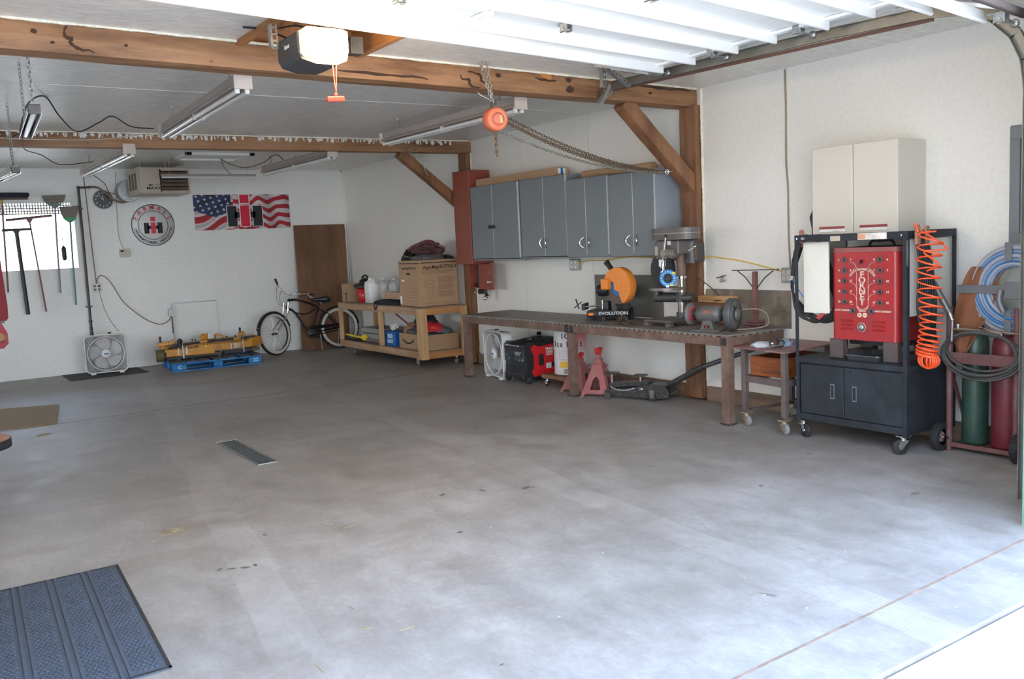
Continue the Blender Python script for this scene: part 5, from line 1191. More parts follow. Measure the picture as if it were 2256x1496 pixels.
# things on the small cart
t = thing('welding_gloves', 'crumpled grey and white cloth on the maroon topped cart', 'cloth', (-.50, -9.12, ZT))
def lump(g, c, sx, sy, sz, seed, n=22, amp=.25, freq=9):
    """wrinkled flattened heap"""
    c = Vector(c); vs = []; fs = []; m = n//2; o = Vector((seed*3.1, seed*1.7, seed))
    for i in range(m+1):
        th = PI/2*i/m
        for j in range(n):
            a = 2*PI*j/n; d = Vector((math.cos(th)*math.cos(a), math.cos(th)*math.sin(a), math.sin(th)))
            k = 1+amp*mnoise.noise(d*2.2+o)+amp*.6*mnoise.noise(d*freq*.7+o)
            z = max(0, d.z*sz*k) if i else 0
            vs.append(c+Vector((d.x*sx*k, d.y*sy*k, z)))
    for i in range(m): fs += [(i*n+j, i*n+(j+1) % n, (i+1)*n+(j+1) % n, (i+1)*n+j) for j in range(n)]
    fs.append(tuple(range(n-1, -1, -1)))
    return g.add(vs, fs, True)
M_glv = mat('grey_canvas', (.50, .52, .54), .9, 0, .25, 14, .4, 50)
g = G(); lump(g, (-.56, -9.08, ZT), .075, .09, .04, 3); g.build('cloth', M_glv, t)
g = G(); lump(g, (-.42, -9.20, ZT), .07, .06, .05, 5); g.build('cuff', mat('blue_denim', (.22, .28, .36), .9, 0, .2, 20), t)
t = thing('torch_striker', 'black and chrome striker and clamp lying on the grey cloth', 'tool', (-.58, -9.22, ZT))
g = G(); g.torus((-.55, -9.20, ZT+.035), .032, .007, (.5, .8, .2), 18, 6); g.torus((-.53, -9.25, ZT+.03), .026, .006, (.3, 1, .3), 18, 6); g.build('wire_frame', M_black, t)
g = G(); g.bar((-.66, -9.22, ZT+.012), (-.54, -9.29, ZT+.03), .014, .012); g.ball((-.57, -9.20, ZT+.03), .018, 10); g.build('bright_handle', M_chrome, t)
# ------------------------------------------------------------------ black welding cart cabinet
M_cart = mat('charcoal_cart_paint', (.024, .027, .031), .6, 0, .2, 10, dirt=(.034, .041, .055), dscale=3, spec=.3)
t = thing('welding_cart', 'black two door rolling cabinet with upright frame holding the red welder', 'cart', (-.36, -9.93, 0))
CX0, CX1, CY0, CY1, CZ0, CZ1 = -.66, -.08, -10.38, -9.50, .135, .60
g = G(); g.box(CX0+.02, CX1, CY0, CY1, CZ0, CZ1-.035); g.build('cabinet_body', M_cart, t, .003)
g = G(); g.box(CX0-.01, CX1+.005, CY0-.01, CY1+.01, CZ1-.035, CZ1+.004); g.build('cabinet_top', M_cart, t, .004)
g = G(); g.box(CX0-.002, CX1, CY0-.004, CY1+.004, CZ0, CZ0+.05); g.build('plinth', M_cart, t, .003)
ys = -9.90
for k, (a, b) in enumerate(((CY1-.03, ys+.003), (ys-.003, CY0+.03))):
    g = G(); g.box(CX0, CX0+.02, b, a, CZ0+.055, CZ1-.045); d_ = g.build('door', M_cart, t, .003)
    y = ys+.095 if k == 0 else ys-.085
    g = G(); g.box(CX0-.003, CX0-.0005, y-.018, y+.018, .32, .43); g.build('pull_rim', mat('rim_grey', (.16, .18, .2), .4, .3), d_, .001)
    g = G(); g.box(CX0-.004, CX0-.001, y-.012, y+.012, .33, .42); g.build('pull_recess', M_black, d_)
g = G(); g.cyl((CX0-.003, ys-.05, .53), (CX0+.002, ys-.05, .53), .009, n=6); g.build('lock', M_black, t)
ZF = 1.475
for (x, y) in ((CX0-.005, CY1+.005), (CX0-.005, CY0-.005), (CX1, CY1+.005), (CX1, CY0-.005)):
    g = G(); sx_ = 1 if x < -.3 else -1; sy_ = -1 if y > -9.9 else 1
    g.box(min(x, x+sx_*.028), max(x, x+sx_*.028), y-.002, y+.002, .12, ZF); g.box(x-.002, x+.002, min(y, y+sy_*.028), max(y, y+sy_*.028), .12, ZF); g.build('upright', M_cart, t)
for (a, b) in (((CX0, CY1+.01), (CX0, CY0-.01)), ((CX1, CY1), (CX1, CY0)), ((CX0, CY0-.005), (CX1, CY0-.005)), ((CX0, CY1+.005), (CX1, CY1+.005))):
    g = G(); g.bar((*a, ZF), (*b, ZF), .006, .05); g.build('top_rail', M_cart, t, .002)
g = G(); g.box(CX0, CX1, CY0, CY1, ZF-.0, ZF+.006); g.build('top_shelf', M_cart, t)
g = G(); g.box(CX0-.0055, CX0-.0035, -10.24, -10.02, ZF-.022, ZF+.022); g.build('torn_label', mat('torn_label', (.70, .62, .55), .7, 0, .3, 20), t); g = G(); g.box(CX0-.0057, CX0-.0052, -10.08, -10.02, ZF-.018, ZF+.018); g.build('orange_print', mat('orange_print', (.62, .30, .18), .6), t)
g = G(); g.box(CX0-.0055, CX0-.0035, -9.88, -9.80, ZF-.025, ZF+.01); g.build('label_scrap', mat('scrap_tan', (.50, .43, .31), .7), t); g = G(); g.box(CX0-.0055, CX0-.0035, -9.58, -9.55, ZF-.008, ZF+.008); g.build('maker_badge', M_steel, t)
for (x, y) in ((CX0-.008, CY0+.03), (CX0-.008, CY1-.02)):
    g = G(); g.cyl((x, y, ZF+.0), (x-.005, y, ZF), .006, n=8); g.build('bolt', M_chrome, t)
g = G(); g.box(CX0-.006, CX0+.008, -10.388, -10.374, 1.27, 1.44); g.build('bare_strip', M_steel, t)
for (x, y, dv) in ((CX0+.03, CY1-.03, (-.3, -1)), (CX0+.03, CY0+.04, (-.9, .6)), (CX1-.04, CY1-.03, (0, 1)), (CX1-.04, CY0+.04, (0, 1))): caster(t, x, y, .13, .052, .032, dv)
# white side shelves inside the frame
M_pan = mat('yellowed_white_board', (.74, .71, .62), .5, 0, .03)
g = G(); g.box(-.60, -.585, -9.735, -9.52, .93, 1.445); g.build('left_board', M_pan, t, .002); g = G(); g.box(-.585, -.10, -9.53, -9.515, .93, 1.445); g.build('left_board', M_pan, t, .002)
g = G(); g.box(-.63, -.10, -10.355, -10.34, .93, 1.445); g.build('right_board', M_pan, t, .002)
# handles and hooks: wooden pegs
M_peg = mat('peg_wood', (.36, .16, .10), .55, 0, .1)
for n_, (x, y, zt) in enumerate(((-.50, -10.415, 1.52), (-.63, -10.43, 1.53), (-.55, -9.475, 1.53))):
    g = G(); g.prism([(-.017, 0), (.017, 0), (.017, .11), (.012, .125), (0, .13), (-.012, .125), (-.017, .11)], (x, y, zt-.12), (1, 0, 0) if n_ < 2 else (0, -1, 0), (0, 0, 1), .018); pg = g.build('cable_peg', M_peg, t, .003)
    g = G(); g.cyl((x, y-.02, zt-.06), (x, y-.024, zt-.06), .006, n=8); g.build('screw', M_chrome, pg)
# ------------------------------------------------------------------ the welder
M_wr = mat('welder_red', (.36, .02, .022), .42, 0, .08, 8, dirt=(.26, .03, .032), dscale=5, coat=.15)
M_wl = mat('worn_cream_print', (.66, .50, .40), .6, 0, .15, 60)
t = thing('arc_welder', 'red vintage arc welder with rows of round sockets on the black cart', 'welder', (-.36, -9.98, .604))
WX, WY0, WY1, Z0_, Z1_ = -.56, -10.25, -9.73, .745, 1.365
g = G()
n = 5; r = .035; pts = []
for (cx_, cy_, a0) in ((WX+r, WY0+r, PI), (-.14-r, WY0+r, 1.5*PI), (-.14-r, WY1-r, 0), (WX+r, WY1-r, PI/2)):
    for i in range(n+1): a = a0+PI/2*i/n; pts.append((cx_+r*math.cos(a), cy_+r*math.sin(a)))
g.prism(pts, (0, 0, Z0_), (1, 0, 0), (0, 1, 0), Z1_-Z0_); g.build('case', M_wr, t, .002)
g = G(); g.prism([(a*1.0, b) for a, b in pts], (0, 0, Z1_+.001), (1, 0, 0), (0, 1, 0), .012); g.prism([((a+.35)*.985-.35, (b+9.99)*.985-9.99) for a, b in pts], (0, 0, Z1_+.013), (1, 0, 0), (0, 1, 0), .02); g.build('lid', mat('dusty_red_lid', (.30, .10, .09), .7, 0, .1), t, .008, 3)
g = G(); g.tube(smoothpts([(-.40, -9.93, Z1_+.03), (-.40, -9.95, Z1_+.07), (-.40, -10.02, Z1_+.075), (-.40, -10.10, Z1_+.075), (-.40, -10.13, Z1_+.03)]), .010, 8); g.build('lifting_handle', M_black, t)
g = G(); 
for x in (-.52, -.18):
    pass
for (y0, y1) in ((-9.83, -9.72), (-10.26, -10.15)):
    g = G(); g.prism([(0, 0), (.42, 0), (.42, .14), (.38, .14), (.36, .04), (.06, .04), (.04, .14), (0, .14)], (-.57, y1, .605), (1, 0, 0), (0, 0, 1), (y1-y0)); g.build('skid_foot', mat('skid_brown', (.10, .075, .068), .55, .1, .15), t, .010, 3)
g = G(); g.prism([(0, 0), (.0, 0.0), (.52-.2, 0), (.52-.2, .03), (0, .03)], (-.40, -9.82, .715), (0, -1, 0), (0, 0, 1), .02) if 0 else g.box(-.45, -.2, -10.2, -9.8, .70, .744); g.build('base_frame', M_black, t)
WF = WX-.0005
def wy(u): return WY1-(WY1-WY0)*u     # u 0 left .. 1 right as seen from the room
def wz(v): return Z1_-(Z1_-Z0_)*v     # v 0 top .. 1 bottom
rows = [.085, .205, .325, .445, .565]
for i, v in enumerate(rows):
    for u in (.215, .755):
        g = G(); g.lathe([(.0, .0), (.016, .0), (.020, .004), (.020, .008), (.012, .010), (.011, .002)], (WF, wy(u), wz(v)), (-1, 0, 0), 18); s_ = g.build('socket_ring', mat('socket_bakelite', (.11, .10, .095), .5, .2), t)
        g = G(); g.cyl((WF-.001, wy(u), wz(v)), (WF-.004, wy(u), wz(v)), .009, n=10); g.build('socket_hole', M_black, s_)
for u in (.345, .625):
    g = G(); g.lathe([(.0, .0), (.018, .0), (.022, .004), (.022, .009), (.013, .011), (.012, .002)], (WF, wy(u), wz(.665)), (-1, 0, 0), 18); s_ = g.build('socket_ring', mat('socket_bakelite', (.11, .10, .095), .5, .2), t)
    g = G(); g.cyl((WF-.001, wy(u), wz(.665)), (WF-.005, wy(u), wz(.665)), .010, n=10); g.build('socket_hole', M_black, s_)
for i, ch in enumerate('FORNEY'):
    text(ch, .062, (WF-.002, wy(.485), wz(.255+i*.062)), M_wl, t, '-x', bold=.0014, sx=1.15)
def wline(g, uv, r=.0016): g.tube([(WF-.001, wy(u), wz(v)) for u, v in uv], r, 4)
g = G()
wline(g, [(.40, .225), (.40, .60), (.41, .62)]); wline(g, [(.575, .225), (.575, .60), (.565, .62)])
for k in (0, .012, .024): wline(g, [(.40, .60+k), (.43, .63+k), (.485, .645+k), (.54, .63+k), (.575, .60+k)], .0018)
wline(g, [(.30, .27), (.36, .225), (.42, .205), (.485, .20), (.55, .205), (.61, .225), (.67, .27)], .0022); wline(g, [(.29, .255), (.35, .205), (.43, .185), (.485, .182), (.55, .185), (.62, .205), (.68, .255)], .0016)
for s_ in (-1, 1):
    m_ = .4875
    for v0 in (.345, .47, .59): wline(g, [(m_+s_*.19, v0), (m_+s_*.14, v0+.005), (m_+s_*.10, v0+.035), (m_+s_*.088, v0+.08)][:4 if v0 < .55 else 2])
    wline(g, [(m_+s_*.19, .11), (m_+s_*.13, .12), (m_+s_*.10, .16), (m_+s_*.085, .185)])
    for q in range(4): g.torus((WF-.001, wy(m_+s_*(.12+.02*q)), wz(.20+.02*q)), .008, .0016, (1, 0, 0), 10, 4)
g.build('line_emblem', M_wl, t)
nums = [('1', '2', '3', '4'), ('5', '6', '7', '8'), ('9', '10', '11', '12'), ('13', '14', '15', '16'), ('17', '18', '19', '20')]
nums = [('5', '7', '8', '6'), ('4', '6', '7', '7'), ('10', '15', '9', '10'), ('12', '17', '13', '14'), ('15', '20', '17', '20')]
ls = []
for (a, b, c, d_), v in zip(nums, rows):
    for s_, u in ((a, .125), (b, .31), (c, .665), (d_, .86)): ls.append(text(s_, .022, (WF-.0015, wy(u), wz(v+.0)), M_wl, t, '-x', bold=.0006))
ls.append(text('LOW CURRENT', .017, (WF-.0015, wy(.18), wz(.662)), M_wl, t, '-x', bold=.0005)); ls.append(text('HIGH CURRENT', .017, (WF-.0015, wy(.80), wz(.662)), M_wl, t, '-x', bold=.0005)); ls.append(text('GROUND', .013, (WF-.0015, wy(.485), wz(.665)), M_wl, t, '-x', bold=.0004))
ls.append(text('COLORADO', .014, (WF-.0015, wy(.485), wz(.192)), M_wl, t, '-x', bold=.0004))
for o in ls[1:]:
    pass
g = G()
for (u, s_) in ((.285, 1), (.685, -1)): g.prism([(0, -.005), (.012, 0), (0, .005)] if s_ > 0 else [(0, .005), (-.012, 0), (0, -.005)], (WF-.0015, wy(u), wz(.662)), (0, -1, 0), (0, 0, 1), .001)
g.build('arrows', M_wl, t)
g = G(); g.bar((WF-.005, wy(.485), wz(.085)), (WF-.02, wy(.485), wz(.125)), .014, .014); g.build('power_switch', M_black, t, .003)
for u in (.445, .525):
    g = G(); g.cyl((WF, wy(u), wz(.71)), (WF-.004, wy(u), wz(.71)), .017, n=16); rc = g.build('receptacle', mat('receptacle_cream', (.68, .55, .38), .5), t)
    g = G(); g.box(WF-.0055, WF-.004, wy(u)-.006, wy(u)-.003, wz(.71)-.004, wz(.71)+.006); g.box(WF-.0055, WF-.004, wy(u)+.003, wy(u)+.006, wz(.71)-.004, wz(.71)+.006); g.build('slots', M_black, rc)
for u0 in (.16, .64):
    for k in range(3):
        g = G(); z = wz(.78+k*.047); g.prism([(0, -.008), (.008, 0), (0, .010)], (WF, wy(u0+.18), z), (-1, 0, 0), (0, 0, 1), .18*(WY1-WY0)) ; g.build('louvre', M_wr, t, .002)
for k in range(3):
    g = G(); z = wz(.78+k*.047); g.box(-.48, -.40, WY0-.006, WY0+.001, z-.008, z+.008); g.build('side_louvre', M_wr, t, .003)
g = G(); g.lathe([(.034, 0), (.036, .003), (.030, .005), (.028, .004)], (WF, wy(.475), wz(.85)), (-1, 0, 0), 24); g.build('knob_ring', mat('knob_pink', (.50, .25, .22), .5), t)
g = G(); g.lathe([(.024, 0), (.026, .006), (.020, .02), (.0, .022)], (WF, wy(.475), wz(.85)), (-1, 0, 0), 20); g.bar((WF-.024, wy(.475)+.016, wz(.85)), (WF-.024, wy(.475)-.016, wz(.85)), .01, .01); g.build('amp_knob', M_steel, t)
# baking pan under the welder
t = thing('drip_pan', 'grey metal baking pan between the feet of the red welder', 'pan', (-.42, -9.99, .604))
g = G()
def rrect(x0, x1, y0, y1, r, n=4):
    p = []
    for (cx_, cy_, a0) in ((x1-r, y1-r, 0), (x0+r, y1-r, PI/2), (x0+r, y0+r, PI), (x1-r, y0+r, 1.5*PI)):
        for i in range(n+1): a = a0+PI/2*i/n; p.append((cx_+r*math.cos(a), cy_+r*math.sin(a)))
    return p
o1 = rrect(-.60, -.26, -10.13, -9.85, .03); o2 = rrect(-.585, -.275, -10.115, -9.865, .03); o3 = rrect(-.605, -.255, -10.137, -9.843, .03); nn = len(o1)
vs = [(x, y, .605) for x, y in o2]+[(x, y, .642) for x, y in o1]+[(x, y, .644) for x, y in o3]+[(x, y, .639) for x, y in o3]+[(x, y, .606) for x, y in o2]
fs = []
for k in range(3): fs += [(k*nn+i, k*nn+(i+1) % nn, (k+1)*nn+(i+1) % nn, (k+1)*nn+i) for i in range(nn)]
fs.append(tuple(range(nn)))
g.add(vs, fs); g.build('pan', mat('pan_grey', (.22, .24, .24), .35, .8, .1), t)
# ------------------------------------------------------------------ white cabinet with two doors on top of the frame
M_cab = mat('yellowed_cream_enamel', (.66, .61, .52), .45, 0, .02, 2)
t = thing('white_wall_cabinet', 'cream two door metal cabinet above the red welder', 'cabinet', (-.18, -9.76, 1.49))
g = G(); g.box(-.325, -.003, -10.115, -9.41, 1.490, 2.135); g.build('carcass', M_cab, t, .004)
for k, (a, b) in enumerate(((-9.408, -9.757), (-9.763, -10.117))):
    g = G(); g.box(-.345, -.327, b, a, 1.488, 2.137); d_ = g.build('door', M_cab, t, .006, 3)
    yc = -9.585 if k == 0 else -9.93
    g = G(); g.box(-.350, -.345, yc-.11, yc+.11, 1.512, 1.552); g.build('pull_plate', mat('pull_white', (.78, .76, .70), .3, .2), d_, .002)
    g = G(); g.box(-.353, -.350, yc-.11, yc+.11, 1.534, 1.553); g.build('pull_inset', mat('pull_maroon', (.30, .05, .05), .4), d_, .001)
# welding helmet or dark board behind the cabinet edge
g = G(); g.prism([(0, 0), (-.05, .0), (-.05, .05), (-.07, .14), (-.02, .24), (.0, .26)], (-.25, -9.395, 1.49), (0, -1, 0), (0, 0, 1), .02)
tag(g.build('welding_shield', mat('navy_plastic', (.02, .022, .045), .5), bevel=.003), 'dark angular piece sticking out beside the cream cabinet', 'panel')
# ------------------------------------------------------------------ cables on the left side of the frame
t = thing('welding_cable', 'black welding cables coiled over the left peg of the cart', 'cable', (-.50, -9.44, .8))
g = G()
for i in range(7):
    o = i*.010; g.tube(smoothpts([(-.56+o, -9.475, 1.50), (-.55+o*1.5, -9.40+o*.3, 1.36), (-.52+o, -9.36+o, 1.1), (-.50+o, -9.37-o, .93), (-.46+o, -9.44-o*2, .86-.01*(i % 3)), (-.42+o, -9.55-o*2, .88), (-.38+o*.6, -9.62, .96), (-.36, -9.60+.01*i, 1.2), (-.45, -9.52, 1.48)], 6), .0085, 7)
g.build('coils', M_black, t)
g = G(); g.tube([(-.60, -9.49, 1.44), (-.60, -9.44, 1.32), (-.60, -9.425, 1.20)], [.014, .019, .017], 10); g.build('electrode_holder', M_black, t); g = G(); g.tube([(-.60, -9.43, 1.215), (-.60, -9.415, 1.17)], .014, 10); g.build('holder_tip', M_chrome, t)
g = G(); g.tube(smoothpts([(-.60, -9.42, 1.18), (-.59, -9.44, 1.13), (-.58, -9.50, 1.04)]), .004, 6); g.build('blue_lead', M_blue, t)
g = G(); g.bar((-.44, -9.52, .87), (-.42, -9.56, .91), .02, .03); g.build('red_clamp', M_red, t, .004)
# ------------------------------------------------------------------ hoses on the right side
t = thing('cable_bundle', 'black cables hanging on the right pegs of the welding cart', 'cable', (-.40, -10.44, .7))
g = G()
for i in range(8):
    o = i*.016; g.tube(smoothpts([(-.62+o*1.2, -10.41, 1.49), (-.60+o*1.3, -10.43, 1.3), (-.60+o*1.5, -10.42-.004*i, 1.0), (-.58+o*1.5, -10.43, .85), (-.56+o*1.5, -10.43, .74+.02*(i % 3))], 5), .0075, 7)
g.build('cables', M_black, t)
M_coil = mat('coil_hose_orange', (.90, .10, .02), .3, 0, .03, coat=.4)
t = thing('coiled_air_hose', 'bright orange coiled air hose hanging from the wooden pegs', 'hose', (-.66, -10.52, .6))
pts = []; turns = 17; N = 24
for k in range(turns*N+1):
    s_ = k/(turns*N); a = 2*PI*k/N
    # widely stretched near the top, tight at the bottom
    z = 1.49-.80*(1-(1-s_)**1.75); r_ = .080-.014*s_
    pts.append(P(-.66+r_*.7*math.cos(a), -10.55+.02*s_+r_*math.sin(a)+.012*math.sin(s_*9), z+.010*math.sin(a*1.0)))
g = G(); g.tube(pts, .0062, 6); g.build('coils', M_coil, t)
g = G()
for k in range(9):
    a = k*.33-.2; pts = [P(-.66+.012*math.cos(a*3), -10.535, .71)+P(math.cos(a)*.045*math.sin(b), math.sin(a+.3)*.075*math.sin(b), -.05+.05*math.cos(b))*1.0 for b in [2*PI*j/20 for j in range(20)]]
    g.tube(pts, .0062, 6, True)
g.build('coils', M_coil, t)
g = G(); g.tube(smoothpts([(-.66, -10.46, 1.49), (-.66, -10.45, 1.52), (-.65, -10.43, 1.545), (-.63, -10.42, 1.54), (-.62, -10.42, 1.50)]), .0062, 6); g.tube(smoothpts([(-.62, -10.45, 1.50), (-.60, -10.54, 1.44), (-.60, -10.62, 1.38), (-.62, -10.57, 1.37), (-.66, -10.50, 1.36), (-.66, -10.60, 1.28), (-.66, -10.52, 1.24)]), .0062, 6); g.build('hose_end', M_coil, t)
t = thing('grease_gun', 'grey grease gun leaning across beside the orange coiled hose', 'grease gun', (-.36, -10.45, .82))
g = G(); g.tube([(-.42, -10.42, 1.15), (-.41, -10.53, .95)], .021, 14); g.build('barrel', mat('gun_grey', (.16, .15, .14), .4, .5), t, .002); g = G(); g.cyl((-.41, -10.53, .95), (-.41, -10.55, .90), .013, n=12); g.tube([(-.41, -10.55, .90), (-.40, -10.54, .76)], .009, 10); g.build('head', M_steel, t); g = G(); g.ball((-.42, -10.415, 1.155), .020, 12); g.build('end_knob', M_steel, t)
# ------------------------------------------------------------------ gas bottle cart
t = thing('bottle_cart', 'maroon two wheeled gas bottle cart at the right edge', 'cart', (-.26, -10.68, 0))
M_bc = mat('bottle_cart_maroon', (.16, .065, .058), .55, .1, .15, 10, dirt=(.17, .10, .09), dscale=5)
for y in (-10.475, -10.915):
    g = G(); g.tube([(-.31, y, .0), (-.31, y, .78), (-.31, y+.0, .98)], .021, 14); g.build('side_tube', M_bc, t)
for z, h in ((.64, .075), (.045, .03)):
    g = G(); g.bar((-.325, -10.47, z), (-.325, -10.92, z), .008, h); g.build('cross_bar', M_bc, t, .002)
g = G(); g.box(-.32, -.03, -10.92, -10.47, .03, .038); g.build('base_plate', M_bc, t); g = G(); g.bar((-.04, -10.47, .5), (-.04, -10.92, .5), .01, .05); g.build('rear_bar', M_bc, t); g = G(); g.bar((-.31, -10.47, .6), (-.04, -10.47, .04), .01, .03); g.build('side_brace', M_bc, t)
for y, s_ in ((-10.44, 1), (-10.965, -1)):
    c = P(-.36, y, .095)
    g = G(); prof = [(.055, -.025), (.08, -.028), (.093, -.02), (.095, 0), (.093, .02), (.08, .028), (.055, .025)]; g.lathe(prof, c, (0, 1, .0), 36)
    for i in range(34):
        a = 2*PI*i/34
        for q in (-1, 1): g.obox(c+P(math.cos(a)*.094, q*.011, math.sin(a)*.094), .008, .018, .007, Matrix.Rotation(-a, 3, 'Y') @ Matrix.Rotation(q*.3, 3, 'X'))
    wl = g.build('tyre', M_rubber, t)
    g = G(); g.lathe([(0, -.02), (.03, -.022), (.035, -.01), (.055, -.014), (.057, 0), (.055, .014), (.035, .01), (.03, .022), (0, .02)], c, (0, 1, 0), 24); g.cyl(c, (c.x, y-s_*.06, .095), .009, n=10); g.build('rim', M_chrome, wl)
for lab, y, m_, r_, h_ in (('green gas cylinder standing in the maroon cart', -10.575, mat('cylinder_green', (.035, .08, .06), .4, .2, .15, 8, dirt=(.08, .10, .055), dscale=5), .082, .83), ('dark red gas cylinder at the right of the green one', -10.785, mat('cylinder_red', (.15, .02, .03), .42, .1, .1, 8, dirt=(.17, .05, .05), dscale=5), .09, .80)):
    g = G(); g.lathe([(0, 0), (r_*.93, 0), (r_, .02), (r_, h_*.84), (r_*.92, h_*.90), (r_*.62, h_*.96), (.035, h_), (.03, h_+.03), (0, h_+.03)], (-.17, y, .04), (0, 0, 1), 32)
    tt = thing('gas_cylinder', lab, 'gas cylinder', (-.17, y, .04)); g.build('bottle', m_, tt); g = G(); g.cyl((-.17, y, .04+h_+.03), (-.17, y, .04+h_+.07), .018, n=12); g.build('valve', mat('brass', (.70, .52, .20), .3, .9), tt)
    if 'green' in lab: g = G(); g.cyl((-.17, y, .04+h_), (-.17, y, .04+h_+.05), .055, n=20); g.build('valve_cap', M_black, tt)
t = thing('cutting_torch', 'brass cutting torch with grey hose loops on the bottle cart', 'torch', (-.36, -10.68, .8))
g = G(); g.tube([(-.36, -10.52, .835), (-.36, -10.60, .84), (-.36, -10.78, .83)], .011, 10); g.cyl((-.36, -10.56, .84), (-.36, -10.56, .862), .012, n=10); g.cyl((-.36, -10.80, .835), (-.36, -10.81, .80), .014, n=10); g.cyl((-.36, -10.84, .83), (-.36, -10.85, .79), .009, n=10); g.obox((-.36, -10.81, .83), .03, .07, .02); g.tube([(-.37, -10.70, .862), (-.37, -10.80, .838)], .004, 6); g.tube([(-.36, -10.82, .835), (-.36, -10.98, .825)], .004, 6)
g.build('torch_body', mat('torch_brass', (.34, .27, .20), .4, .7), t, .002)
g = G(); g.cyl((-.36, -10.56, .862), (-.36, -10.56, .872), .018, n=12); g.build('valve_knob', M_steel, t)
g = G()
for k, (ry, rz_, dx, dz) in enumerate(((.25, .145, 0, 0), (.245, .155, .012, -.012), (.235, .13, .02, .01), (.262, .16, .006, -.02), (.24, .15, -.01, .004))):
    pts = []
    for i in range(40):
        a = 2*PI*i/40; pts.append(P(-.37+dx+.008*math.sin(3*a+k), -10.71-ry*math.cos(a), .69+dz+rz_*math.sin(a)*(1 if math.sin(a) < 0 else .9)))
    g.tube(pts, .0095, 8, True)
g.build('hose_loops', mat('hose_grey_brown', (.075, .07, .065), .6, 0, .1), t)
# leather apron
t = thing('leather_apron', 'brown leather apron draped over the gas cylinders', 'apron', (-.27, -10.56, .64))
M_lea = mat('leather_brown', (.23, .085, .035), .75, 0, .12, 14, .3, 60)
g = G(); outl = [(-10.60, 1.25), (-10.55, 1.17), (-10.50, 1.02), (-10.475, .90), (-10.475, .76), (-10.50, .70), (-10.53, .665), (-10.56, .66), (-10.59, .69), (-10.62, .76), (-10.66, .84), (-10.70, .93), (-10.76, 1.0), (-10.78, 1.12), (-10.72, 1.24)]
vs = []; n = 10
# grid between left and right outline
left = [(-10.60, 1.25), (-10.545, 1.16), (-10.50, 1.02), (-10.475, .90), (-10.475, .76), (-10.50, .69), (-10.545, .655)]
right = [(-10.74, 1.25), (-10.78, 1.16), (-10.77, 1.04), (-10.72, .94), (-10.66, .82), (-10.61, .73), (-10.57, .665)]
rows_ = 7
for i in range(rows_):
    for j in range(n+1):
        f_ = j/n; y = left[i][0]*(1-f_)+right[i][0]*f_; z = left[i][1]*(1-f_)+right[i][1]*f_
        x = -.275+.014*math.sin(f_*9+i*.5)+.02*(f_-.5)
        vs.append((x, y, z))
fs = [(i*(n+1)+j, i*(n+1)+j+1, (i+1)*(n+1)+j+1, (i+1)*(n+1)+j) for i in range(rows_-1) for j in range(n)]
g.add(vs, fs, True); ap = g.build('hide', M_lea, t); md = ap.modifiers.new('s', 'SOLIDIFY'); md.thickness = .005; md = ap.modifiers.new('u', 'SUBSURF'); md.levels = md.render_levels = 2
# ------------------------------------------------------------------ hose reel
M_hang = mat('hanger_grey', (.17, .175, .185), .45, .3, .08)
t = thing('hose_hanger', 'grey steel cross shaped hose hanger on the side wall at the right edge', 'hose hanger', (-.15, -10.87, .8))
rc_ = P(-.30, -10.88, 1.10)
g = G(); g.bar(rc_+P(0, .35, .0), rc_+P(0, -.30, 0), .055, .006, (1, 0, 0)); g.bar(rc_+P(.0, .35, 0), rc_+P(.0, .35, 0)+P(0, .0, .0)+P(0, .01, 0), .055, .006, (1, 0, 0)); g.build('front_arm', M_hang, t, .002)
g = G(); g.bar(rc_+P(0, .03, .30), rc_+P(0, .03, .185), .045, .006, (1, 0, 0)); g.bar(rc_+P(0, .03, -.13), rc_+P(0, .03, -.29), .045, .006, (1, 0, 0)); g.build('front_arm', M_hang, t, .002)
g = G(); g.box(-.312, -.300, -11.05, -10.83, 1.04, 1.15); g.tube(smoothpts([rc_+P(-.01, .07, .0), rc_+P(-.015, .075, -.07), rc_+P(-.01, .05, -.14)]), .022, 8); g.build('hub_plate', M_hang, t, .004)
g = G(); g.box(-.17, -.06, -10.90, -10.86, .80, 1.42) if 0 else g.box(-.04, -.012, -10.90, -10.86, .80, 1.45); g.box(-.30, -.04, -10.895, -10.865, 1.08, 1.11); g.build('wall_bracket', M_black, t, .004)
M_h1 = mat('hose_pale_blue', (.18, .28, .40), .35, 0, .06); M_h2 = mat('hose_clear', (.36, .36, .40), .3, 0, .06); M_h3 = mat('hose_deep_blue', (.05, .16, .36), .35, 0, .08)
t = thing('wound_hose', 'blue and clear hose wound on the grey hanger at the right edge', 'hose', (-.2, -10.87, .8))
hcc = P(-.20, -10.87, 1.10)
for i, (r_, dx, m_) in enumerate(((.262, -.07, M_h2), (.262, -.03, M_h2), (.262, .01, M_h1), (.245, -.075, M_h1), (.228, -.078, M_h3), (.245, -.05, M_h1), (.212, -.08, M_h2), (.245, -.01, M_h3), (.262, .05, M_h2), (.196, -.078, M_h1), (.228, -.04, M_h2), (.196, -.05, M_h1), (.182, -.07, M_h3), (.196, .0, M_h3), (.182, -.03, M_h1), (.182, .03, M_h1), (.212, -.02, M_h1), (.166, -.07, M_h2), (.166, -.03, M_h3), (.150, -.06, M_h1), (.150, -.01, M_h2), (.166, .02, M_h2), (.278, -.05, M_h2), (.278, -.01, M_h1))):
    g = G(); g.torus(hcc+P(dx, .004*math.sin(i*2), .004*math.cos(i)), r_, .0135, (1, .01*math.sin(i), .015*math.cos(i)), 56, 8); g.build('hose_turn', m_, t)
g = G(); g.tube(smoothpts([hcc+P(-.09, .06, -.17), hcc+P(-.10, .0, -.185), hcc+P(-.09, -.12, -.14), hcc+P(-.08, -.19, -.05)]), .010, 8); g.build('hose_end', M_h3, t)
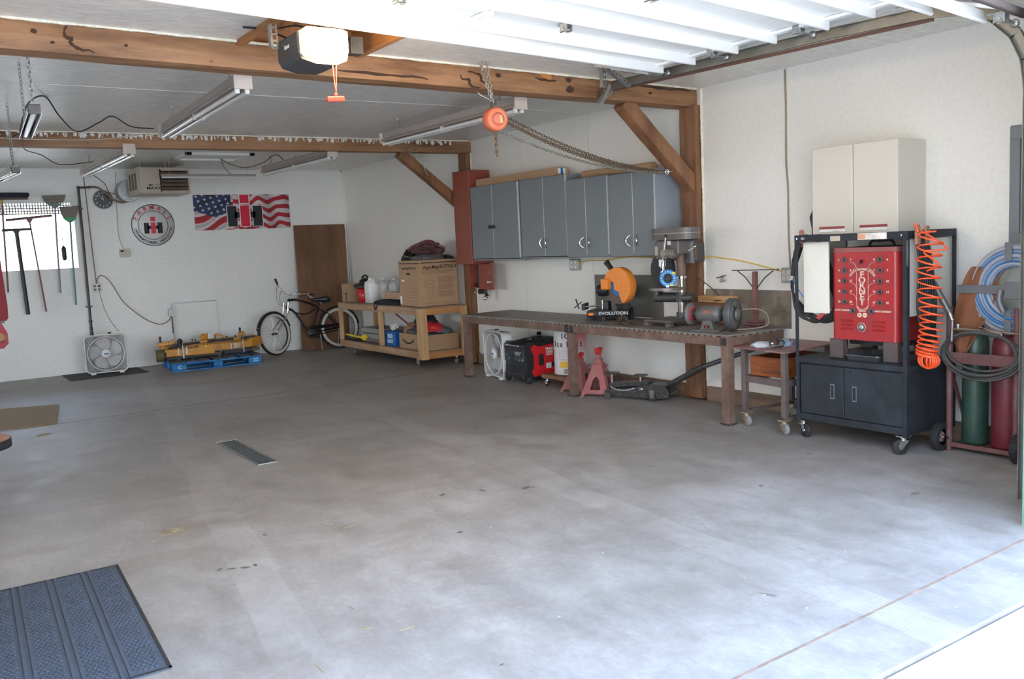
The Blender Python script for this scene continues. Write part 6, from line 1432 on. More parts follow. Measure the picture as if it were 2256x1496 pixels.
# grey cabinet on the wall at the right edge
t = thing('slate_wall_cabinet', 'slate grey wall cabinet with recessed panel cut by the right edge', 'cabinet', (-.02, -11.1, 1.36))
g = G(); g.box(-.02, -.002, -11.5, -10.71, 1.36, 2.15); g.build('carcass', M_grey, t, .003)
g = G()
for q in ((-11.48, -10.715, 2.06, 2.14), (-11.48, -10.715, 1.37, 1.45), (-10.78, -10.715, 1.45, 2.06), (-11.48, -11.41, 1.45, 2.06)): g.box(-.034, -.02, *q)
g.build('door_frame', M_grey, t, .002)
# ------------------------------------------------------------------ back wall: window row of brooms and squeegees
def straight_tool(name, label, cat, top, bot, r, m_, tip=None, tipm=None):
    t = thing(name, label, cat, bot); g = G(); g.tube([top, bot], r, 10); h = g.build('handle', m_, t)
    return t
M_stickr = mat('maroon_stick', (.22, .09, .09), .5); M_stickt = mat('teal_stick', (.12, .24, .22), .45); M_stickg = mat('grey_purple_stick', (.26, .22, .28), .45)
M_green = mat('green_broom_plastic', (.03, .30, .10), .45); M_brist = mat('taupe_bristle', (.22, .19, .155), .8, 0, .25, 90, .5, 120, (8, 8, .4))
def angle_broom(label, cx, ztop, zneck, zbot, w, stick, cap, by=-.10, xb=0):
    t = thing('broom', label, 'broom', (cx, by, zbot), 'brooms hung heads up in front of the window')
    # flared bristle head, wide at the top, narrowing to the cap
    g = G(); h = ztop-zneck
    vs = []
    for (ww, z, dpt) in ((w, ztop, .045), (w*.86, ztop-h*.5, .05), (w*.66, zneck+h*.22, .04)):
        vs += [(cx-ww/2, by-dpt/2, z), (cx+ww/2, by-dpt/2, z+.01), (cx+ww/2, by+dpt/2, z+.01), (cx-ww/2, by+dpt/2, z)]
    fs = [(0, 1, 2, 3)]
    for k in range(2): fs += [(k*4+j, (k+1)*4+j, (k+1)*4+(j+1) % 4, k*4+(j+1) % 4) for j in range(4)]
    fs.append((8, 11, 10, 9)); g.add(vs, fs); g.build('bristles', M_brist, t)
    g = G(); g.prism([(-w*.36, h*.25), (-w*.30, .02), (-.02, -.02), (.02, -.02), (w*.30, .02), (w*.36, h*.25)], (cx, by+.028, zneck), (1, 0, 0), (0, 0, 1), .056); g.build('head_cap', cap, t, .008)
    g = G(); g.tube([(cx, by, zneck), (cx+xb*.5, by, (zneck+zbot)/2+.1)], .013, 10); g.tube([(cx+xb*.5, by, (zneck+zbot)/2+.1), (cx+xb, by, zbot)], .013, 10); g.build('handle', stick, t); return t
angle_broom('taupe headed broom hung upside down above the middle of the window', -4.30, 2.475, 2.335, 1.15, .29, M_stickg, mat('grey_green_cap', (.14, .20, .18), .5), xb=-.04)
angle_broom('green capped broom hung nearest the gas pipe', -4.13, 2.325, 2.13, .97, .24, M_stickt, M_green, xb=-.03)
def squeegee(label, cx, z, w, tilt, zbot, r, m_, xb=0, by=-.10, grp='squeegees hung across the window'):
    t = thing('squeegee', label, 'squeegee', (cx, by, zbot), grp)
    g = G(); g.bar((cx-w/2, by, z-tilt*w/2), (cx+w/2, by, z+tilt*w/2), .03, .022); g.build('blade_bar', m_, t, .003)
    g = G(); g.bar((cx-w/2, by, z-tilt*w/2+.016), (cx+w/2, by, z+tilt*w/2+.016), .006, .014); g.build('rubber', M_rubber, t)
    g = G(); g.prism([(-.045, 0), (-.015, -.05), (.015, -.05), (.045, 0)], (cx, by+.01, z-.006), (1, 0, 0), (0, 0, 1), .02); g.tube([(cx, by, z-.03), (cx+xb, by, zbot)], r, 10); g.build('handle', m_, t, .002)
    return t
squeegee('wide grey squeegee tilted across the window with a thin maroon handle', -4.63, 2.175, .56, .09, .91, .011, M_stickr, .09, -.13)
squeegee('black squeegee with a thick black handle at the left of the window', -4.80, 2.02, .34, .03, .89, .026, M_black, .035, -.16)
t = thing('push_broom', 'dark push broom head above the left part of the window', 'broom', (-4.85, -.12, 2.40))
g = G(); g.box(-5.06, -4.62, -.16, -.10, 2.425, 2.455); g.build('block', mat('broom_block', (.10, .07, .05), .6), t, .004)
g = G(); random.seed(4)
vs = [(-5.08, -.17, 2.46), (-4.60, -.17, 2.455), (-4.585, -.17, 2.49), (-4.60, -.17, 2.515), (-5.08, -.17, 2.52)]
g.prism([(-.245, .0), (.22, .0), (.235, .03), (.22, .06), (-.245, .065)], (-4.835, -.09, 2.455), (1, 0, 0), (0, 0, 1), .08); g.build('bristles', mat('navy_bristle', (.02, .02, .035), .85, 0, .4, 90, .6, 120), t, .01)
g = G(); g.tube([(-4.93, -.13, 2.44), (-4.97, -.13, 1.2)], .012, 8); g.build('handle', M_stickr, t); g = G(); g.tube([(-4.93, -.13, 2.44), (-4.935, -.13, 2.36)], .018, 8); g.build('ferrule', mat('ferrule_yellow', (.55, .35, .05), .5), t)
t = thing('bottle_brush', 'small black brush hanging alone in front of the window', 'brush', (-4.245, -.10, 1.58)); g = G(); g.tube([(-4.245, -.1, 1.59), (-4.245, -.1, 1.62), (-4.245, -.1, 1.76), (-4.245, -.1, 1.79)], [.015, .03, .03, .012], 12); g.build('bristles', M_black, t)
g = G(); g.tube([(-4.245, -.1, 1.79), (-4.25, -.1, 1.90)], .006, 6); g.torus((-4.25, -.1, 1.915), .015, .003, (0, 1, 0), 12, 5); g.build('handle', M_offw, t)
# ------------------------------------------------------------------ clock, round sign, banner
t = thing('wall_clock', 'round black faced wall clock right of the gas pipe', 'clock', (-3.67, -.01, 2.29)); cc = P(-3.67, -.03, 2.42)
g = G(); g.lathe([(0, .0), (.128, 0), (.135, .008), (.135, .024), (.128, .030), (.124, .024), (.124, .020)], (cc.x, 0, cc.z), (0, -1, 0), 40); g.build('rim', M_steel, t)
g = G(); g.cyl((cc.x, -.020, cc.z), (cc.x, -.022, cc.z), .125, n=40); g.build('dial', mat('dial_black', (.025, .03, .035), .35), t)
L = []
for k in range(1, 13):
    a = PI/2-k*PI/6; L.append(text(str(k), .035, (cc.x+.095*math.cos(a), -.0235, cc.z+.095*math.sin(a)), M_inkw, t, bold=.0006, name='numeral'))
for a, l, w_ in ((PI/2+.06, .06, .008), (PI/2+.73, .088, .005)):
    g = G(); g.bar((cc.x-.01*math.cos(a), -.026, cc.z-.01*math.sin(a)), (cc.x+l*math.cos(a), -.026, cc.z+l*math.sin(a)), w_, .002, (0, 1, 0)); g.build('hand', M_inkw, t)
M_tinw = mat('tin_sign_white', (.80, .80, .78), .3, 0, .02); M_signr = mat('sign_red', (.72, .02, .05), .4, 0, .03)
t = thing('round_tin_sign', 'round white tin sign with a red and black emblem left of the flag banner', 'sign', (-3.025, -.01, 1.74)); s0 = P(-3.025, 0, 2.045); SR = .303
g = G(); g.lathe([(0, .004), (SR, .004), (SR, .0), (0, 0)], s0, (0, -1, 0), 64); g.build('plate', M_tinw, t)
g = G(); g.torus(s0+P(0, -.005, 0), SR-.006, .005, (0, 1, 0), 72, 6); g.build('outer_ring', M_ink, t); g = G(); g.torus(s0+P(0, -.005, 0), SR*.685, .004, (0, 1, 0), 64, 6); g.build('inner_ring', M_ink, t)
def arc_text(body, size, c, R_, a_mid, span, m_, par, inside=False, yy=-.006, bold=.001):
    n_ = len(body)
    for i, ch in enumerate(body):
        if ch == ' ': continue
        f_ = i/(n_-1)-.5; a = a_mid-f_*span if not inside else a_mid+f_*span
        d = P(math.cos(a), 0, math.sin(a)); V = d if not inside else -d; U = P(V.z, 0, -V.x)
        text(ch, size, c+d*R_+P(0, yy, 0), m_, par, U=U, V=V, bold=bold)
arc_text('FARMALL', .085, s0, SR*.835, PI/2, 2.35, M_signr, t, bold=.0012)
arc_text('INTERNATIONAL HARVESTER', .050, s0, SR*.84, 1.5*PI, 2.75, M_ink, t, inside=True, bold=.001)
def emblem(par, c, w, h, yy, outline=False):
    """red I with dot over a black H"""
    def bx(u0, u1, v0, v1, m_, y, nm):
        g = G(); g.box(c.x+u0*w, c.x+u1*w, y-.0015, y, c.z+v0*h, c.z+v1*h); g.build(nm, m_, par)
    if outline: 
        for q in ((-.52, -.21, -.52, .30), (.21, .52, -.52, .30), (-.3, .3, -.2, .08)): bx(*q, M_inkw, yy+.001, 'emblem_outline')
        bx(-.155, .155, -.52, .32, M_inkw, yy-.0016, 'emblem_outline'); bx(-.155, .155, .35, .72, M_inkw, yy-.0016, 'emblem_outline')
    bx(-.5, -.23, -.5, .28, M_ink, yy, 'black_bar'); bx(.23, .5, -.5, .28, M_ink, yy, 'black_bar'); bx(-.3, .3, -.18, .06, M_ink, yy, 'black_bar')
    bx(-.13, .13, -.5, .30, M_signr, yy-.002, 'red_bar'); bx(-.13, .13, .38, .70, M_signr, yy-.002, 'red_bar')
emblem(t, P(s0.x, 0, s0.z-.02), .255, .20, -.006)
t = thing('flag_banner', 'wide banner of a waving striped flag with a red and black emblem', 'banner', (-1.69, -.01, 1.94))
BX0, BX1, BZ0, BZ1 = -2.435, -.945, 1.942, 2.478
def flagcol(u, v):
    """u 0..1 left to right, v 0..1 bottom to top: artwork of a rippling flag"""
    import colorsys
    rip = .5+.5*math.sin(u*19+v*5+1.2*math.sin(v*6)); red = (.55, .02, .035); wht = (.80, .74, .72); navy = (.018, .03, .09)
    if u < .38 and v > .28+.9*max(0, u-.12)*(1 if u < .3 else 1) - .0 and v > .55-.9*u:
        sh = .55+.45*math.sin(u*30-v*14); c = tuple(x*(.55+.9*sh) for x in navy)
        # stars on a slanted grid
        su, sv = (u*14+v*2.2), (v*7-u*5.0); fu, fv = su-math.floor(su)-.5, sv-math.floor(sv)-.5
        a = math.atan2(fv, fu*1.2); r_ = math.hypot(fu*1.2, fv); lim = .17+.10*math.cos(5*a)
        if r_ < lim: c = (.75, .76, .82)
        return c
    if u <= .40:
        s_ = v*5.2-u*5.5+.35*math.sin(u*16); k = math.floor(s_*1.0) % 2; sh = .65+.35*math.sin(s_*PI*2+1)
    else:
        s_ = v*8+.42*math.sin(u*26)+.2*math.sin(u*41+v*3)-u*1.6; k = math.floor(s_) % 2; sh = .62+.38*math.sin(u*26+2.2+v*2)
    if u > .84: sh *= max(.55, 1-(u-.84)*2.4)
    b = red if k else wht
    return tuple(x*(.42+.5*sh) for x in b)
def printgrid(name, nx, ny, fn, o, U, V, par, m_=M_print):
    o, U, V = Vector(o), Vector(U), Vector(V); me = bpy.data.meshes.new(name); base = WLOC[par.name]
    vs = [o+U*(i/nx)+V*(j/ny)-base for j in range(ny+1) for i in range(nx+1)]
    me.from_pydata(vs, [], [(j*(nx+1)+i, j*(nx+1)+i+1, (j+1)*(nx+1)+i+1, (j+1)*(nx+1)+i) for j in range(ny) for i in range(nx)])
    at = me.color_attributes.new('print', 'FLOAT_COLOR', 'POINT'); arr = []
    for j in range(ny+1):
        for i in range(nx+1): arr += [*fn(i/nx, j/ny), 1.0]
    at.data.foreach_set('color', arr); me.materials.append(m_)
    ob = bpy.data.objects.new(name, me); COL.objects.link(ob); ob.parent = par; WLOC[ob.name] = base; return ob
g = G(); g.box(BX0, BX1, -.004, -.001, BZ0, BZ1); g.build('vinyl', M_inkw, t)
printgrid('flag_print', 260, 96, flagcol, (BX0+.004, -.0045, BZ0+.004), (BX1-BX0-.008, 0, 0), (0, 0, BZ1-BZ0-.008), t)
emblem(t, P(-1.665, 0, 2.19), .54, .40, -.007, True)
for (x, z) in ((BX0+.02, BZ0+.02), (BX1-.02, BZ0+.02), (BX0+.02, BZ1-.02), (BX1-.02, BZ1-.02), (-1.69, BZ1-.02), (-1.69, BZ0+.02)):
    g = G(); g.torus((x, -.006, z), .009, .003, (0, 1, 0), 12, 5); g.build('grommet', M_steel, t)
# ------------------------------------------------------------------ leaning door slab
M_slab = mat_timber('brown_hardboard', (.20, .098, .05), (.155, .072, .036), 2, .6, False, .5)
g = G(); a_ = [(-1.02, -.36, 0), (-.20, -.36, 0), (-.045, -.05, 1.972), (-.912, -.05, 1.972)]; off = P(0, .035, .005)
a2 = [Vector(p) for p in ((-1.01, -.30, 0.0), (-.20, -.30, 0), (-.045, -.05, 1.975), (-.912, -.05, 1.975))]; 
g.hexa([a2[0], a2[1], a2[1]+off, a2[0]+off, a2[3], a2[2], a2[2]+off, a2[3]+off]); tag(g.build('door_slab', M_slab, bevel=.002), 'plain brown door slab leaning in the back corner behind the bicycle', 'door slab')
g = G(); g.box(-.055, -.04, -.06, -.045, 0, 1.98); tag(g.build('slab_edge', M_white), 'white wood strip standing beside the brown slab', 'strip')
# ------------------------------------------------------------------ bicycle
M_bk = mat('gloss_black_frame', (.012, .012, .014), .2, .1, .05, coat=.6); M_ww = mat('white_wall_tyre', (.70, .68, .63), .6, 0, .05)
t = thing('bicycle', 'black cruiser bicycle with white wall tyres leaning on the brown slab', 'bicycle', (-.95, -.42, 0))
def wheel(c, axis, steerx=0):
    c = Vector(c); ax_ = Vector(axis).normalized(); R_ = .305
    g = G(); g.torus(c, R_-.0, .027, ax_, 56, 10); w = g.build('tyre', M_rubber, t)
    for s_ in (-1, 1):
        g = G(); g.lathe([(R_-.040, .020*s_), (R_-.022, .0235*s_), (R_-.008, .0255*s_), (R_+.004, .0265*s_)], c, ax_, 56); g.build('white_wall', M_ww, w)
    g = G(); g.torus(c, R_-.032, .011, ax_, 48, 8); g.build('rim', mat('rim_black', (.03, .03, .035), .3, .5), w)
    g = G(); a0 = ax_.orthogonal().normalized(); b0 = ax_.cross(a0)
    for k in range(32):
        a = 2*PI*k/32; p = c+(a0*math.cos(a)+b0*math.sin(a))*(R_-.035); q = c+ax_*(.03 if k % 2 else -.03)+(a0*math.cos(a+.5*(1 if k % 4 < 2 else -1))+b0*math.sin(a+.5*(1 if k % 4 < 2 else -1)))*.018
        g.tube([q, p], .0013, 4)
    g.build('spokes', M_chrome, w, kind='stuff')
    g = G(); g.cyl(c-ax_*.045, c+ax_*.045, .018, n=14); g.cyl(c-ax_*.055, c+ax_*.055, .008, n=10); g.build('hub', M_dsteel, w); return w
lean = .10   # lean toward the wall
def L3(x, z, y=0): return P(x, -.47+y+z*lean, z)
FW, RW = L3(-1.515, .332), L3(-.43, .332)
FWa = P(.42, -.90, .09).normalized()
FW = P(-1.515, -.50, .332)
wheel(FW, FWa); wheel(RW, (0, -1, lean))
HT, HB_ = L3(-1.205, .84), L3(-1.26, .69); BB = L3(-.90, .29); ST = L3(-.72, .735); SS = L3(-.675, .79)
g = G()
g.tube([HT, HB_], .02, 12); g.tube(smoothpts([HT-P(0, 0, .02), L3(-1.08, .815), L3(-.92, .765), L3(-.78, .70), L3(-.73, .66)]), .018, 10)
g.tube(smoothpts([HB_, L3(-1.17, .66), L3(-1.07, .52), L3(-1.0, .38), BB]), .019, 10)
g.tube(smoothpts([L3(-1.14, .63), L3(-1.02, .59), L3(-.90, .60), L3(-.80, .66)]), .010, 8)
g.tube([BB, ST], .017, 10)
for s_ in (-1, 1):
    g.tube(smoothpts([L3(-.73, .67, s_*.02), L3(-.62, .58, s_*.05), L3(-.50, .42, s_*.06), RW+P(0, s_*.065, 0)]), .009, 8); g.tube([BB+P(0, s_*.03, 0), RW+P(0, s_*.065, 0)], .009, 8)
g.build('frame', M_bk, t)
g = G(); ff = FWa
for s_ in (-1, 1):
    g.tube(smoothpts([HB_+P(-.01, 0, .0)+ff*s_*.05, HB_+P(-.07, -.01, -.14)+ff*s_*.05, FW+P(.02, .0, .06)+ff*s_*.055, FW+ff*s_*.055]), .013, 10); g.tube([HB_+P(0, 0, .10)+ff*s_*.045, HB_+P(-.02, 0, -.02)+ff*s_*.05], .012, 8)
g.tube([HB_+P(.0, 0, .10)-ff*.05, HB_+P(.0, 0, .10)+ff*.05], .012, 8); g.build('fork', M_chrome, t)
for (c_, ax_, a0, a1) in ((FW, FWa, 0, 1), (RW, P(0, -1, lean), 0, 1)):
    g = G(); b_ = ax_.cross(P(0, 0, 1)).normalized(); u_ = b_.cross(ax_).normalized(); u_ = u_ if u_.z > 0 else -u_
    if b_.x < 0: b_ = -b_
    rng = (.25, 2.9) if c_ is FW else (.1, 2.6)
    n_ = 22; vs = []
    for i in range(n_+1):
        a = rng[0]+(rng[1]-rng[0])*i/n_; d = b_*math.cos(a)+u_*math.sin(a)
        for q, rr_ in ((-.034, .332), (-.02, .345), (.02, .345), (.034, .332)): vs.append(c_+d*rr_+ax_*q)
    g.add(vs, [(4*i+j, 4*i+j+1, 4*i+j+5, 4*i+j+4) for i in range(n_) for j in range(3)], True); o = g.build('fender', M_bk, t); md = o.modifiers.new('s', 'SOLIDIFY'); md.thickness = .002
g = G(); st_ = HT+P(-.01, 0, .06); g.tube([HT, st_], .013, 10)
g.tube(smoothpts([st_+P(.30, -.14, .0), st_+P(.14, -.16, .01), st_+P(.06, -.10, .02), st_, st_+P(-.04, .08, .05), st_+P(-.09, .15, .13), st_+P(-.10, .2, .20)]), .011, 8); g.build('handlebar', M_chrome, t)
g = G(); g.tube([st_+P(.24, -.135, .002), st_+P(.36, -.14, -.01)], .016, 10); g.build('grip', M_black, t); g = G(); g.tube([st_+P(-.095, .17, .17), st_+P(-.12, .20, .26)], .016, 10); g.tube([st_+P(-.13, .12, .235), st_+P(-.09, .21, .245)], .009, 8); g.build('grip', M_black, t)
g = G(); g.tube(smoothpts([st_+P(.26, -.15, -.01), st_+P(.30, -.17, -.05), st_+P(.34, -.18, -.06)]), .005, 6); g.build('brake_lever', M_chrome, t)
g = G(); g.ball(st_+P(.13, -.06, .06), .018, 12, (.8, .5, 1.2)); g.build('bell', M_chrome, t)
g = G(); g.tube(smoothpts([st_+P(-.09, .16, .2), st_+P(-.17, .05, .02), st_+P(-.16, .0, -.12), HB_+P(-.05, -.02, .05)]), .003, 5); g.tube(smoothpts([st_+P(-.05, .12, .12), st_+P(-.14, .0, -.06), st_+P(-.08, -.02, -.16), HB_+P(.0, -.02, .0)]), .003, 5); g.tube(smoothpts([st_+P(.25, -.15, -.01), st_+P(.10, -.12, -.04), st_+P(-.02, -.05, -.08), HB_]), .003, 5); g.build('brake_cables', M_black, t, kind='stuff')
g = G(); vs = []; prof = [(-.15, .012, .02), (-.10, .025, .025), (-.02, .04, .035), (.06, .075, .05), (.11, .085, .055), (.14, .06, .035)]
sd0 = SS+P(-.01, 0, .0)
for (dx, hw, hh) in [(a, b, c*1.7) for a, b, c in prof]:
    for k in range(10): a = 2*PI*k/10; vs.append(sd0+P(dx, hw*math.cos(a), .01+hh*(.55*math.sin(a) if math.sin(a) > 0 else .75*math.sin(a))))
nn = len(prof); g.add(vs, [(i*10+j, (i+1)*10+j, (i+1)*10+(j+1) % 10, i*10+(j+1) % 10) for i in range(nn-1) for j in range(10)]+[tuple(range(10)), tuple(range((nn-1)*10+9, (nn-1)*10-1, -1))], True); sdl = g.build('saddle', mat('saddle_black', (.02, .02, .022), .35), t)
g = G()
for s_ in (-1, 1): g.torus(sd0+P(.09, s_*.04, -.04), .018, .005, (0, 0, 1), 12, 5); g.cyl(sd0+P(.09, s_*.04, -.06), sd0+P(.09, s_*.04, -.01), .014, n=10)
g.build('springs', M_dsteel, sdl)
g = G(); g.tube([L3(-.745, .70), sd0+P(0, 0, -.03)], .014, 10); g.build('seat_post', M_chrome, t)
g = G(); g.cyl(BB+P(0, -.05, 0), BB+P(0, .05, 0), .028, n=16); g.lathe([(.0, 0), (.085, 0), (.085, .006), (0, .006)], BB+P(0, -.05, 0), (0, -1, 0), 28); g.tube([BB+P(0, -.07, 0), BB+P(-.14, -.07, .09)], .010, 8); g.tube([BB+P(0, .06, 0), BB+P(.14, .07, -.09)], .010, 8); g.build('crankset', M_dsteel, t)
for p_ in (BB+P(-.14, -.11, .09), BB+P(.14, .11, -.09)): g = G(); g.obox(p_, .09, .07, .025); g.build('pedal', M_black, t, .005)
g = G(); g.bar(BB+P(-.05, -.068, .085), RW+P(0, -.068, .05), .010, .05); g.bar(BB+P(-.05, -.068, -.04), RW+P(0, -.068, -.035), .010, .015); g.build('chain_guard', M_bk, t, .004)
g = G(); g.tube([BB+P(.12, -.06, -.03), P(-.80, -.60, .0)], .008, 8); g.build('kickstand', M_steel, t)
# ------------------------------------------------------------------ blue pallet
t = thing('pallet', 'bright blue wooden pallet under the yellow machine', 'pallet', (-2.56, -.75, 0))
A, B_, = P(-3.19, -1.17, 0), P(-1.98, -1.24, 0); ux = (B_-A).normalized(); uy = P(-ux.y, ux.x, 0); LP, WP = (B_-A).length, .80
M_pb = mat('pallet_blue', (.012, .17, .46), .6, 0, .18, 10, .2, 40, None, (.10, .28, .45), 6); M_pd = mat('pallet_deck', (.085, .08, .075), .8, 0, .25, 8, .3, 40, None, (.04, .12, .25), 4)
def pb(u0, u1, v0, v1, z0, z1, m_, nm, bev=.004):
    c = A+ux*(u0+u1)/2+uy*(v0+v1)/2+P(0, 0, (z0+z1)/2); g = G(); g.obox(c, u1-u0, v1-v0, z1-z0, Matrix.Rotation(math.atan2(ux.y, ux.x), 3, 'Z')); return g.build(nm, m_, t, bev)
for i in range(7): pb(i*(LP-.11)/6, i*(LP-.11)/6+.13 if i < 6 else LP, 0, WP, .118, .138, M_pd, 'deck_board')
for v in (0, .35, .70): pb(0, LP, v, v+.10, .098, .117, M_pb, 'stringer_board'); pb(0, LP, v, v+.10, 0, .018, M_pb, 'bottom_board')
for v in (0, .35, .70):
    for (u0, u1) in ((0, .18), (LP/2-.06, LP/2+.06), (LP-.18, LP)): 
        b1 = pb(u0, u1, v, v+.10, .0185, .0975, M_pb, 'block', .012)
        if v == 0 and u0 != LP/2-.06: text('C' if u0 == 0 else '22', .07, A+ux*((u0+u1)/2)+uy*(-.002)+P(0, 0, .058), mat('stencil_pale_blue', (.35, .62, .80), .6), b1 if 0 else t, U=ux, V=(0, 0, 1), bold=.004)
# ------------------------------------------------------------------ yellow implement on the pallet
M_ye = mat('machine_yellow', (.66, .29, .025), .42, 0, .1, 8, dirt=(.30, .16, .05), dscale=4)
t = thing('yellow_implement', 'yellow steel tractor implement lying on the blue pallet', 'machine', (-2.6, -.8, .14))
def ypt(u, v, z): return A+ux*u+uy*v+P(0, 0, z)
g = G(); g.bar(ypt(-.10, .08, .235), ypt(.62, .08, .225), .02, .10); g.build('front_plate', M_ye, t, .008)
g = G(); g.bar(ypt(.40, .10, .262), ypt(1.12, .10, .262), .05, .10); g.build('front_beam', M_ye, t, .010)
g = G(); g.bar(ypt(1.10, .12, .275), ypt(1.30, .20, .29), .12, .13); g.build('end_block', M_ye, t, .02)
g = G(); g.bar(ypt(-.06, .35, .30), ypt(1.28, .35, .33), .22, .07); g.bar(ypt(-.02, .22, .31), ypt(1.25, .22, .335), .03, .05); g.build('rear_frame', M_ye, t, .008)
g = G(); g.bar(ypt(-.02, .18, .335), ypt(1.22, .18, .355), .018, .03); g.tube([ypt(.0, .12, .30), ypt(.35, .15, .335), ypt(1.1, .15, .345)], .010, 8); g.build('black_rod', M_black, t)
g = G(); g.cyl(ypt(-.16, .12, .21), ypt(-.04, .10, .21), .085, n=24); g.build('end_roller', mat('olive_roller', (.10, .085, .03), .6), t, .01)
g = G(); g.cyl(ypt(-.04, .06, .20), ypt(-.07, .06, .20), .06, n=20); g.build('roller_cap', M_black, t, .006)
g = G(); g.bar(ypt(-.12, .16, .36), ypt(.06, .16, .37), .07, .05); g.bar(ypt(.02, .14, .36), ypt(.10, .14, .40), .08, .04); g.build('bracket', M_ye, t, .006)
for u, v, z in ((-.08, .16, .39), (1.02, .20, .42)):
    g = G(); g.cyl(ypt(u, v, z), ypt(u, v, z+.06), .014, n=10); g.ball(ypt(u, v, z+.065), .018, 10); g.build('pin', M_black, t)
g = G(); g.bar(ypt(1.0, .20, .40), ypt(1.08, .20, .42), .06, .05); g.build('bracket', M_ye, t, .006)
g = G(); g.ball(ypt(.17, .14, .385), .038, 16); g.cyl(ypt(.17, .14, .29), ypt(.17, .14, .36), .028, n=14); g.build('breather', M_black, t)
g = G(); g.lathe([(0, 0), (.085, 0), (.095, .02), (.09, .06), (.06, .085), (0, .09)], ypt(.62, .38, .355), (0, 0, 1), 24); g.obox(ypt(.56, .34, .40), .09, .09, .08, Matrix.Rotation(.3, 3, 'Z')); gb = g.build('gearbox', M_ye, t, .01)
g = G(); g.obox(ypt(.63, .28, .41), .09, .03, .09, Matrix.Rotation(.15, 3, 'Z')); g.build('white_cap', M_offw, t, .015)
g = G(); g.bar(ypt(.70, .30, .43), ypt(.82, .22, .375), .05, .02); g.tube([ypt(.52, .30, .44), ypt(.47, .26, .40), ypt(.50, .2, .37)], .012, 8); g.build('arm', M_ye, t, .003)
for u in (.36, .40, .78, .84, .96): 
    g = G(); g.cyl(ypt(u, .25, .36), ypt(u, .25, .39), .010, n=8); g.build('bolt', M_black, t)
for u in (.43, .90):
    g = G(); g.bar(ypt(u, .10, .352), ypt(u+.10, .10, .355), .05, .03); g.build('hinge_block', M_ye, t, .006)
for u in (.20, 1.03):
    g = G(); g.bar(ypt(u-.01, .055, .15), ypt(u-.015, .055, .33), .02, .008, (0, 1, 0)); g.bar(ypt(u-.01, .05, .33), ypt(u+.0, .12, .40 if u > 1 else .36), .018, .01, (1, 0, 0)); g.build('strap', M_steel, t)
g = G()
for u, w_ in ((.13, .012), (.24, .02), (.50, .010), (.85, .012), (.89, .008), (.91, .006), (.93, .01), (.96, .006)): g.bar(ypt(u, .073 if u > .4 else .068, .20+(.02 if u > .4 else 0)), ypt(u, .073 if u > .4 else .068, .30), w_, .002, (0, 1, 0))
g.build('decals', M_inkw, t, kind='stuff')
g = G(); g.bar(ypt(-.02, .12, .16), ypt(.50, .12, .165), .10, .03); g.bar(ypt(.75, .14, .17), ypt(1.15, .14, .175), .10, .04); g.build('blade', M_black, t, .004)
g = G(); g.bar(ypt(.45, .20, .165), ypt(.72, .20, .165), .12, .045); g.bar(ypt(1.1, .25, .165), ypt(1.28, .3, .17), .14, .05); g.build('skid', mat('skid_tan', (.17, .14, .10), .7), t, .01)
t.location += P(0, .13, .012)
# ------------------------------------------------------------------ wooden cart of studs
t = thing('wooden_cart', 'two level pine stud cart on casters beside the steel bench', 'cart', (-.40, -2.46, 0))
X0, X1, Y0, Y1 = -.73, -.12, -3.80, -1.15; ZB0, ZT0, ZT1 = .115, .68, .765
M_ps = mat_timber('pine_lumber_side', (.50, .33, .19), (.36, .22, .12), 1, 1.2, True, .6); M_plyd = mat_timber('plywood_dusty', (.30, .22, .15), (.22, .16, .11), 1, .6, False, .7)
for z0, z1 in ((ZB0, ZB0+.085), (ZT0, ZT1)):
    for x0 in (X0, X1-.038): g = G(); g.box(x0, x0+.038, Y0+.0, Y1, z0, z1); g.build('long_rail', M_ps, t, .003)
    for y0 in (Y0, Y1-.038, (Y0+Y1)/2): g = G(); g.box(X0+.039, X1-.039, y0, y0+.038, z0, z1); g.build('end_rail', mat_timber('pine_end_rail', (.52, .26, .09), (.38, .17, .06), 0, 1.2), t, .003)
g = G(); g.box(X0+.002, X1-.002, Y0+.002, Y1-.002, ZB0+.086, ZB0+.098); g.build('lower_deck', M_plyd, t); g = G(); g.box(X0-.004, X1+.0, Y0+.0, Y1, ZT1+.001, ZT1+.013); g.build('upper_deck', M_plyd, t)
for x0 in (X0-.039, X1+.001):
    for y0 in (Y0-.0, (Y0+Y1)/2-.13, Y1-.09):
        if y0 == Y0: g = G(); g.box(x0, x0+.038, y0, y0+.089, ZB0, ZT1)
        else: g = G(); g.box(x0+(.04 if x0 < -.5 else -.04), x0+.038+(.04 if x0 < -.5 else -.04), y0, y0+.089, ZB0+.1, ZT0-.001)
        g.build('stud', M_pinez, t, .003)
for x0 in (X0-.039, X1-.05):
    g = G(); g.box(x0, x0+.089, Y0-.04, Y0-.002, ZB0, ZT1); g.build('stud', M_pinez, t, .003)
for (x, y, dv) in ((X0+.10, Y0+.35, (-.6, -.8)), (X0+.13, Y1-.2, (0, -1)), (X1-.06, Y0+.12, (0, 1)), (X1-.06, Y1-.15, (0, 1))): caster(t, x, y, ZB0, .042, .026, dv, mat('grey_wheel', (.20, .21, .21), .5), M_chrome)
DT = ZT1+.013; DL = ZB0+.098
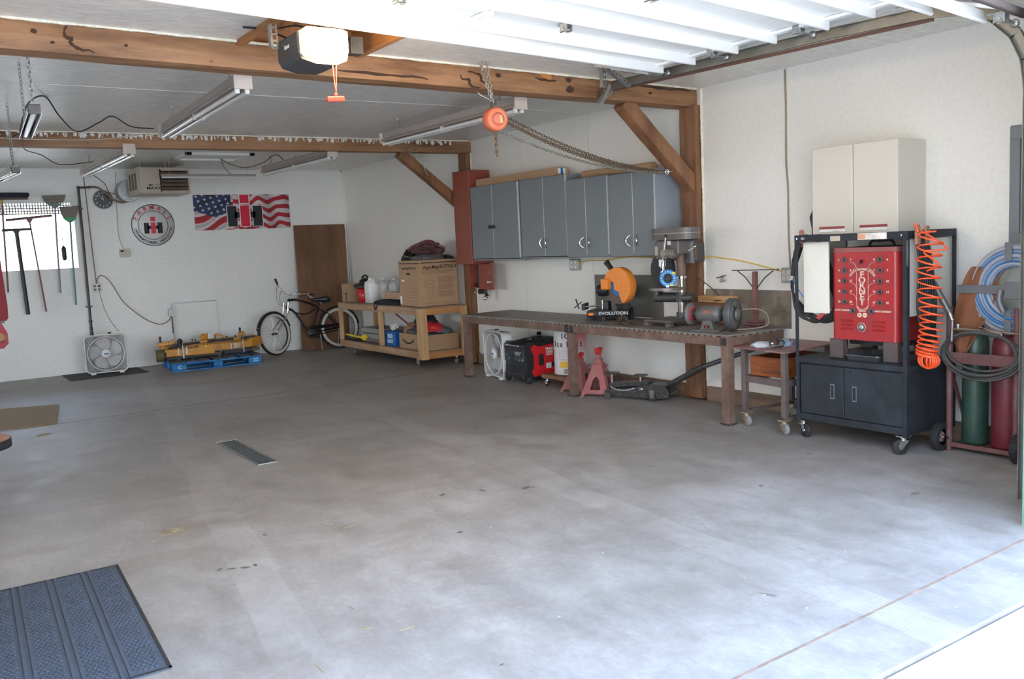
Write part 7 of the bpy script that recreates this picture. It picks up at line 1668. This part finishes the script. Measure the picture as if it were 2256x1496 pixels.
# big carton
t = thing('toilet_carton', 'large printed cardboard carton on the near end of the wooden cart', 'box', (-.38, -3.34, DT))
bx0, bx1, by0, by1, bz1 = -.655, -.10, -3.66, -3.08, 1.375
g = G(); g.box(bx0, bx1, by0, by1, DT+.001, bz1); g.build('carton', M_card, t, .004)
g = G(); g.box(bx0+.02, bx1, by0-.0015, by0-.0005, bz1-.042, bz1-.030); g.box(bx0-.0015, bx0-.0005, by0, by1, bz1-.045, bz1-.033); g.build('tape_line', M_ink, t)
text('Aqua-Magic\u00ae STYLE II', .068, ((bx0+bx1)/2+.02, by0-.002, bz1-.095), M_ink, t, bold=.0005, sx=.78); text('Aqua-Magic\u00ae STYLE II', .05, (bx0-.002, (by0+by1)/2, bz1-.10), mat('faded_ink', (.13, .10, .07), .7), t, '-x', sx=.85)
M_fi = mat('fine_ink', (.20, .125, .07), .7); g = G()
for i in range(3): g.box(bx0+.03, bx0+.50-.05*(i == 2), by0-.0015, by0-.0005, bz1-.140-i*.018, bz1-.135-i*.018)
random.seed(2)
for i in range(22):
    if i in (7, 14): continue
    g.box(bx0+.26, bx0+.50+random.uniform(-.04, .01), by0-.0015, by0-.0005, bz1-.23-i*.012, bz1-.226-i*.012)
g.box(bx0+.05, bx0+.48, by0-.0015, by0-.0005, DT+.04, DT+.043)
for i in range(5): g.box(bx0-.0015, bx0-.0005, by0+.06, by0+.34, bz1-.36-i*.03, bz1-.356-i*.03)
g.build('fine_print', M_fi, t, kind='stuff')
g = G(); c_ = P(bx0+.14, by0-.001, 1.10)
for (rx, rz, zz) in ((.075, .025, 0), (.07, .020, -.006), (.045, .02, -.06)): g.tube([c_+P(rx*math.cos(a), 0, zz+rz*math.sin(a)) for a in [2*PI*i/28 for i in range(28)]], .0012, 4, True)
g.tube(smoothpts([c_+P(-.07, 0, -.01), c_+P(-.06, 0, -.06), c_+P(-.03, 0, -.09), c_+P(-.03, 0, -.15), c_+P(-.04, 0, -.17)]), .0012, 4); g.tube(smoothpts([c_+P(.07, 0, -.01), c_+P(.05, 0, -.06), c_+P(.03, 0, -.09), c_+P(.035, 0, -.15), c_+P(.04, 0, -.17)]), .0012, 4); g.tube([c_+P(-.04, 0, -.17), c_+P(.04, 0, -.17)], .0012, 4); g.tube(smoothpts([c_+P(.045, 0, -.06), c_+P(.065, 0, -.08), c_+P(.05, 0, -.13), c_+P(.035, 0, -.14)]), .0012, 4); g.build('line_drawing', M_fi, t)
g = G(); g.box(bx0-.0015, bx0-.0004, -3.40, -3.30, 1.19, 1.215); g.build('hand_hole', M_black, t, label='dark oval hand hole'); g = G(); g.box(bx0-.002, bx0-.0004, -3.23, -3.15, 1.10, 1.125); g.build('sticker', M_inkw, t)
g = G(); g.box(bx0-.0025, bx0-.0004, -3.14, -3.085, DT+.03, DT+.13); g.build('shipping_label', M_inkw, t)
# crumpled covers on the carton
M_mar = mat('maroon_fabric', (.085, .03, .035), .75, 0, .35, 12, .5, 40); M_gfab = mat('grey_taupe_fabric', (.11, .095, .10), .8, 0, .2, 9, .4, 50)
t = thing('folded_cover', 'grey folded fabric cover on top of the large carton', 'cloth', (-.36, -3.36, bz1)); g = G(); lump(g, (-.37, -3.40, bz1+.001), .22, .24, .115, 2, 30, .14); g.build('fabric', M_gfab, t)
t = thing('black_bag', 'shiny black plastic bag at the left side of the folded grey cover', 'bag', (-.50, -3.12, bz1)); g = G(); lump(g, (-.52, -3.16, bz1+.001), .10, .11, .12, 7, 30, .35, 14); g.build('plastic', mat('shiny_black_plastic', (.012, .014, .013), .2, 0, .3), t)
t = thing('black_cloth', 'small black cloth at the right end of the carton top', 'cloth', (-.15, -3.5, bz1)); g = G(); lump(g, (-.165, -3.55, bz1+.001), .07, .10, .05, 9, 20, .25); g.build('fabric', M_black, t)
t = thing('maroon_jacket', 'crumpled maroon jacket on top of the grey cover', 'jacket', (-.36, -3.38, bz1+.09)); g = G()
lump(g, (-.38, -3.40, bz1+.085), .19, .27, .14, 4, 44, .26, 8); g.build('shell', M_mar, t)
g = G(); g.tube(smoothpts([(-.52, -3.14, bz1+.10), (-.52, -3.20, bz1+.16), (-.46, -3.28, bz1+.20), (-.36, -3.36, bz1+.24), (-.30, -3.44, bz1+.22)]), .022, 8); g.tube(smoothpts([(-.46, -3.20, bz1+.13), (-.40, -3.5, bz1+.21), (-.24, -3.62, bz1+.14)]), .018, 8); g.tube(smoothpts([(-.54, -3.26, bz1+.10), (-.46, -3.42, bz1+.22), (-.30, -3.58, bz1+.20)]), .014, 8); g.build('folds', mat('maroon_shine', (.14, .05, .06), .35, 0, .3, 20), t)
# smile-logo carton standing at the far end
def smile(par, c, w, U, V, m_):
    c, U, V = Vector(c), Vector(U), Vector(V); g = G(); pts = [c+U*(w*(i/12-.5))-V*(w*.16*math.sin(PI*i/12)) for i in range(13)]
    g.tube(pts, [w*.02+w*.018*math.sin(PI*i/12) for i in range(13)], 6); e_ = pts[-1]; g.tube([e_-U*w*.12+V*w*.03, e_+V*w*.035, e_-V*w*.10], w*.018, 6); return g.build('smile_arrow', m_, par)
t = thing('smile_carton', 'cardboard carton with a smile arrow standing behind the red and black vacuum', 'box', (-.35, -1.35, DT)); g = G(); g.box(-.66, -.36, -1.42, -1.17, DT+.001, 1.05); g.build('carton', M_cardd, t, .003); smile(t, (-.662, -1.29, .92), .16, (0, -1, 0), (0, 0, 1), M_ink); text('prime', .05, (-.663, -1.33, .84), M_ink, t, U=(0, 0, 1), V=(0, 1, 0), bold=.001)
# shop vacuum
t = thing('shop_vacuum', 'small shop vacuum with red drum and black top on the wooden cart', 'vacuum', (-.48, -1.66, DT)); vc = P(-.48, -1.66, DT)
g = G(); g.lathe([(0, 0), (.11, 0), (.125, .01), (.135, .20), (.0, .205)], vc, (0, 0, 1), 28); g.build('drum', M_red, t)
g = G(); g.lathe([(0, .205), (.14, .205), (.145, .225), (.135, .26), (.10, .285), (.095, .32), (.05, .35), (0, .352)], vc, (0, 0, 1), 28); g.tube(smoothpts([vc+P(-.02, .10, .29), vc+P(-.02, .06, .37), vc+P(-.02, -.05, .39), vc+P(-.02, -.12, .34), vc+P(-.02, -.13, .25)]), .014, 8); g.box(vc.x-.13, vc.x+.0, vc.y+.10, vc.y+.16, DT+.22, DT+.26); g.build('lid', M_black, t)
# white jug and two clear jugs
def jug(label, x, y, w, d, h, m_, cap):
    t = thing('jug', label, 'jug', (x, y, DT), 'plastic jugs on the wooden cart'); s_ = [(1, 0), (1, .70), (.98, .80), (.88, .89), (.45, .95), (.25, 1.0)]; vs = []; n_ = 16
    for k, hh in s_:
        for i in range(n_):
            a = 2*PI*i/n_; q = .5; cx_ = math.copysign(abs(math.cos(a))**q, math.cos(a)); sy_ = math.copysign(abs(math.sin(a))**q, math.sin(a))
            off = (1-k)*.25
            vs.append(P(x+d/2*k*cx_, y+w/2*(k*sy_)+off*w*.6, DT+.001+h*hh*.93))
    fs = [(a*n_+i, a*n_+(i+1) % n_, (a+1)*n_+(i+1) % n_, (a+1)*n_+i) for a in range(len(s_)-1) for i in range(n_)]+[tuple(range(n_-1, -1, -1)), tuple(range((len(s_)-1)*n_, len(s_)*n_))]
    g = G(); g.add(vs, fs, True); g.build('bottle', m_, t); g = G(); g.cyl((x, y+.75*.25*w*.6*1.0, DT+h*.92), (x, y+.75*.25*w*.6, DT+h), w*.14, n=14); g.build('cap', cap, t)
    g = G(); g.tube(smoothpts([P(x, y-.10*w, DT+h*.80), P(x, y-.16*w, DT+h*.93), P(x, y-.40*w, DT+h*.92), P(x, y-.44*w, DT+h*.75), P(x, y-.43*w, DT+h*.62)]), w*.06, 8); g.build('grip', m_, t)
M_clear = mat('translucent_plastic', (.50, .50, .48), .25, 0, .04)
jug('opaque white jug with a grip standing beside the red vacuum', -.54, -1.96, .22, .16, .36, M_inkw, M_offw)
jug('first cloudy grey jug behind the folded black sacks', -.40, -2.10, .22, .16, .355, M_clear, M_offw); jug('cloudy grey jug nearest the large carton', -.38, -2.42, .22, .16, .35, M_clear, M_offw)
g = G(); g.box(-.495, -.492, -2.50, -2.34, DT+.10, DT+.17); o = g.build('jug_label', M_inkw); o.parent = bpy.data.objects['jug.002']; o.location = Vector(WLOC[o.name])-WLOC['jug.002']
t = thing('flat_carton', 'flat tan carton lying on the black sacks left of the large carton', 'box', (-.50, -2.72, DT+.075)); g = G(); g.box(-.60, -.40, -3.04, -2.42, DT+.076, DT+.165); g.build('carton', mat('tan_carton', (.55, .38, .25), .8), t, .004); g = G()
for i in range(3): g.box(-.602, -.6005, -2.90, -2.50, DT+.095+i*.022, DT+.103+i*.022)
g.build('print', mat('red_brown_print', (.42, .20, .13), .7), t); g = G(); g.box(-.602, -.6005, -3.03, -2.96, DT+.08, DT+.11); g.build('blue_patch', M_blue, t)
t = thing('black_sacks', 'folded black cloth sacks hanging over the cart edge', 'cloth', (-.58, -2.55, DT)); g = G(); lump(g, (-.60, -2.62, DT+.001), .12, .40, .07, 13, 34, .12, 12); g.tube(smoothpts([(-.70, -2.40, DT+.03), (-.74, -2.44, DT-.02), (-.745, -2.48, DT-.07), (-.745, -2.53, DT-.02), (-.71, -2.56, DT+.03)]), .008, 6); g.build('fabric', mat('black_canvas', (.02, .02, .022), .8, 0, .3, 20, .5, 60), t)
# lower deck things
t = thing('tool_case', 'grey plastic tool case on the lower deck of the wooden cart', 'case', (-.42, -1.95, DL)); g = G(); g.box(-.60, -.22, -2.32, -1.62, DL+.001, DL+.115); g.build('base', mat('case_grey', (.30, .31, .30), .5), t, .02, 3); g = G(); g.box(-.60, -.22, -2.32, -1.62, DL+.12, DL+.20); g.build('lid', mat('case_grey', (.30, .31, .30), .5), t, .025, 3)
t = thing('trimmer', 'yellow and black long handled tool along the front of the lower deck', 'tool', (-.66, -1.6, DL)); g = G(); g.tube([(-.66, -1.25, DL+.075), (-.66, -1.95, DL+.05)], .016, 10); g.cyl((-.66, -1.86, DL+.065), (-.66, -1.89, DL+.065), .045, n=18); g.build('yellow_shaft', mat('tool_yellow', (.80, .62, .03), .4), t)
g = G(); g.tube([(-.68, -1.17, DL+.03), (-.68, -1.72, DL+.022)], .022, 10); g.build('black_body', M_black, t); g = G(); g.tube([(-.66, -1.93, DL+.05), (-.66, -2.45, DL+.02)], .010, 8); g.build('shaft', M_steel, t)
t = thing('beer_carton', 'blue printed drinks carton on the lower deck', 'box', (-.60, -2.72, DL)); g = G(); g.box(-.665, -.52, -2.86, -2.56, DL+.001, DL+.20); g.build('carton', mat('carton_blue', (.01, .12, .42), .35, 0, .1), t, .006)
text('BUD', .08, (-.667, -2.73, DL+.135), M_inkw, t, '-x', bold=.002, sx=.9); text('LIGHT', .07, (-.667, -2.73, DL+.065), M_inkw, t, '-x', bold=.002, sx=.9); g = G(); g.prism([(-.03, 0), (.0, .02), (.01, .03), (-.02, .012)], (-.667, -2.62, DL+.16), (0, -1, 0), (0, 0, 1), .001); g.build('red_flash', M_red, t)
t = thing('white_strap', 'loose white webbing heaped on the blue drinks carton', 'strap', (-.60, -2.70, DL+.20)); g = G(); random.seed(9)
pts = [P(-.60+random.uniform(-.05, .04), -2.71+random.uniform(-.09, .09), DL+.21+.10*random.random()) for _ in range(14)]; g.tube(smoothpts(pts, 5), .010, 6); g.build('webbing', M_inkw, t)
g = G(); g.tube([(-.50, -2.62, DL+.42), (-.50, -3.05, DL+.27)], .010, 8); tag(g.build('red_bar', mat('dark_red_bar', (.25, .03, .03), .4)), 'thin dark red bar slanting above the blue drinks carton', 'bar')
t = thing('smile_box', 'low open carton with a smile arrow on the near end of the lower deck', 'box', (-.40, -3.33, DL)); M_c2 = mat('carton_brown', (.40, .25, .14), .8, 0, .05)
for q in ((-.665, -.655, -3.74, -3.0), (-.185, -.175, -3.74, -3.0), (-.655, -.185, -3.74, -3.73), (-.655, -.185, -3.01, -3.0)): g = G(); g.box(*q, DL+.001, DL+.20); g.build('panel', M_c2, t)
g = G(); g.box(-.655, -.185, -3.73, -3.01, DL+.001, DL+.01); g.build('bottom', M_c2, t); smile(t, (-.667, -3.26, DL+.12), .30, (0, -1, 0), (0, 0, 1), M_ink)
for lab, nm, (x, y, z), (sx_, sy_, sz), m_, sd_ in (
    ('black and grey patterned cloth spilling from the open carton', 'patterned_cloth', (-.54, -3.22, DL+.17), (.11, .20, .09), mat('patterned_grey', (.10, .10, .105), .8, 0, .9, 45), 21),
    ('black jacket filling the near side of the open carton', 'black_jacket', (-.36, -3.50, DL+.16), (.17, .22, .10), M_black, 22),
    ('brown paper bag rolled in the open carton', 'paper_bag', (-.50, -3.10, DL+.19), (.13, .10, .14), mat('paper_brown', (.36, .20, .09), .8), 23),
    ('dark grey bag at the back of the open carton', 'dark_bag', (-.36, -3.20, DL+.20), (.18, .24, .22), mat('charcoal_cloth', (.05, .05, .055), .8), 24),
    ('bright red jacket on top of the dark bag', 'red_jacket', (-.44, -3.50, DL+.235), (.16, .20, .115), mat('red_cloth', (.60, .03, .03), .6, 0, .2), 25),
    ('teal grey cloth below the red jacket', 'teal_cloth', (-.34, -3.58, DL+.18), (.14, .13, .11), mat('teal_cloth', (.12, .17, .17), .8), 26)):
    t = thing(nm, lab, 'cloth', (x, y, z)); g = G(); lump(g, (x, y, z), sx_, sy_, sz, sd_, 26, .25, 12); g.build('folds', m_, t)
# ------------------------------------------------------------------ floor: drain, mats
t = thing('floor_drain', 'long slotted steel drain grate set in the floor', 'drain', (-4.0, -6.83, 0)); g = G(); g.box(-4.075, -3.925, -7.36, -6.30, .0, .002); g.build('pit', M_black, t)
g = G()
for q in ((-4.075, -4.063, -7.36, -6.30), (-3.937, -3.925, -7.36, -6.30), (-4.063, -3.937, -7.36, -7.345), (-4.063, -3.937, -6.315, -6.30)): g.box(*q, .001, .008)
g.build('frame', M_steel, t)
for i in range(6): g = G(); x = -4.055+i*.0205; g.box(x, x+.011, -7.345, -6.315, .003, .008); g.build('bar', mat('grate_bar', (.20, .21, .21), .45, .6), t)
for i in range(9): g = G(); y = -7.25+i*.105; g.box(-4.06, -3.94, y, y+.010, .002, .0075); g.build('cross_bar', mat('grate_bar', (.20, .21, .21), .45, .6), t)
g = G(); g.box(-4.09, -3.91, -6.33, -6.285, .002, .010); g.build('end_lip', mat('lip_pale', (.40, .34, .27), .6), t)
M_burlap = mat('burlap_tan', (.24, .17, .095), .9, 0, .2, 60, .5, 120)
g = G(); c_ = [(-5.75, -2.55), (-4.83, -2.91), (-5.01, -4.20), (-5.95, -4.0)]; g.add([(x, y, .001) for x, y in c_]+[(x, y, .012) for x, y in c_], [(0, 1, 2, 3), (7, 6, 5, 4), (0, 4, 5, 1), (1, 5, 6, 2), (2, 6, 7, 3), (3, 7, 4, 0)]); tag(g.build('burlap_rug', M_burlap), 'tan burlap mat on the floor at the left edge', 'rug')
M_mat = mat('blue_grey_mat', (.062, .076, .098), .85, 0, .12, 60, .4, 150)
t = thing('door_mat', 'blue grey ribbed door mat in the near left corner', 'mat', (-6.0, -9.65, 0))
MO = P(-5.335, -8.965, 0); mu = P(-1, .0, 0); mv = P(-.045, -1, 0).normalized(); Wm, Lm = 1.22, 1.38
def mb(g, u0, u1, v0, v1, z0, z1):
    c = [MO+mu*u+mv*v for u, v in ((u0, v0), (u1, v0), (u1, v1), (u0, v1))]; g.add([p+P(0, 0, z0) for p in c]+[p+P(0, 0, z1) for p in c], [(0, 1, 2, 3), (7, 6, 5, 4), (0, 4, 5, 1), (1, 5, 6, 2), (2, 6, 7, 3), (3, 7, 4, 0)])
g = G(); mb(g, 0, Wm, 0, Lm, .0005, .007); g.build('base', M_mat, t)
g = G(); mb(g, 0, .012, 0, Lm, .007, .010); mb(g, 0, Wm, 0, .010, .007, .010); mb(g, 0, Wm, Lm-.01, Lm, .007, .010); g.build('rim', M_rubber, t)
for k in range(6):
    u = .155+k*.152
    for q in (-.022, .008): g = G(); mb(g, u+q, u+q+.014, .012, Lm-.012, .007, .0125); g.build('rib', M_mat, t)
g = G(); random.seed(12)
for k in range(7):
    u0 = .02+k*.152+(.012 if k else 0)-(.0 if k else 0); u1 = u0+.105
    nv = 58
    for j in range(nv):
        v = .03+j*(Lm-.06)/nv
        for i in range(5):
            u = u0+.008+i*.021+(.010 if j % 2 else 0)
            if (j//6) % 2: mb(g, u, u+.013, v, v+.010, .007, .0115)
            else: mb(g, u, u+.009, v, v+.014, .007, .0115)
g.build('raised_nubs', M_mat, t, kind='stuff')
# ------------------------------------------------------------------ things cut by the left edge
M_tr = mat('tractor_red', (.13, .003, .007), .55, 0, .08, spec=.2)
t = thing('red_machine', 'red painted machine panel with darker trim cut off by the left edge', 'machine', (-5.9, -7.0, 0))
g = G(); g.prism([(0, 0), (.012, .02), (.015, .10), (-.0, .45), (-.02, .82), (-.6, .82), (-.6, 0)], (-5.563, -6.55, 1.19), (1, 0, 0), (0, 0, 1), .5); g.build('side_panel', M_tr, t, .01, 3)
g = G(); g.prism([(0, 0), (.03, .03), (.03, .10), (0, .17), (-.5, .17), (-.5, 0)], (-5.595, -6.6, 1.01), (1, 0, 0), (0, 0, 1), .45); g.build('lower_nose', mat('pink_red', (.20, .02, .028), .5, spec=.2), t, .015, 3)
g = G(); g.box(-6.1, -5.575, -7.04, -6.6, 1.175, 1.195); g.build('black_trim', M_black, t); g = G(); g.tube([(-5.62, -7.10, 1.09), (-5.60, -7.05, 1.08)], .03, 10); g.build('knob', mat('wood_knob', (.30, .15, .07), .5), t)
g = G(); g.box(-6.1, -5.75, -6.95, -6.65, 0, 1.01); g.build('pedestal', M_tr, t, .02)
t = thing('round_table', 'round wooden stool top with a black edge band at the left frame edge', 'stool', (-5.87, -7.42, 0)); tc0 = P(-5.89, -7.46, 0)
g = G(); g.cyl(tc0+P(0, 0, .475), tc0+P(0, 0, .495), .245, n=56); g.build('wood_top', mat_timber('stool_top', (.42, .19, .10), (.26, .10, .05), 0, 1.5, False), t, .003)
g = G(); g.lathe([(.235, .44), (.252, .44), (.252, .492), (.247, .493), (.247, .44)], tc0, (0, 0, 1), 56); g.build('edge_band', M_black, t); g = G(); g.cyl(tc0+P(0, 0, .425), tc0+P(0, 0, .474), .20, n=40); g.build('underside', M_tr, t)
for k in range(4): a = k*PI/2+.55; g = G(); g.tube([tc0+P(.15*math.cos(a), .15*math.sin(a), .43), tc0+P(.16*math.cos(a), .16*math.sin(a), 0)], .013, 8); g.build('leg', M_black, t)
g = G(); g.cyl((-5.655, -6.38, .0), (-5.655, -6.38, .02), .01)
# ------------------------------------------------------------------ cracks and knots on the front beam, stains on the floor
M_crack = mat('dark_crack', (.06, .028, .015), .9, 0, .2)
def bface(x): return -7.92+.072*x-.0045
for pts in ([(-5.217, 2.833), (-5.241, 2.795), (-5.233, 2.776), (-5.2, 2.768), (-5.211, 2.747), (-5.182, 2.719), (-5.136, 2.713), (-5.097, 2.705)], [(-2.613, 2.768), (-2.595, 2.74), (-2.534, 2.741), (-2.536, 2.712), (-2.496, 2.692), (-2.434, 2.696)], [(-2.551, 2.798), (-2.47, 2.792), (-2.429, 2.775), (-2.423, 2.736), (-2.327, 2.737)], [(-1.906, 2.801), (-1.814, 2.794), (-1.697, 2.795)], [(-.802, 2.83), (-.579, 2.823), (-.347, 2.823), (-.106, 2.823)], [(-3.6, 2.73), (-3.4, 2.725), (-3.1, 2.728), (-2.9, 2.722)]):
    g = G(); P3 = [P(x, bface(x), z) for x, z in pts]; q = smoothpts(P3, 3); random.seed(len(pts))
    q = [v+P(random.uniform(-.004, .004), 0, random.uniform(-.005, .005)) for v in q]
    n_ = len(q); vs = []
    for i, v in enumerate(q):
        w_ = (.0075*math.sin(PI*(i+.5)/n_)+.002)*random.uniform(.5, 1.2); d = (q[min(i+1, n_-1)]-q[max(i-1, 0)]).normalized(); sd = P(-d.z, 0, d.x)
        vs += [v+sd*w_, v-sd*w_]
    g.add(vs+[v+P(0, .014, 0) for v in vs], [(2*i, 2*i+2, 2*i+3, 2*i+1) for i in range(n_-1)]+[(2*i, 2*n_+2*i, 2*n_+2*i+2, 2*i+2) for i in range(n_-1)]+[(2*i+1, 2*i+3, 2*n_+2*i+3, 2*n_+2*i+1) for i in range(n_-1)])
    struct(g.build('beam_crack', M_crack), 'dark crack in the front beam')
for x, z, r in ((-1.562, 2.812, .022), (-1.546, 2.739, .03), (-2.268, 2.794, .018), (-5.388, 2.789, .012), (-5.302, 2.738, .008), (-4.922, 2.758, .007), (-3.7, 2.79, .01), (-.62, 2.77, .012)):
    g = G(); random.seed(int(-x*100)); n_ = 12; ring = [P(x+r*1.5*math.cos(2*PI*i/n_)*random.uniform(.7, 1.1), bface(x)-.001, z+r*math.sin(2*PI*i/n_)*random.uniform(.7, 1.1)) for i in range(n_)]
    g.add(ring+[v+P(0, .014, 0) for v in ring], [tuple(range(n_))]+[(i, (i+1) % n_, n_+(i+1) % n_, n_+i) for i in range(n_)]); struct(g.build('beam_knot', M_crack), 'dark knot in the front beam')
M_stain = mat('oil_stain', (.13, .12, .11), .55, 0, .2, 20); M_stainr = mat('brown_stain', (.235, .20, .17), .8, 0, .2, 20)
for k, (x, y, r, m_) in enumerate(((-3.45, -9.0, .022, M_stain), (-3.21, -9.09, .022, M_stain), (-2.97, -9.23, .03, M_stain), (-2.93, -9.25, .014, M_stain), (-3.74, -9.7, .012, M_crack), (-2.59, -9.31, .010, M_stain), (-5.01, -8.54, .03, M_stainr), (-5.18, -4.69, .07, M_stainr), (-4.41, -11.12, .008, M_stain), (-4.94, -9.38, .016, M_stain), (-4.89, -9.41, .018, M_stain), (-4.83, -9.44, .02, M_stain), (-4.78, -9.44, .014, M_stain), (-1.4, -10.9, .03, M_stainr), (-1.9, -10.2, .02, M_stainr), (-1.05, -9.9, .025, M_stainr), (-2.2, -7.4, .02, M_stain))):
    g = G(); random.seed(100+k); n_ = 14; a0 = random.random()*3; ring = [P(x+r*1.5*math.cos(a0)*math.cos(2*PI*i/n_)*random.uniform(.6, 1.1)-r*.7*math.sin(a0)*math.sin(2*PI*i/n_), y+r*1.5*math.sin(a0)*math.cos(2*PI*i/n_)*random.uniform(.6, 1.1)+r*.7*math.cos(a0)*math.sin(2*PI*i/n_), .0008) for i in range(n_)]
    g.add(ring, [tuple(range(n_))]); struct(g.build('floor_stain', m_), 'small dark stain on the floor')
# a little straw
M_straw = mat('straw', (.42, .31, .12), .7, 0, .2); random.seed(44); g = G()
for (cx, cy, n_, s_) in ((-4.98, -8.58, 26, .12), (-4.35, -8.3, 6, .1), (-4.9, -7.3, 6, .3), (-5.18, -4.69, 20, .07), (-4.6, -10.6, 5, .4), (-4.2, -9.2, 8, .5)):
    for i in range(n_):
        x, y, a = cx+random.gauss(0, s_*.5), cy+random.gauss(0, s_*.4), random.random()*PI; L_ = random.uniform(.012, .04); d = P(math.cos(a), math.sin(a), 0)*L_
        g.bar(P(x, y, .002)-d, P(x, y, .002)+d, .002, .0015)
tag(g.build('straw', M_straw), 'scattered bits of straw on the concrete floor', 'straw', kind='stuff')
